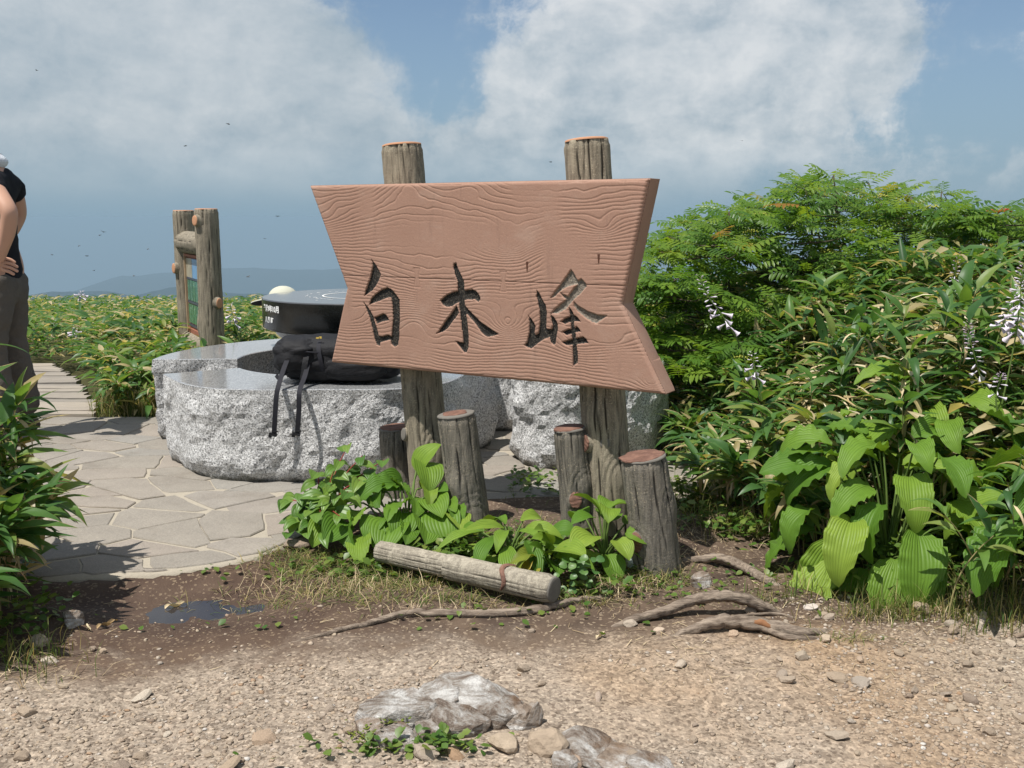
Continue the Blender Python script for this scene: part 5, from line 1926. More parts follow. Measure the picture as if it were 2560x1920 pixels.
def rock_mesh(name, seed, dims, planes=11, sub=3, rough=0.05, mat=None, flat=True):
    rg = random.Random(seed)
    P = []
    for _ in range(planes):
        n = Vector((rg.gauss(0, 1), rg.gauss(0, 1), rg.gauss(0, 0.8))).normalized()
        P.append((n, rg.uniform(0.62, 1.0)))
    P.append((Vector((rg.uniform(-.2, .2), rg.uniform(-.2, .2), 1)).normalized(), rg.uniform(0.55, 0.8)))
    bm = bmesh.new()
    bmesh.ops.create_icosphere(bm, subdivisions=sub, radius=1)
    V = []
    for v in bm.verts:
        d = v.co.normalized()
        r = 1.25
        for n, k in P:
            q = n.dot(d)
            if q > 0.05:
                r = min(r, k / q)
        r *= 1 + rough * noise.fractal(d * 2.2 + Vector((seed, 0, 0)), 1, 2, 4)
        V.append((d.x * r * dims[0] / 2, d.y * r * dims[1] / 2, d.z * r * dims[2] / 2))
    F = [tuple(q.index for q in f.verts) for f in bm.faces]
    bm.free()
    return mesh_data(name, V, F, mat, not flat)


# the bedrock sticking out of the gravel, in split blocks
br_c = gp(1110, 1800)
bed = empty('bedrock_outcrop', (br_c.x, br_c.y, 0))
tag(bed, 'jagged outcrop of white and brown banded bedrock breaking through the gravel', 'rock')
for (px, py, w, d_, h, rz, sd, lift, mt_) in [q + (m_rock_brown if i in (3, 4, 6, 8) else m_rock if i in (5, 7) else m_rock_white,) for i, q in enumerate(((1005, 1792, 230, 0.15, 0.105, 0.1, 3, 0.012), (1185, 1768, 260, 0.17, 0.11, -0.15, 5, 0.012), (1100, 1762, 150, 0.12, 0.10, 0.3, 6, 0.012), (1135, 1822, 165, 0.115, 0.105, -0.1, 8, 0.02), (1255, 1800, 125, 0.12, 0.105, -0.4, 9, 0.010), (1314, 1812, 58, 0.10, 0.115, -0.9, 12, 0.008), (1000, 1850, 120, 0.11, 0.075, 0.4, 15, 0.0), (925, 1830, 85, 0.09, 0.07, 0.2, 16, 0.0), (1072, 1826, 85, 0.09, 0.085, 0.2, 17, 0.0)))]:
    p = gp(px, py)
    ww = w / F_PX * p.y * 1.12
    me = rock_mesh('bedrock_block', sd, (ww, d_ * 1.15, h * 0.98), 15, 4, 0.07, mt_)
    o = obj('bedrock_block', me, bed, rel(bed, p) + Vector((0, 0, lift)))
    o.rotation_euler = (0.12, 0.06 * math.sin(sd), rz)
bed2_c = gp(1500, 1890)
bed2 = empty('bedrock_outcrop', (bed2_c.x, bed2_c.y, 0))
tag(bed2, 'low orange-stained ridge of split bedrock right of the larger outcrop', 'rock')
for (px, py, w, d_, h, rz, sd) in ((1480, 1885, 170, 0.12, 0.06, -0.5, 31), (1560, 1895, 160, 0.11, 0.05, -0.45, 32), (1420, 1905, 90, 0.09, 0.06, -0.3, 33), (1620, 1915, 120, 0.08, 0.04, -0.3, 34), (1500, 1850, 100, 0.07, 0.035, -0.3, 35)):
    p = gp(px, py)
    ww = w / F_PX * p.y * 1.1
    o = obj('bedrock_block', rock_mesh('bedrock_block', sd, (ww, d_ * 1.1, h * 0.95), 13, 4, 0.08, m_rock_brown if sd in (31, 33, 34) else m_rock), bed2, rel(bed2, p))
    o.rotation_euler = (0.1, 0.15, rz)

NAMED = [  # px, py, width px, flatness, mat, label
    (1362, 1880, 118, 0.5, 'flat cream stone, largest of those leaning against the outcrop', m_stone),
    (1262, 1876, 100, 0.45, 'tan split stone lying just left of the flat cream stone', m_stone),
    (1060, 1895, 80, 0.5, 'small brown stone in front of the white bedrock outcrop', m_stone),
    (176, 1565, 66, 0.85, 'chunky grey stone on the dark mud beside the dead grass leaf', m_rock),
    (92, 1618, 68, 0.5, 'smooth pale grey stone at the foot of the left dwarf bamboo', m_stone),
    (118, 1660, 44, 0.5, 'flat tan stone at the mud edge below the pale grey stone', m_stone),
    (2308, 1538, 66, 0.6, 'reddish brown block of stone at the edge of the grass below the big hosta', m_stone),
    (2352, 1518, 60, 0.5, 'angular grey-brown stone touching the grass right of the hosta', m_stone),
    (2440, 1552, 58, 0.45, 'flat beige stone farthest right along the grass edge', m_stone),
    (2030, 1526, 40, 0.3, 'thin white chip of stone on dark soil below the hosta', m_stone),
    (2062, 1542, 26, 0.6, 'small grey stone right of the thin white chip', m_stone),
    (1750, 1470, 52, 1.0, 'dark pointed stone standing between the roots', m_rock),
    (1573, 1566, 36, 0.5, 'rounded pale stone under the end of the arched root', m_stone),
    (1835, 1590, 30, 0.6, 'dark brown cube-like stone under the scarred root', m_stone),
    (2066, 1605, 34, 0.7, 'grey cube-like stone at the right end of the scarred root', m_stone),
    (742, 1372, 70, 0.35, 'flat grey slab half under the heart-leaved plant at the paving corner', m_stone),
    (1648, 1585, 28, 0.6, 'small grey stone left of the scarred root', m_stone),
    (1331, 1581, 20, 0.6, 'small white pebble alone below the long thin root', m_stone),
    (644, 1673, 22, 0.6, 'yellow-brown pebble alone on the gravel at lower left', m_stone),
    (60, 1790, 60, 0.4, 'weathered grey stone bedded in the gravel at bottom left', m_stone),
    (230, 1628, 20, 0.7, 'amber pebble on the mud right of the pale grey stone', m_stone),
    (255, 1635, 24, 0.7, 'white rounded pebble beside the amber pebble', m_stone),
]
for i, (px, py, w, fl, lab, mt) in enumerate(NAMED):
    p = gp(px, py)
    ww = w / F_PX * p.y
    o = obj('stone', rock_mesh('stone', 100 + i, (ww, ww * 0.75, ww * fl * 1.25), 12, 3, 0.06, mt), None, p + Vector((0, ww * 0.2, ww * fl * 0.28)))
    o.rotation_euler = (rng.uniform(-.2, .2), rng.uniform(-.2, .2), rng.uniform(-.4, .4))
    tag(o, lab, 'stone')

# loose stones one can still pick out singly
stone_me = [rock_mesh('stone', 300 + k, (1, rng.uniform(.6, .9), rng.uniform(.4, .7)), 11, 2, 0.05, m_stone) for k in range(10)]
k = 0
while k < 150:
    y = rng.uniform(1.9, 3.15)
    x = rng.uniform(-1.75, 1.75)
    if y > 2.72 + 0.15 * x + 0.1 * noise.noise(Vector((x * 3, 0, 0))) and not (x > 0.75 and y < 3.15):
        continue
    if rng.random() > 0.10 + 0.90 * (x > 0.75) * (y > 2.3) + 0.5 * (y < 2.3):
        continue
    s = rng.choice((0.018, 0.022, 0.026, 0.03, 0.036, 0.046, 0.055))
    o = obj('stone', rng.choice(stone_me), None, (x, y, ground_z(x, y) + s * 0.14))
    o.scale = (s, s, s)
    o.rotation_euler = (rng.uniform(-.4, .4), rng.uniform(-.4, .4), rng.uniform(0, 6.28))
    tag(o, 'small angular stone lying loose among the gravel', 'stone', 'small loose stones on the gravel')
    k += 1

# gravel: nobody could count it
ico_v, ico_f = [], []
bm = bmesh.new()
bmesh.ops.create_icosphere(bm, subdivisions=1, radius=1)
ico_v = [tuple(v.co) for v in bm.verts]
ico_f = [tuple(q.index for q in f.verts) for f in bm.faces]
bm.free()
g_l, g_s = [], []
for tpl in range(4):
    tr = random.Random(tpl + 60)
    tv = [tuple(c * tr.uniform(0.45, 1.25) for c in v) for v in ico_v]
    locs, ss = [], []
    want = 6000
    while len(locs) < want:
        y = 1.55 + 1.65 * rng.random() ** 1.15
        x = rng.uniform(-0.75, 0.75) * y * 1.02
        edge_ = 2.72 + 0.14 * x + 0.22 * noise.noise(Vector((x * 2.2, y * 2, 7)))
        if x > 0.75:
            edge_ = 3.2
        if y > edge_ and rng.random() > 0.07:
            continue
        dens = 0.55 + 0.6 * noise.noise(Vector((x * 2.5, y * 3.5, 2))) + 0.40 * (x < -0.2) + 0.5 * (x > 0.85) * (y > 2.2) - 0.42 * sstep(-0.3, 0.1, x) * sstep(1.0, 0.8, x) * sstep(2.0, 2.3, y)
        if rng.random() > dens:
            continue
        s = 0.0020 + 0.0080 * rng.random() ** 3.4
        locs.append((x, y, ground_z(x, y) + s * 0.15))
        ss.append((s * rng.uniform(.8, 1.4), s, s * rng.uniform(.28, .6)))
    N = len(locs)
    M = rot_z(nrng.random(N) * 6.28) @ rot_x((nrng.random(N) - .5) * 0.9)
    M = M * np.array(ss)[:, None, :]
    tag(scatter('gravel', tv, ico_f, M, locs, m_pebble), kind='stuff')

# ------------------------------------------------------------------ small metal can and dead leaves
cp = gp(1583, 1412)
can = empty('metal_can', (cp.x, cp.y, cp.z))
tag(can, 'short galvanised metal can sunk in the soil at the foot of the rightmost stump', 'can')
V, F = lathe([(0.0275, -0.02), (0.0285, 0.022), (0.0285, 0.028), (0.0275, 0.050), (0.0262, 0.050), (0.026, 0.01)], 32)
mesh_obj('can_wall', V, F[:-2], m_can, can)
V, F = lathe([(0.026, 0.010), (0.020, 0.012)], 32)
mesh_obj('can_floor', V, [F[-1]] + F[:-2], m_can, can)
V, F = lathe([(0.0287, 0.020), (0.0297, 0.024), (0.0287, 0.028)], 32)
mesh_obj('rolled_rim', V, F[:-2], m_can, can)


def dead_leaf(px, py, ln, w, rz, label, curl=0.5):
    p = gp(px, py)
    V, F = [], []
    for i in range(9):
        t = i / 8
        ww = w * math.sin(PI * (0.06 + 0.9 * t)) ** 0.8
        for k in range(5):
            u = (k - 2) / 2
            V.append((ln * (t - .5), ww * u * (0.6 + 0.3 * math.cos(t * 5)), 0.006 + curl * ww * u * u + 0.006 * math.sin(t * 9 + u)))
    for i in range(8):
        for k in range(4):
            F.append((i * 5 + k, i * 5 + k + 1, (i + 1) * 5 + k + 1, (i + 1) * 5 + k))
    o = mesh_obj('dead_leaf', V, F, m_deadleaf, None, True, p + Vector((0, 0, .004)))
    o.rotation_euler = (0.1, 0, rz)
    tag(o, label, 'leaf')


dead_leaf(440, 1521, 0.075, 0.012, 0.6, 'curled tan dead leaf floating on the puddle', 0.9)
dead_leaf(268, 1568, 0.07, 0.010, 0.9, 'forked dry straw-coloured leaf on the mud right of the chunky grey stone', 0.9)
dead_leaf(222, 1578, 0.05, 0.008, -0.9, 'small curled dry leaf on the mud between the chunky stone and the forked leaf', 0.8)
dead_leaf(1366, 1256, 0.11, 0.014, -0.75, 'long split tan dead leaf lying against the stump left of the right post', 0.7)
dead_leaf(1500, 1595, 0.05, 0.007, 0.9, 'pale straw sliver on the gravel left of the arched root', 0.4)

# straw bits and crumbs of dry grass on the soil
tv = [(-.5, -.03, 0), (.5, -.02, 0), (.5, .02, 0.01), (-.5, .03, 0.01)]
locs, M = [], []
for _ in range(1500):
    while True:
        x, y = rng.uniform(-1.8, 1.35), rng.uniform(2.55, 3.95)
        if y < pave_front(x) - 0.05 and (rng.random() < 0.10 + 0.75 * (x > 0.3) + .3 * (x > -.7) * (y > 2.9)):
            break
    locs.append((x, y, ground_z(x, y) + 0.005))
N = len(locs)
M = rot_z(nrng.random(N) * 6.28) @ rot_y((nrng.random(N) - .5) * 0.5) * (0.012 + 0.035 * nrng.random(N) ** 2.5)[:, None, None]
tag(scatter('straw_litter', tv, [(0, 1, 2, 3)], M, locs, m_straw), kind='stuff')

# dragonflies in the air, far and tiny
dv_ = MB()
dv_.tube([(-0.02, 0, 0), (-0.01, 0, 0), (0, 0, 0), (0.012, 0, 0), (0.016, 0, 0)], [0.0012, 0.0016, 0.0035, 0.004, 0.002], 6)
dw_ = MB()
for s in (-1, 1):
    for x0 in (0.003, -0.003):
        dw_.add([(x0, s * 0.002, 0.002), (x0 + 0.004, s * 0.014, 0.005), (x0 + 0.002, s * 0.026, 0.006), (x0 - 0.004, s * 0.024, 0.006), (x0 - 0.003, s * 0.006, 0.002)], [(0, 1, 2, 3, 4)])
b_me = mesh_data('dragonfly_body', dv_.v, dv_.f, m_insect)
w_me = mesh_data('dragonfly_wings', dw_.v, dw_.f, m_wing)
for (px, py, D) in ((570, 310, 9), (463, 365, 10), (1376, 405, 11), (259, 580, 9), (250, 588, 12), (695, 541, 10), (218, 640, 10), (130, 637, 13), (235, 676, 12), (198, 615, 14), (370, 623, 14), (1855, 352, 12), (620, 692, 10), (335, 690, 14), (662, 597, 14), (92, 176, 14)):
    o = empty('dragonfly', ony(px, py, D), (rng.uniform(-.3, .3), rng.uniform(-.3, .3), rng.uniform(0, 6.28)))
    obj('insect_body', b_me, o)
    obj('wings', w_me, o)
    tag(o, 'tiny dark dragonfly hovering against the sky', 'dragonfly', 'dragonflies in the air')
# ------------------------------------------------------------------ leaf meshes


def leaf_mesh(name, mat, L=1.0, Wd=0.2, rows=5, cols=3, prof=None, droop=0.3, fold=0.25, wave=0.0, wave_n=5, veins=0, twist=0.0, seed=0, stalk=0.0):
    """a leaf along +y, normal +z, root at the origin"""
    prof = prof or (lambda t: math.sin(PI * min(1, t * 0.97 + 0.03)) ** 0.75)
    V, F, E, Ve = [], [], [], []
    y = z = 0.0
    rg = random.Random(seed)
    ph = rg.uniform(0, 6)
    for i in range(rows + 1):
        t = i / rows
        if i:
            an = 0.25 * droop - droop * 1.5 * (t - 0.5 / rows)
            y += L / rows * math.cos(an)
            z += L / rows * math.sin(an)
        w = Wd * prof(t)
        for k in range(cols):
            u = (k / (cols - 1)) * 2 - 1
            ux = u * w / 2
            zz = abs(u) * w / 2 * fold
            if veins:
                zz += 0.007 * w * math.cos(u * 8.0 * PI * (1 - 0.25 * t)) * (1 - abs(u) * .4)
            zz += wave * w * math.sin(t * wave_n * 2 * PI + ph + (0 if u < 0 else 1.3)) * abs(u) ** 2.2
            a = twist * (t - .3)
            V.append((ux * math.cos(a) - zz * math.sin(a), y, z + zz * math.cos(a) + ux * math.sin(a)))
            E.append(abs(u) * 0.8 + 0.35 * max(0, t - .72) / .28)
            if veins:
                Ve.append(u * veins * PI / 2 * (1 - 0.25 * t) + (0.0 if abs(u) > .01 else 0.0))
    for i in range(rows):
        for k in range(cols - 1):
            F.append((i * cols + k, i * cols + k + 1, (i + 1) * cols + k + 1, (i + 1) * cols + k))
    me = mesh_data(name, V, F, mat)
    at = me.attributes.new('edge', 'FLOAT', 'POINT')
    at.data.foreach_set('value', np.array(E, np.float32))
    if veins:
        at = me.attributes.new('vein', 'FLOAT', 'POINT')
        at.data.foreach_set('value', np.array(Ve, np.float32))
    return me, V, F, E


sasa_prof = lambda t: (min(1, t / 0.22) ** 0.7) * (1 - max(0, (t - 0.3) / 0.7) ** 1.7) if t < 1 else 0.0
SASA_ME = [leaf_mesh('dwarf_bamboo_leaf', m_sasa, 1, w, 6, 5, sasa_prof, dr, fo, 0.03, 3, 0, tw, sd)[0]
           for (w, dr, fo, tw, sd) in ((0.25, 0.35, 0.3, 0.1, 1), (0.23, 0.7, 0.25, -0.3, 2), (0.28, 1.0, 0.25, 0.25, 3), (0.22, 0.15, 0.4, 0.0, 4), (0.27, 0.55, 0.4, 0.5, 5), (0.20, 1.3, 0.5, -0.6, 6))]
DRY_ME = [leaf_mesh('dwarf_bamboo_leaf', m_deadleaf, 1, w, 6, 3, sasa_prof, dr, fo, 0.10, 3, 0, tw, sd)[0] for (w, dr, fo, tw, sd) in ((0.11, 1.2, 1.0, 0.9, 11), (0.09, 0.6, 1.2, -1.3, 12), (0.12, 1.6, 0.9, 0.6, 13))]


def orient(y_dir, up_hint, s):
    """matrix whose y runs along the leaf and whose z is as near the hint as can be"""
    y = Vector(y_dir).normalized()
    x = y.cross(Vector(up_hint))
    if x.length < 1e-4:
        x = y.orthogonal()
    x.normalize()
    z = x.cross(y)
    return Matrix((x, y, z)).transposed() * s


def place(me, name, parent, p, y_dir, up_hint, s):
    o = obj(name, me, parent)
    o.matrix_local = Matrix.Translation(p) @ orient(y_dir, up_hint, s).to_4x4()
    return o


def sasa_plant(loc, h, n, label, group, lean=(0, 0), lsize=0.16, rg=rng, dry=0.10):
    lean = Vector((lean[0], lean[1], 0))
    tip = Vector((0, 0, h)) + lean
    pts = [Vector((0, 0, -0.04)), Vector((0, 0, h * 0.45)) + lean * 0.2, Vector((0, 0, h * 0.8)) + lean * 0.62, tip]
    sp_ = spline(pts, 3)
    V, F = tube(sp_, [0.0032 - 0.0018 * i / (len(sp_) - 1) for i in range(len(sp_))], 5, False)
    root = mesh_obj('bamboo_grass', V, F, m_culm, None, True, loc)
    tag(root, label, 'bamboo grass', group, 'thing')
    a0 = rg.uniform(0, 6.28)
    for i in range(n):
        t = 1.0 - 0.62 * (i / n) ** 1.2 * rg.uniform(0.7, 1.0)
        k = t * (len(sp_) - 1)
        q = min(int(k), len(sp_) - 2)
        p = sp_[q].lerp(sp_[q + 1], k - q)
        az = a0 + i * 2.39996 + rg.uniform(-.4, .4)
        el = rg.uniform(0.0, 0.75) if i > 1 else rg.uniform(0.5, 1.1)
        d = Vector((math.cos(az) * math.cos(el), math.sin(az) * math.cos(el), math.sin(el)))
        d = (d + lean.normalized() * 0.35 if lean.length > 0.02 else d).normalized()
        isdry = rg.random() < dry and t < 0.9
        s = lsize * rg.uniform(0.7, 1.25) * (0.8 if isdry else 1)
        if isdry:
            d = Vector((d.x, d.y, d.z - 0.8)).normalized()
        place(rg.choice(DRY_ME if isdry else SASA_ME), 'leaf', root, p + d * 0.012, d, (rg.uniform(-.35, .35), rg.uniform(-.35, .35) - .12, 1), s)
    return root


# left foreground thicket
placed = 0
sr = random.Random(21)
gl = 'dwarf bamboo plants at the left edge of the path'
while placed < 62:
    y = sr.uniform(2.5, 3.42)
    x = -1.63 - 0.66 * sr.random() ** 1.5 - 0.10 * (y - 3.0) + 0.03 * math.sin(y * 9)
    d = -1.65 - x
    z0 = ground_z(x, y)
    h = (0.36 + 0.42 * sstep(0, 0.26, d)) * sr.uniform(0.72, 1.06) * (0.62 + 0.38 * sstep(2.6, 2.95, y))
    sasa_plant((x, y, z0), h, sr.randint(11, 15), 'green dwarf bamboo plant with pale dry leaf margins, in the thicket at the left edge', gl, (0.12 * sr.uniform(0.3, 1.0) * (d < 0.3), -0.06 * sr.random()), 0.17, sr, 0.20)
    placed += 1

# right thicket in front of and beside the rowan


def bank_edge(y):
    pts = [(2.6, 2.3), (3.0, 1.72), (3.2, 1.42), (3.4, 1.22), (3.7, 1.06), (4.0, 0.93), (4.3, 0.88), (4.6, 0.90), (5.0, 0.94), (5.4, 0.90), (5.8, 0.80), (6.4, 0.6), (8, 0.3)]
    for (y0, x0), (y1, x1) in zip(pts, pts[1:]):
        if y0 <= y <= y1:
            return x0 + (x1 - x0) * (y - y0) / (y1 - y0)
    return 3 if y < 2.6 else 0.4


placed = 0
gr = 'dwarf bamboo plants in the thicket right of the sign'
tries = 0
while placed < 156 and tries < 20000:
    tries += 1
    y = sr.uniform(2.75, 5.35)
    e = bank_edge(y)
    x = e + 1.75 * sr.random() ** 1.35
    if x > 0.60 * y + 0.25 or math.hypot((x - 1.36) / 0.36, (y - 3.28) / 0.30) < 1:
        continue
    d = min(x - e, (y - 2.95) * 1.2)
    h = (0.26 + 0.50 * sstep(0.0, 0.75, d)) * sr.uniform(0.75, 1.08)
    if y < 3.6:
        h *= 0.72
    z0 = ground_z(x, y)
    sasa_plant((x, y, z0), h, sr.randint(11, 15), 'green and straw-coloured dwarf bamboo plant in the thicket right of the sign', gr, (-0.12 * sr.random() * (d < .4), -0.12 * sr.random()), 0.172 if d > .3 else 0.15, sr, 0.22)
    placed += 1

for (x, y, h, le) in ((1.50, 3.02, .34, (-.16, -.05)), (1.62, 3.06, .42, (-.1, -.1)), (1.72, 2.98, .30, (.05, -.1)), (1.78, 3.12, .46, (.02, -.12)), (1.38, 3.0, .30, (.1, -.06))):
    sasa_plant((x, y, ground_z(x, y)), h, 9, 'blue-green dwarf bamboo spray poking through the big hosta leaves', 'dwarf bamboo sprays among the hostas', le, 0.13, sr, 0.05)

# near rows of the open field on the left
placed = 0
gf = 'dwarf bamboo plants at the near edge of the open field'
while placed < 76:
    y = 6.27 + 1.5 * sr.random() ** 1.8
    x = sr.uniform(-2.75, 0.2)
    xr = -2.66 - 0.52 * (y - 6.24)
    if x < xr + 0.16 or (abs(x + 2.2) < .14 and abs(y - 7.3) < .14):
        continue
    dist_ = min(y - 6.25, (x - xr) * 0.8)
    h = (0.22 + 0.38 * sstep(0, 0.6, dist_)) * sr.uniform(0.8, 1.1) * (1.0 if x > -1.35 else 0.66)
    sasa_plant((x, y, ground_z(x, y)), h, sr.randint(10, 13), 'green dwarf bamboo plant at the near edge of the field behind the benches', gf, (0, -0.10 * sr.random()), 0.165, sr, 0.16)
    placed += 1

# the far and inner mass of dwarf bamboo, beyond counting
_, tv_, tf_, te_ = leaf_mesh('template', m_sasa_far, 1, 0.23, 3, 3, sasa_prof, 0.6, 0.35)
bpy.data.meshes.remove(bpy.data.meshes['template'])


def leaf_mass(name, pts, size, mat, template, mat_attr=None, upness=0.5, down=False):
    pts = np.asarray(pts)
    N = len(pts)
    az = nrng.random(N) * 2 * PI
    el = (nrng.random(N) ** 1.0) * 0.9 - (0.15 if not down else .5)
    ro = (nrng.random(N) - .5) * 1.2
    s = np.asarray(size) * (0.7 + 0.6 * nrng.random(N))
    M = rot_z(az) @ rot_x(el) @ rot_y(ro) * s[:, None, None]
    tv, tf, te = template
    return scatter(name, tv, tf, M, pts, mat, None, {'edge': te})


pts, sizes = [], []
fr_ = random.Random(5)
while len(pts) < 56000:
    # equal share per strip of view angle, so far rows stay as dense as near ones
    y = 1 / (1 / 6.28 + (1 / 36 - 1 / 6.28) * fr_.random() ** 0.85)
    x = fr_.uniform(-1.05, 0.34) * y
    xr = -2.66 - 0.52 * (y - 6.24)
    if xr - 1.6 < x < xr + 0.1 and y < 9.3:
        continue
    if y < 9 and x > 0.6:
        continue
    top = 0.52 + 0.10 * fbm(x, y, 0, 3, 0.5) + 0.05 * fbm(x, y, 3, 2, 1.8)
    if x < -1.3 and y < 7.6:
        top *= 0.72
    if y < 7.4:
        top *= sstep(6.1, 7.2, y) * 0.65 + 0.35
    z = ground_z(x, y) + top * (1 - 0.75 * fr_.random() ** 1.8)
    if abs(x + 2.3) < .35 and abs(y - 7.7) < .5:
        continue
    pts.append((x, y, z))
    sizes.append(0.16 if y < 12 else 0.16 + 0.006 * (y - 12))
tag(leaf_mass('bamboo_grass_field', pts, sizes, m_sasa_far, (tv_, tf_, te_)), kind='stuff')

pts = []
while len(pts) < 17000:
    y = fr_.uniform(2.9, 8.0)
    e = bank_edge(y)
    x = e + 0.12 + 3.2 * fr_.random()
    if x > 0.66 * y + 0.4:
        continue
    d = min(x - e, (y - 3.0) * 1.2)
    if d < 0.1:
        continue
    if math.hypot((x - 1.36) / 0.42, (y - 3.30) / 0.36) < 1:
        continue
    top = (0.22 + 0.44 * sstep(0.0, 0.9, d)) * (0.72 if y < 3.6 else 1) * (1 + 0.16 * fbm(x, y, 2, 3, 1.4))
    if y > 4.9:
        top *= 1.25
    z = ground_z(x, y) + top * (1 - 0.85 * fr_.random() ** 1.6)
    pts.append((x, y, z))
tag(leaf_mass('bamboo_grass_undergrowth', pts, [0.145] * len(pts), m_sasa_far, (tv_, tf_, te_)), kind='stuff')
pts = []
while len(pts) < 2600:
    y = fr_.uniform(2.55, 3.5)
    x = -1.68 - 1.3 * fr_.random() ** 1.4 - 0.1 * (y - 3.0)
    d = -1.66 - x
    h = (0.30 + 0.36 * sstep(0, 0.26, d)) * (0.5 + 0.5 * sstep(2.6, 2.95, y))
    pts.append((x, y, ground_z(x, y) + h * (1 - 0.85 * fr_.random() ** 1.3)))
tag(leaf_mass('bamboo_grass_undergrowth', pts, [0.17] * len(pts), m_sasa_far, (tv_, tf_, te_)), kind='stuff')

# thin dead blades hanging through the thickets
def wisps(name, pts, ln):
    pts = np.asarray(pts)
    N = len(pts)
    tv = [(-.035, 0, 0), (.035, 0, 0), (.045, .35, .05), (-.045, .35, .05), (.03, .7, .02), (-.03, .7, .02), (0, 1, -.14)]
    M = rot_z(nrng.random(N) * 6.28) @ rot_x(nrng.random(N) * 1.5 - 0.75) @ rot_y((nrng.random(N) - .5) * 2.4) * (ln * (0.5 + 0.8 * nrng.random(N)))[:, None, None]
    tag(scatter(name, tv, [(0, 1, 2, 3), (3, 2, 4, 5), (5, 4, 6)], M, pts, m_straw_pale), kind='stuff')


wp = []
while len(wp) < 1500:
    y = fr_.uniform(3.0, 5.4)
    e = bank_edge(y)
    x = e + 0.02 + 2.0 * fr_.random()
    if x > 0.62 * y + 0.2 or math.hypot((x - 1.36) / 0.40, (y - 3.30) / 0.36) < 1:
        continue
    if noise.noise(Vector((x * 3.2, y * 3.2, 9))) < -0.02:
        continue
    d = min(x - e, (y - 3.0) * 1.2)
    top = (0.22 + 0.46 * sstep(0.0, 0.9, d)) * (0.72 if y < 3.6 else 1)
    wp.append((x, y, ground_z(x, y) + top * (1.02 - 0.6 * fr_.random() ** 1.5)))
wisps('dead_bamboo_blades', wp, 0.13)
wp = []
while len(wp) < 420:
    y = fr_.uniform(2.7, 3.4)
    x = -1.60 - 0.5 * fr_.random() - 0.1 * (y - 3.0)
    wp.append((x, y, ground_z(x, y) + (0.25 + 0.4 * sstep(0, .26, -1.6 - x)) * (1 - 0.7 * fr_.random())))
wisps('dead_bamboo_blades', wp, 0.13)

# ------------------------------------------------------------------ rowan shrubs


def pinnate(name, mat, pairs=6, L=1.0, seed=0):
    rg = random.Random(seed)
    V, F = [], []
    y = z = 0.0
    rp = []
    dr = rg.uniform(0.3, 0.8)
    for i in range(pairs + 2):
        t = i / (pairs + 1)
        an = 0.30 - dr * t
        if i:
            y += L / (pairs + 1) * math.cos(an)
            z += L / (pairs + 1) * math.sin(an)
        rp.append((y, z))
    for i in range(len(rp) - 1):
        k = len(V)
        (y0, z0), (y1, z1) = rp[i], rp[i + 1]
        V += [(-.008, y0, z0), (.008, y0, z0), (.006, y1, z1), (-.006, y1, z1)]
        F.append((k, k + 1, k + 2, k + 3))

    def leaflet(p, d, ln, w, dip):
        k = len(V)
        dx, dy = d
        nx_, ny_ = -dy, dx
        pts = [(0, 0, 0), (.35, .5, .10), (.35, 0, 0.02), (.35, -.5, .10), (.75, .38, .06), (.75, 0, -.02), (.75, -.38, .06), (1, 0, -.10)]
        for a, b_, c in pts:
            V.append((p[0] + dx * a * ln + nx_ * b_ * w, p[1] + dy * a * ln + ny_ * b_ * w, p[2] + c * w * 0.9 - dip * ln * a * a))
        for q in ((0, 2, 1), (0, 3, 2), (1, 2, 5, 4), (2, 3, 6, 5), (4, 5, 7), (5, 6, 7)):
            F.append(tuple(k + j for j in q))

    for i in range(1, pairs + 1):
        yy, zz = rp[i]
        t = i / (pairs + 1)
        ln = 0.34 * (0.72 + 0.5 * math.sin(PI * t)) * rg.uniform(.9, 1.08)
        for s in (-1, 1):
            a = R(32) + rg.uniform(-.12, .12)
            leaflet((0, yy, zz), (s * math.cos(a), math.sin(a)), ln, 0.105, rg.uniform(0.12, .38))
    leaflet((0, rp[-1][0], rp[-1][1]), (0, 1), 0.30, 0.11, 0.25)
    return mesh_data(name, V, F, mat, False), V, F


ROWAN = [pinnate('rowan_leaf', m_rowan, p, 1, sd) for p, sd in ((6, 1), (7, 2), (5, 3), (6, 4))]
sky_pts = [(1330, 600), (1375, 555), (1410, 505), (1440, 480), (1480, 455), (1540, 455), (1600, 430), (1650, 415), (1685, 400), (1720, 378), (1765, 375), (1800, 388), (1840, 392), (1885, 388), (1930, 405), (1990, 415), (2035, 420), (2065, 455), (2090, 408), (2130, 402), (2165, 418), (2185, 452), (2215, 470), (2300, 455), (2400, 440), (2500, 470)]


def crown_top(px):
    for (x0, y0), (x1, y1) in zip(sky_pts, sky_pts[1:]):
        if x0 <= px <= x1:
            return y0 + (y1 - y0) * (px - x0) / (x1 - x0) + 20 + 18 * sstep(1720, 1450, px) + 22 * math.sin(px * 0.083) + 18 * math.sin(px * 0.19 + 1)
    return 700


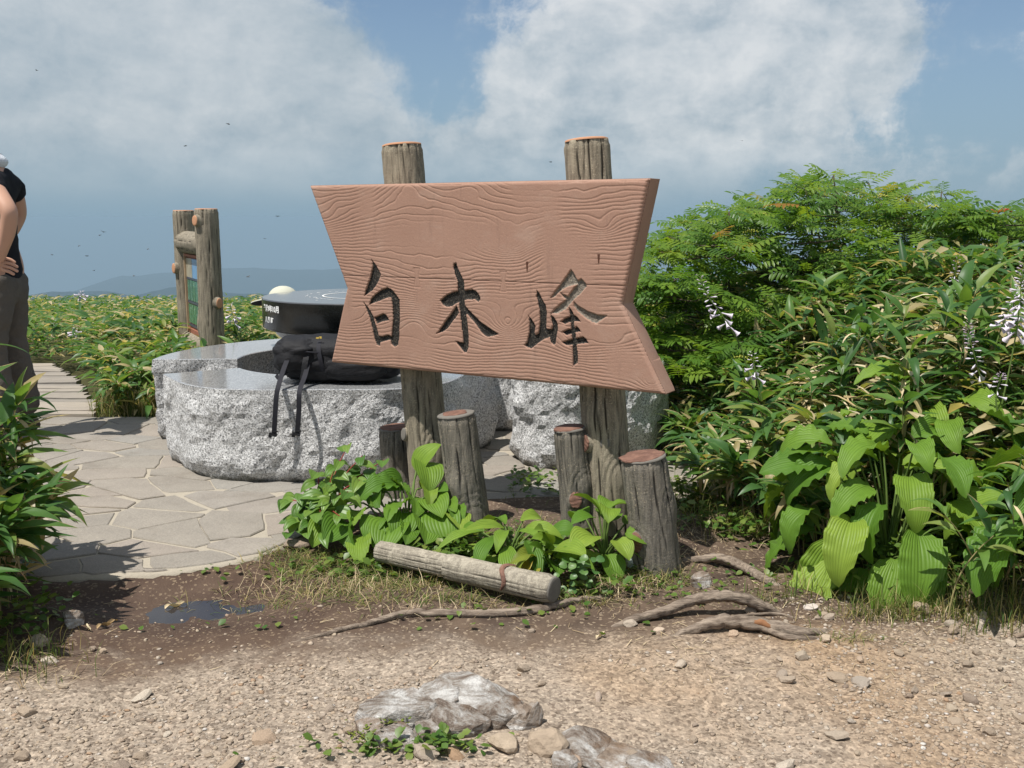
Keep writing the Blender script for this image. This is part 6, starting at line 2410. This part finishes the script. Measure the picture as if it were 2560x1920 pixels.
rw = random.Random(17)
SHRUBS = [  # display px range, base world, label
    (1330, 1610, (1.25, 6.1), 'leafy green rowan shrub next to the right edge of the sign board'),
    (1610, 1860, (2.15, 6.3), 'tallest rowan shrub in the middle of the right side, its top against the cloud'),
    (1860, 2068, (2.75, 6.2), 'rowan shrub with yellow-green berry clusters between the tallest shrub and the slim one'),
    (2068, 2460, (3.25, 6.0), 'slim rowan with bare dark stems at the far right edge')]
far_M, far_P = [], []
for (xa, xb, (bx, by), lab) in SHRUBS:
    gz = ground_z(bx, by)
    tree = empty('rowan_shrub', (bx, by, gz))
    tag(tree, lab, 'shrub', 'rowan shrubs right of the sign')
    tips = []
    n_ros = int((xb - xa) / 2.15)
    for q in range(n_ros):
        px = rw.uniform(xa, xb)
        tp = crown_top(px)
        if q % 4 == 0:
            py = tp + rw.uniform(2, 26)
        else:
            py = tp + 10 + (800 - tp) * rw.random() ** 1.0
        Y = by + rw.uniform(-0.75, 0.75) + (0.35 if py < tp + 60 else 0) - 0.25 * (py - tp) / 300
        tips.append(ony(px * 1.1573, py * 1.1573, Y))
    tips.sort(key=lambda p: -p.z)
    # limbs: a few leaders, each tip joined to the nearest one below it
    mb_tr = MB()
    leaders = []
    for k in range(5):
        a = 2 * PI * k / 5 + 0.4
        tgt = tips[min(len(tips) - 1, int(k * 1.7))]
        b0 = Vector((bx + 0.10 * math.cos(a), by + 0.10 * math.sin(a), gz - 0.05))
        m1 = b0.lerp(tgt, 0.35) + Vector((0.12 * math.cos(a), 0.1 * math.sin(a), 0.10))
        m2_ = b0.lerp(tgt, 0.7) + Vector((0.05 * math.sin(a), 0.05, 0.03))
        sp_ = spline([b0, m1, m2_, tgt], 6)
        leaders.append(sp_)
        V, F = tube([rel(tree, p) for p in sp_], [0.014 - 0.010 * i / (len(sp_) - 1) for i in range(len(sp_))], 7)
        mesh_obj('trunk', V, F, m_twig, tree)
    allp = [p for sp_ in leaders for p in sp_[3:]]
    n_obj = 0
    for ti, tpnt in enumerate(tips):
        cand = [p for p in allp if p.z < tpnt.z - 0.03] or allp
        st = min(cand, key=lambda p: (p - tpnt).length + 0.15 * max(0, p.z - tpnt.z + .1))
        midv = st.lerp(tpnt, 0.5) + Vector((rw.uniform(-.04, .04), rw.uniform(-.04, .04), -0.03))
        sp_ = spline([st, midv, tpnt], 4)
        allp += [sp_[4], sp_[-2]]
        V, F = tube([rel(tree, p) for p in sp_], [0.0050 - 0.0028 * i / (len(sp_) - 1) for i in range(len(sp_))], 5, False)
        mesh_obj('branch', V, F, m_twig, tree)
        nl = rw.randint(6, 9)
        a0 = rw.uniform(0, 6.28)
        for i in range(nl):
            az = a0 + i * 2 * PI / nl + rw.uniform(-.25, .25)
            el = rw.uniform(-0.35, 0.5)
            d = Vector((math.cos(az) * math.cos(el), math.sin(az) * math.cos(el), math.sin(el)))
            s = 0.165 * rw.uniform(0.75, 1.2)
            p = tpnt + d * 0.02 + Vector((0, 0, rw.uniform(-.05, .012)))
            uph = (rw.uniform(-.4, .4), rw.uniform(-.85, .05), 1)
            if n_obj < 295:
                o = place(rw.choice(ROWAN)[0], 'leaf', tree, rel(tree, p), d, uph, s)
                n_obj += 1
            else:
                far_M.append(np.array(orient(d, uph, s)))
                far_P.append(tuple(rel(tree, p)))
        if rw.random() < (0.10 if xa != 1860 else 0.14):
            mbb = MB()
            for i in range(34):
                a, r_ = rw.uniform(0, 6.28), 0.048 * rw.random() ** .5
                c = rel(tree, tpnt) + Vector((r_ * math.cos(a), r_ * math.sin(a), 0.028 - r_ * r_ * 6 + rw.uniform(-.004, .004)))
                mbb.add([c + Vector(v) * 0.0055 for v in ((1, 0, 0), (-1, 0, 0), (0, 1, 0), (0, -1, 0), (0, 0, 1), (0, 0, -1))], [(0, 2, 4), (2, 1, 4), (1, 3, 4), (3, 0, 4), (2, 0, 5), (1, 2, 5), (3, 1, 5), (0, 3, 5)])
            mbb.build('berry_cluster', m_corymb if rw.random() < .88 else m_berry, tree, True)
    if far_P:
        o = scatter('leaf_mass', ROWAN[0][1], ROWAN[0][2], far_M, far_P, m_rowan_far, parent=tree)
        tag(o, kind='stuff')
        far_M, far_P = [], []

# ------------------------------------------------------------------ hostas
hp = lambda t: 2.35 * (t + 0.015) ** 0.55 * (1 - t) ** 0.75 if t < 1 else 0.0
hp_narrow = lambda t: (math.sin(PI * min(1.0, (t * 0.95 + 0.04))) ** 0.9) * (1.04 - 0.2 * t) if t < 1 else 0.0
HOSTA_ME = [leaf_mesh('hosta_leaf', m_hosta, 1, w, 18, 25, hp, dr, fo, wv, wn_, 16, tw, sd)[0] for (w, dr, fo, wv, wn_, tw, sd) in ((0.56, 0.7, 0.30, 0.08, 6, 0.3, 1), (0.50, 1.2, 0.50, 0.09, 5, -0.6, 2), (0.60, 0.5, 0.20, 0.09, 7, 0.5, 3), (0.50, 1.4, 0.45, 0.08, 6, 0.8, 4), (0.54, 0.95, 0.35, 0.09, 7, -0.9, 21))]
HOSTA_N = [leaf_mesh('hosta_leaf', m_hosta, 1, w, 12, 13, hp_narrow, dr, fo, 0.03, 3, 11, tw, sd)[0] for (w, dr, fo, tw, sd) in ((0.40, 0.9, 0.4, 0.2, 5), (0.46, 1.2, 0.3, -0.3, 6), (0.36, 0.5, 0.5, 0.1, 7))]
HOSTA_R = [leaf_mesh('hosta_leaf', m_hosta, 1, w, 12, 15, hp, dr, fo, 0.02, 2, 13, tw, sd)[0] for (w, dr, fo, tw, sd) in ((0.78, 0.7, 0.35, 0.1, 8), (0.72, 1.1, 0.3, -0.2, 9))]
HOSTA_Y = [leaf_mesh('hosta_leaf', m_hosta_yellow, 1, w, 12, 13, hp_narrow, dr, fo, 0.06, 3, 11, tw, sd)[0] for (w, dr, fo, tw, sd) in ((0.42, 1.1, 0.4, 0.5, 15), (0.46, 1.5, 0.3, -0.4, 16))]


def hosta(label, base_px, leaves, group, meshes, depth_fn, extra=()):
    """leaves: source px root x, y, tip x, y, width factor; the plant is a dome, root nearer its middle than the tip"""
    b0 = gp(*base_px)
    root = empty('hosta_plant', b0)
    tag(root, label, 'plant', group)
    mb = MB()
    for i, (rx, ry, tx, ty, *rest) in enumerate(leaves):
        ya, yb = depth_fn(rx, ry, tx, ty)
        if rest and rest[0] is not None:
            ya += rest[0]
            yb += rest[0]
        A, B = ony(rx, ry, ya), ony(tx, ty, yb)
        d = B - A
        L = d.length
        nrm = Vector((0.45 * d.normalized().x, -0.45, 0.85))
        mesh = meshes[i % len(meshes)] if len(rest) < 2 else rest[1]
        # the mesh droops: aim a little above the tip so that the tip lands near B
        dirn = (d.normalized() + Vector((0, -0.10, 0.22))).normalized()
        place(mesh, 'leaf', root, rel(root, A), dirn, nrm + Vector((rng.uniform(-.6, .6), rng.uniform(-.35, .3), rng.uniform(-.3, .25))), L * 1.04)
        mid_ = b0.lerp(A, 0.6) + Vector((0, 0.02, 0.06))
        mb.tube([rel(root, p) for p in spline([b0 + Vector((rng.uniform(-.03, .03), 0.02, -0.02)), mid_, A + dirn * 0.01], 4)], 0.0038, 5, False)
    mb.build('leaf_stalks', m_greenstem, root)['kind'] = 'stuff'
    return root


def cpx(ox, oy, sc_, L):
    return [(ox + a / sc_, oy + b_ / sc_, ox + c / sc_, oy + d / sc_, *r) for a, b_, c, d, *r in L]


big_leaves = cpx(1900, 1000, 2.962, [
    (800, 300, 380, 395), (760, 225, 1040, 420), (700, 330, 400, 520), (860, 380, 740, 660), (520, 600, 245, 705), (740, 480, 560, 590), (680, 640, 345, 985), (960, 540, 1030, 760),
    (900, 600, 740, 820), (720, 660, 700, 800), (700, 870, 545, 1190), (900, 800, 690, 1180), (600, 1200, 660, 1440), (830, 1130, 790, 1350), (960, 1080, 1060, 1400), (880, 1290, 860, 1490),
    (1230, 880, 1150, 1390), (1160, 960, 1260, 1110), (1080, 200, 960, 330, 0.15), (1190, 190, 1090, 340, 0.10), (1280, 270, 1420, 350, 0.1), (1330, 440, 1480, 430), (1300, 430, 1240, 640), (1240, 690, 1280, 800),
    (1300, 330, 1130, 440, 0.12), (1420, 640, 1370, 850, 0.12), (1180, 860, 1330, 1090), (1010, 470, 1180, 560, .05), (1080, 1060, 1120, 1330, -0.02), (640, 1180, 760, 1330, -.02), (1050, 640, 1110, 780, .08),
    (780, 500, 600, 640, .1), (560, 400, 480, 560, .14), (960, 880, 880, 1100, .1), (1000, 1180, 940, 1400, .02)])


def hosta_clump(label, base, layers, group, meshes, seed, face=-PI / 2, zs=1.0):
    """a rosette: stalks fan out from the crown, blades arch outward and droop. layers: n, stalk length, stalk elevation, blade pitch, blade length"""
    rg = random.Random(seed)
    b0 = Vector(base)
    root = empty('hosta_plant', b0)
    tag(root, label, 'plant', group)
    for li, (n, sl, el, pit, bl) in enumerate(layers):
        for i in range(n):
            az = 2 * PI * i / n + li * 0.5 + rg.uniform(-.28, .28)
            e = R(el + rg.uniform(-9, 9))
            st = Vector((math.cos(az) * math.cos(e), math.sin(az) * math.cos(e), math.sin(e) * zs)) * sl * rg.uniform(.85, 1.12)
            p = R(pit + rg.uniform(-16, 14))
            az2 = az + rg.uniform(-.35, .35)
            d = Vector((math.cos(az2) * math.cos(p), math.sin(az2) * math.cos(p), math.sin(p)))
            uph = Vector((0, 0, 1)) + Vector((math.cos(az2), math.sin(az2), 0)) * 0.35 + Vector((rg.uniform(-.45, .45), rg.uniform(-.45, .2), 0))
            L = bl * rg.uniform(0.78, 1.15)
            o = place(rg.choice(meshes), 'leaf', root, st, d, uph, L)
            sp_ = spline([Vector((rg.uniform(-.02, .02), rg.uniform(-.02, .02), -0.02)), st * 0.5 + Vector((0, 0, 0.05 * sl)), st + d * 0.012], 4)
            V, F = tube(sp_, [0.005 - 0.0018 * k / (len(sp_) - 1) for k in range(len(sp_))], 5, False)
            mesh_obj('leaf_stalk', V, F, m_greenstem, root)
    return root


hosta_clump('large hosta with big wavy yellow-green leaves at the right edge of the path', (1.365, 3.46, ground_z(1.365, 3.46)),
            [(11, .45, 78, 8, .22), (15, .43, 60, -6, .26), (17, .38, 42, -22, .265), (16, .31, 24, -36, .265), (14, .21, 14, -34, .24)], None, HOSTA_ME, 5)
hosta_clump('hosta with one huge drooping leaf cut off by the right edge of the frame', (1.83, 3.16, ground_z(1.83, 3.16)),
            [(5, .34, 70, 0, .25), (8, .34, 45, -30, .30), (8, .24, 25, -48, .30)], None, HOSTA_ME, 9)
hosta_clump('hosta half hidden in the dwarf bamboo above the large hosta', (1.62, 3.78, ground_z(1.62, 3.78)),
            [(6, .52, 76, 5, .21), (8, .48, 60, -12, .23), (7, .38, 40, -25, .22)], None, HOSTA_ME, 12)

bed_leaves = cpx(640, 960, 3.16, [
    (1280, 700, 1420, 445, .03), (1300, 620, 1450, 800, .0), (1190, 930, 990, 1050), (1120, 800, 730, 890), (1160, 780, 950, 800, .03), (1000, 850, 870, 940), (830, 1000, 740, 1090), (900, 960, 1000, 890, .02),
    (1100, 1080, 990, 1305), (1160, 1010, 1170, 1210), (1230, 890, 1320, 1030), (1300, 820, 1470, 900), (1420, 860, 1490, 820, .02), (1440, 1010, 1510, 1260), (1520, 930, 1550, 990), (1540, 970, 1660, 1080),
    (1560, 1040, 1640, 1120), (980, 1060, 860, 1180), (860, 1180, 770, 1400), (760, 1090, 650, 1280), (680, 1080, 580, 1240), (560, 1100, 480, 1240, .03), (1200, 1100, 1230, 1240), (940, 1160, 990, 1290),
    (1380, 900, 1460, 1030), (850, 840, 1060, 760, .06), (1050, 800, 1250, 820, .05), (720, 960, 600, 1010, .04), (1330, 1080, 1400, 1240)])
hosta('hosta with broad ribbed leaves in front of the left sign post', (1010, 1375), bed_leaves, 'hostas planted round the sign', HOSTA_R + HOSTA_ME[:2],
      lambda rx, ry, tx, ty: (3.86 - 0.24 * (ry - 1150) / 220, 3.78 - 0.26 * (ty - 1150) / 220))
mh = gp(1275, 1392)
hosta_clump('low hosta with narrow dark green leaves between the stumps', mh, [(6, .13, 70, 10, .15), (9, .13, 42, -12, .18), (9, .09, 20, -22, .16)], 'hostas planted round the sign', HOSTA_N, 31)
yel_leaves = cpx(1240, 1000, 3.318, [
    (400, 1230, 460, 960), (430, 1230, 470, 1080), (400, 1300, 320, 1180), (460, 1280, 740, 1230), (470, 1300, 750, 1390), (520, 1330, 640, 1250), (380, 1330, 500, 1420), (440, 1330, 560, 1420),
    (300, 1290, 160, 1290, 0, HOSTA_Y[0]), (330, 1320, 100, 1520, 0, HOSTA_Y[1]), (350, 1350, 260, 1500, 0, HOSTA_Y[0]), (330, 1310, 20, 1390, 0, HOSTA_Y[1]), (620, 1290, 790, 1390), (690, 1290, 800, 1330)])
hosta('hosta with some yellowing leaves drooping over the end of the concrete log', (1368, 1428), yel_leaves, 'hostas planted round the sign', HOSTA_N + HOSTA_R[:1], lambda rx, ry, tx, ty: (3.34, 3.24))
sh_ = gp(1508, 1402)
hosta_clump('small upright hosta with rounded leaves between the two right stumps', sh_, [(5, .19, 80, 30, .12), (7, .16, 55, -2, .125), (8, .10, 28, -20, .13)], 'hostas planted round the sign', HOSTA_R, 33)

# ------------------------------------------------------------------ heart-leaved plant with red stalks at the left of the bed
heart_p = lambda t: (math.sin(PI * min(1, (t * 0.86 + 0.14))) ** 0.8) * (1.1 - 0.35 * t) if t < 1 else 0.0
HEART = [leaf_mesh('heart_leaf', m_heart, 1, w, 8, 7, heart_p, dr, fo, 0.02, 2, 5, tw, sd)[0] for (w, dr, fo, tw, sd) in ((0.68, 0.6, 0.35, 0.1, 1), (0.62, 0.9, 0.5, -0.25, 2), (0.72, 0.4, 0.3, 0.3, 3))]
hb = gp(800, 1345)
hpnt = empty('heart_leaf_plant', hb)
tag(hpnt, 'bushy plant with heart-shaped leaves on red stalks in front of the granite bench', 'plant')
hr = random.Random(4)
stem_tips = [(872, 1110, 4.02), (905, 1140, 4.0), (795, 1180, 3.9), (760, 1235, 3.85), (740, 1290, 3.78), (725, 1330, 3.72), (850, 1150, 3.9), (930, 1170, 4.0), (985, 1180, 4.0), (960, 1150, 4.05), (830, 1215, 3.75), (870, 1230, 3.7), (800, 1280, 3.68), (775, 1330, 3.66), (900, 1200, 3.8), (1000, 1205, 3.95), (820, 1330, 3.62), (850, 1290, 3.64), (715, 1250, 3.85)]
for (px, py, Y) in stem_tips:
    tp_ = ony(px, py, Y)
    md = hb.lerp(tp_, 0.5) + Vector((0, 0, 0.06))
    sp_ = spline([hb + Vector((hr.uniform(-.04, .04), hr.uniform(0, .06), -0.02)), md, tp_], 6)
    V, F = tube([rel(hpnt, p) for p in sp_], [0.0036 - 0.0018 * i / (len(sp_) - 1) for i in range(len(sp_))], 5, False)
    mesh_obj('red_stalk', V, F, m_redstem, hpnt)
    for i in range(7):
        q = sp_[len(sp_) - 1 - min(i, 3) * 2]
        az = hr.uniform(0, 6.28) if i else -PI / 2
        d = Vector((math.cos(az), math.sin(az) - 0.35, hr.uniform(-0.35, 0.25))).normalized()
        s = hr.uniform(0.062, 0.098)
        place(hr.choice(HEART), 'leaf', hpnt, rel(hpnt, q + d * 0.012), d, (hr.uniform(-.4, .4), -0.45 + hr.uniform(-.3, .3), 0.9), s)

# little round-leaved plant by the log end
rp0 = gp(1420, 1470)
rnd_p = empty('round_leaf_plant', rp0)
tag(rnd_p, 'small clump of round coin-like leaves at the cut end of the concrete log', 'plant')
round_prof = lambda t: math.sqrt(max(0, 1 - (2 * t - 1) ** 2)) if 0 < t < 1 else 0.12
RND = leaf_mesh('round_leaf', m_round, 1, 0.95, 7, 5, round_prof, 0.4, 0.25, 0.02, 2, 0, 0, 1)[0]
for i in range(34):
    px, py = 1400 + hr.gauss(48, 26), 1395 + hr.random() * 90
    p = ony(px, py, 3.24 - 0.06 * hr.random())
    az = hr.uniform(0, 6.28)
    place(RND, 'leaf', rnd_p, rel(rnd_p, p), (math.cos(az) * .8, math.sin(az) * .5, hr.uniform(-.2, .3)), (hr.uniform(-.4, .4), -0.6, .8), hr.uniform(.020, .032))
mb = MB()
for i in range(8):
    mb.tube([(hr.uniform(-.02, .02), 0, -.01), (hr.uniform(-.06, .06), hr.uniform(-.02, .02), 0.05), (hr.uniform(-.08, .08), hr.uniform(-.03, .0), 0.09)], 0.0016, 4, False)
mb.build('stalks', m_greenstem, rnd_p)['kind'] = 'stuff'

# ------------------------------------------------------------------ hosta flower spikes
flower_me = None
mbf = MB()
pv, pf = [], []
for i, (r_, y_) in enumerate(((0.10, 0.0), (0.13, 0.25), (0.20, 0.5), (0.34, 0.78), (0.55, 1.0))):
    for k in range(6):
        a = 2 * PI * k / 6
        rr = r_ * (1.0 if i < 4 else (1.15 if k % 2 else 0.8))
        pv.append((rr * 0.5 * math.cos(a), y_, rr * 0.5 * math.sin(a)))
for i in range(4):
    for k in range(6):
        k2 = (k + 1) % 6
        pf.append((i * 6 + k, i * 6 + k2, (i + 1) * 6 + k2, (i + 1) * 6 + k))
flower_me = mesh_data('hosta_flower', pv, pf, m_petal)
pv, pf = [], []
for i, (r_, y_) in enumerate(((0.05, 0.0), (0.12, 0.3), (0.26, 0.65), (0.22, 0.85), (0.02, 1.0))):
    for k in range(6):
        a = 2 * PI * k / 6
        pv.append((r_ * 0.5 * math.cos(a), y_, r_ * 0.5 * math.sin(a)))
for i in range(4):
    for k in range(6):
        k2 = (k + 1) % 6
        pf.append((i * 6 + k, i * 6 + k2, (i + 1) * 6 + k2, (i + 1) * 6 + k))
bud_me = mesh_data('hosta_bud', pv, pf, m_bud)
bud_w = bud_me.copy()
bud_w.materials.clear()
bud_w.materials.append(m_petal)


def spike(label, pts, Y, n, size, seed, open_frac=0.4):
    """pts: source px of the stem from foot to tip"""
    rg = random.Random(seed)
    P = [ony(x, y, Y) for x, y in pts]
    root = empty('flower_spike', P[0])
    tag(root, label, 'flower', 'hosta flower spikes')
    sp_ = spline([rel(root, p) for p in P], 8)
    V, F = tube(sp_, [0.0035 - 0.0018 * i / (len(sp_) - 1) for i in range(len(sp_))], 6, False)
    mesh_obj('flower_stem', V, F, m_greenstem, root)
    for i in range(n):
        t = 0.40 + 0.6 * (i / (n - 1)) ** 0.9
        k = t * (len(sp_) - 1)
        q = min(int(k), len(sp_) - 2)
        p = sp_[q].lerp(sp_[q + 1], k - q)
        a = i * 2.4 + rg.uniform(-.4, .4)
        f = i / n
        d = Vector((math.cos(a), math.sin(a) * 0.8, -0.25 + 0.7 * f - (0.7 if f < open_frac else 0) * rg.random())).normalized()
        if f < open_frac * 0.5:
            place(flower_me, 'blossom', root, p + d * 0.008, d, (0, 0, 1), size * rg.uniform(0.9, 1.15))
        else:
            place(bud_w if f < open_frac * 1.6 else bud_me, 'bud', root, p + d * 0.006, d, (0, 0, 1), size * (1.05 - 0.75 * f) * rg.uniform(.85, 1.1))


spike('lilac-white hosta flower spike against the rowan leaves just right of the sign', [(1880, 960), (1848, 860), (1806, 790), (1770, 740), (1748, 690)], 4.25, 26, 0.042, 1, 0.5)
spike('large lilac-white hosta flower spike with hanging open bells at the right frame edge', [(2505, 1010), (2530, 890), (2545, 800), (2552, 720), (2560, 660)], 3.55, 44, 0.045, 2, 0.5)
spike('second white hosta flower spike leaning left beside the large one at the right edge', [(2480, 900), (2500, 830), (2525, 770), (2548, 700)], 3.7, 24, 0.035, 6, 0.5)
spike('mauve budded hosta flower spike left of the large open one', [(2490, 1160), (2465, 1010), (2445, 920), (2425, 850), (2418, 810)], 3.7, 36, 0.032, 3, 0.25)
spike('slender hosta flower spike gone to bud among the upper dwarf bamboo', [(2390, 790), (2385, 730), (2388, 680), (2395, 635)], 4.4, 24, 0.024, 4, 0.3)
spike('short pale hosta flower spike low in the dwarf bamboo right of the sign', [(1905, 1000), (1892, 950), (1885, 910), (1880, 880)], 4.0, 16, 0.032, 5, 0.6)
spike('low mauve flower spike lying in the leaves below the large right-hand spike', [(2500, 1060), (2490, 1000), (2500, 950), (2505, 935)], 3.5, 20, 0.026, 7, 0.2)
spike('thin lilac flower spike in the leaves just right of the notice board', [(600, 850), (588, 815), (580, 780), (575, 760)], 7.0, 14, 0.05, 8, 0.7)
spike('pale lilac flower spike standing in the bamboo field left of the notice board', [(180, 880), (184, 845), (188, 825), (190, 815)], 8.6, 14, 0.05, 9, 0.7)
spike('faint pale flower spike near the skyline of the bamboo field', [(196, 765), (200, 745), (203, 735), (206, 728)], 13.0, 14, 0.07, 10, 0.6)

# ------------------------------------------------------------------ grasses, weeds, moss
bl_v = [(-.5, 0, 0), (.5, 0, 0), (.4, .45, .12), (-.4, .45, .12), (.22, .8, .02), (-.22, .8, .02), (0, 1, -.12)]
bl_f = [(0, 1, 2, 3), (3, 2, 4, 5), (5, 4, 6)]


def grass(name, pts, length, width, mat, lay=0.4):
    pts = np.asarray(pts)
    N = len(pts)
    az = nrng.random(N) * 2 * PI
    el = PI / 2 - np.abs(nrng.normal(0, lay, N)) if lay < 1 else 0.05 + 0.85 * nrng.random(N) ** 1.7
    ln = length * (0.5 + nrng.random(N))
    S = np.zeros((N, 3, 3))
    S[:, 0, 0] = width * (0.7 + 0.6 * nrng.random(N))
    S[:, 1, 1] = ln
    S[:, 2, 2] = ln
    M = rot_z(az) @ rot_x(el) @ S
    tag(scatter(name, bl_v, bl_f, M, pts, mat), kind='stuff')


def tuft_points(clusters):
    out = []
    for px, py, sx, sy, n in clusters:
        c = gp(px, py)
        for _ in range(n):
            x, y = c.x + rng.gauss(0, sx), c.y + rng.gauss(0, sy)
            out.append((x, y, ground_z(x, y) - 0.002))
    return out


grass('grass', tuft_points([(2230, 1540, .10, .03, 260), (2400, 1500, .16, .06, 500), (2500, 1545, .10, .05, 300), (2330, 1450, .14, .06, 300), (1740, 1270, .16, .10, 420), (1640, 1240, .12, .12, 200), (1850, 1330, .16, .08, 260), (2020, 1480, .14, .04, 120), (40, 1660, .10, .06, 160), (1890, 1330, .12, .05, 200)]), 0.085, 0.0028, m_grass, 0.7)
grass('grass', tuft_points([(760, 1400, .14, .05, 700), (880, 1430, .16, .05, 800), (980, 1465, .16, .04, 500), (1120, 1500, .16, .03, 260), (800, 1490, .18, .06, 360), (1290, 1250, .20, .16, 700), (1240, 1330, .16, .1, 360), (1650, 1440, .08, .04, 260), (1560, 1450, .10, .04, 260), (1450, 1500, .10, .03, 140), (1960, 1500, .2, .05, 80), (2130, 1600, .06, .02, 60), (1870, 1500, .1, .03, 60), (1350, 1160, .05, .02, 40)]), 0.055, 0.0024, m_grass, 1.25)
grass('grass', tuft_points([(345, 1034, .13, .06, 500), (420, 1030, .14, .08, 400), (285, 1036, .05, .05, 160)]), 0.15, 0.006, m_grass, 0.6)
grass('dry_grass', tuft_points([(1650, 1400, .06, .04, 160), (1700, 1330, .14, .06, 160), (1480, 1500, .06, .03, 70), (850, 1470, .2, .06, 260), (2450, 1530, .2, .05, 160), (1160, 1530, .15, .03, 60), (60, 1690, .12, .05, 60), (1560, 1470, .08, .02, 90)]), 0.075, 0.0022, m_straw, 1.3)
# low weeds
wd_v = [(0, 0, 0), (.30, .35, .06), (.36, .68, .04), (0, 1, -.04), (-.36, .68, .04), (-.30, .35, .06), (0, .55, 0)]
wd_f = [(0, 1, 6), (1, 2, 6), (2, 3, 6), (3, 4, 6), (4, 5, 6), (5, 0, 6)]


def weeds(name, clusters, size, mat=m_weed, zmax=0.09):
    pts = []
    for px, py, sx, sy, n, zm in clusters:
        c = gp(px, py)
        for _ in range(n):
            x, y = c.x + rng.gauss(0, sx), c.y + rng.gauss(0, sy)
            if pave_front(x) < y - 0.06 and x < 0.95 and not (0.0 < x < 1.0):
                continue
            pts.append((x, y, ground_z(x, y) + 0.004 + zm * rng.random()))
    N = len(pts)
    M = rot_z(nrng.random(N) * 6.28) @ rot_x((nrng.random(N) - .35) * 1.2) @ rot_y((nrng.random(N) - .5) * .9) * (size * (0.6 + 0.8 * nrng.random(N)))[:, None, None]
    tag(scatter(name, wd_v, wd_f, M, pts, mat), kind='stuff')


weeds('ground_cover', [(1290, 1245, .17, .13, 620, .10), (1180, 1370, .16, .07, 330, .045), (1080, 1400, .16, .05, 240, .04), (1260, 1420, .12, .05, 200, .035), (1520, 1420, .08, .04, 60, .03), (1660, 1240, .10, .10, 260, .08), (1760, 1260, .2, .07, 500, .10), (1700, 1180, .12, .1, 300, .1), (1900, 1340, .2, .08, 420, .08), (2300, 1420, .2, .10, 500, .12), (2460, 1460, .14, .06, 240, .1), (210, 1410, .08, .05, 160, .07), (150, 1370, .08, .08, 160, .12), (250, 1440, .07, .03, 60, .03), (900, 1420, .16, .05, 110, .03), (1490, 1480, .12, .03, 70, .03), (60, 1560, .08, .1, 150, .1), (1100, 1440, .2, .03, 60, .02)], 0.030)
weeds('ground_cover', [(1800, 1480, .25, .08, 50, .01), (1000, 1560, .4, .04, 24, .01), (1900, 1440, .2, .1, 70, .02), (640, 1440, .2, .05, 20, .01), (1330, 1530, .2, .03, 30, .01), (950, 1880, .10, .02, 50, .02), (1090, 1875, .05, .02, 60, .03), (1150, 1880, .05, .02, 20, .03), (1360, 1175, .03, .02, 60, .06)], 0.024)
grass('grass', tuft_points([(520, 1345, .10, .01, 60), (620, 1322, .10, .01, 60), (500, 1218, .08, .02, 40), (800, 1215, .25, .012, 120), (420, 1100, .03, .01, 30), (560, 1205, .1, .01, 40)]), 0.025, 0.003, m_grass, 0.8)
weeds('moss', [(1098, 1770, .018, .012, 200, .025), (930, 1850, .03, .02, 120, .02), (980, 1825, .02, .01, 90, .03), (1560, 1450, .12, .03, 200, .012), (1440, 1480, .08, .03, 120, .012)], 0.010, m_moss)
# ------------------------------------------------------------------ summer haze
m_haze = bpy.data.materials.new('haze')
m_haze.use_nodes = True
hn = NT(m_haze.node_tree)
m_haze.node_tree.nodes.clear()
pvn = hn.new('VolumePrincipled', {'Density': 0.00030, 'Color': (0.418, 0.585, 0.715, 1), 'Anisotropy': 0.0})
hn.l.new(pvn.outputs[0], hn.new('OutputMaterial').inputs['Volume'])
mb = MB()
mb.box((0, 0, (-790 + 3.2) / 2), (19000, 19000, 790 + 3.2))
tag(mb.build('haze', m_haze, None, False), kind='stuff')
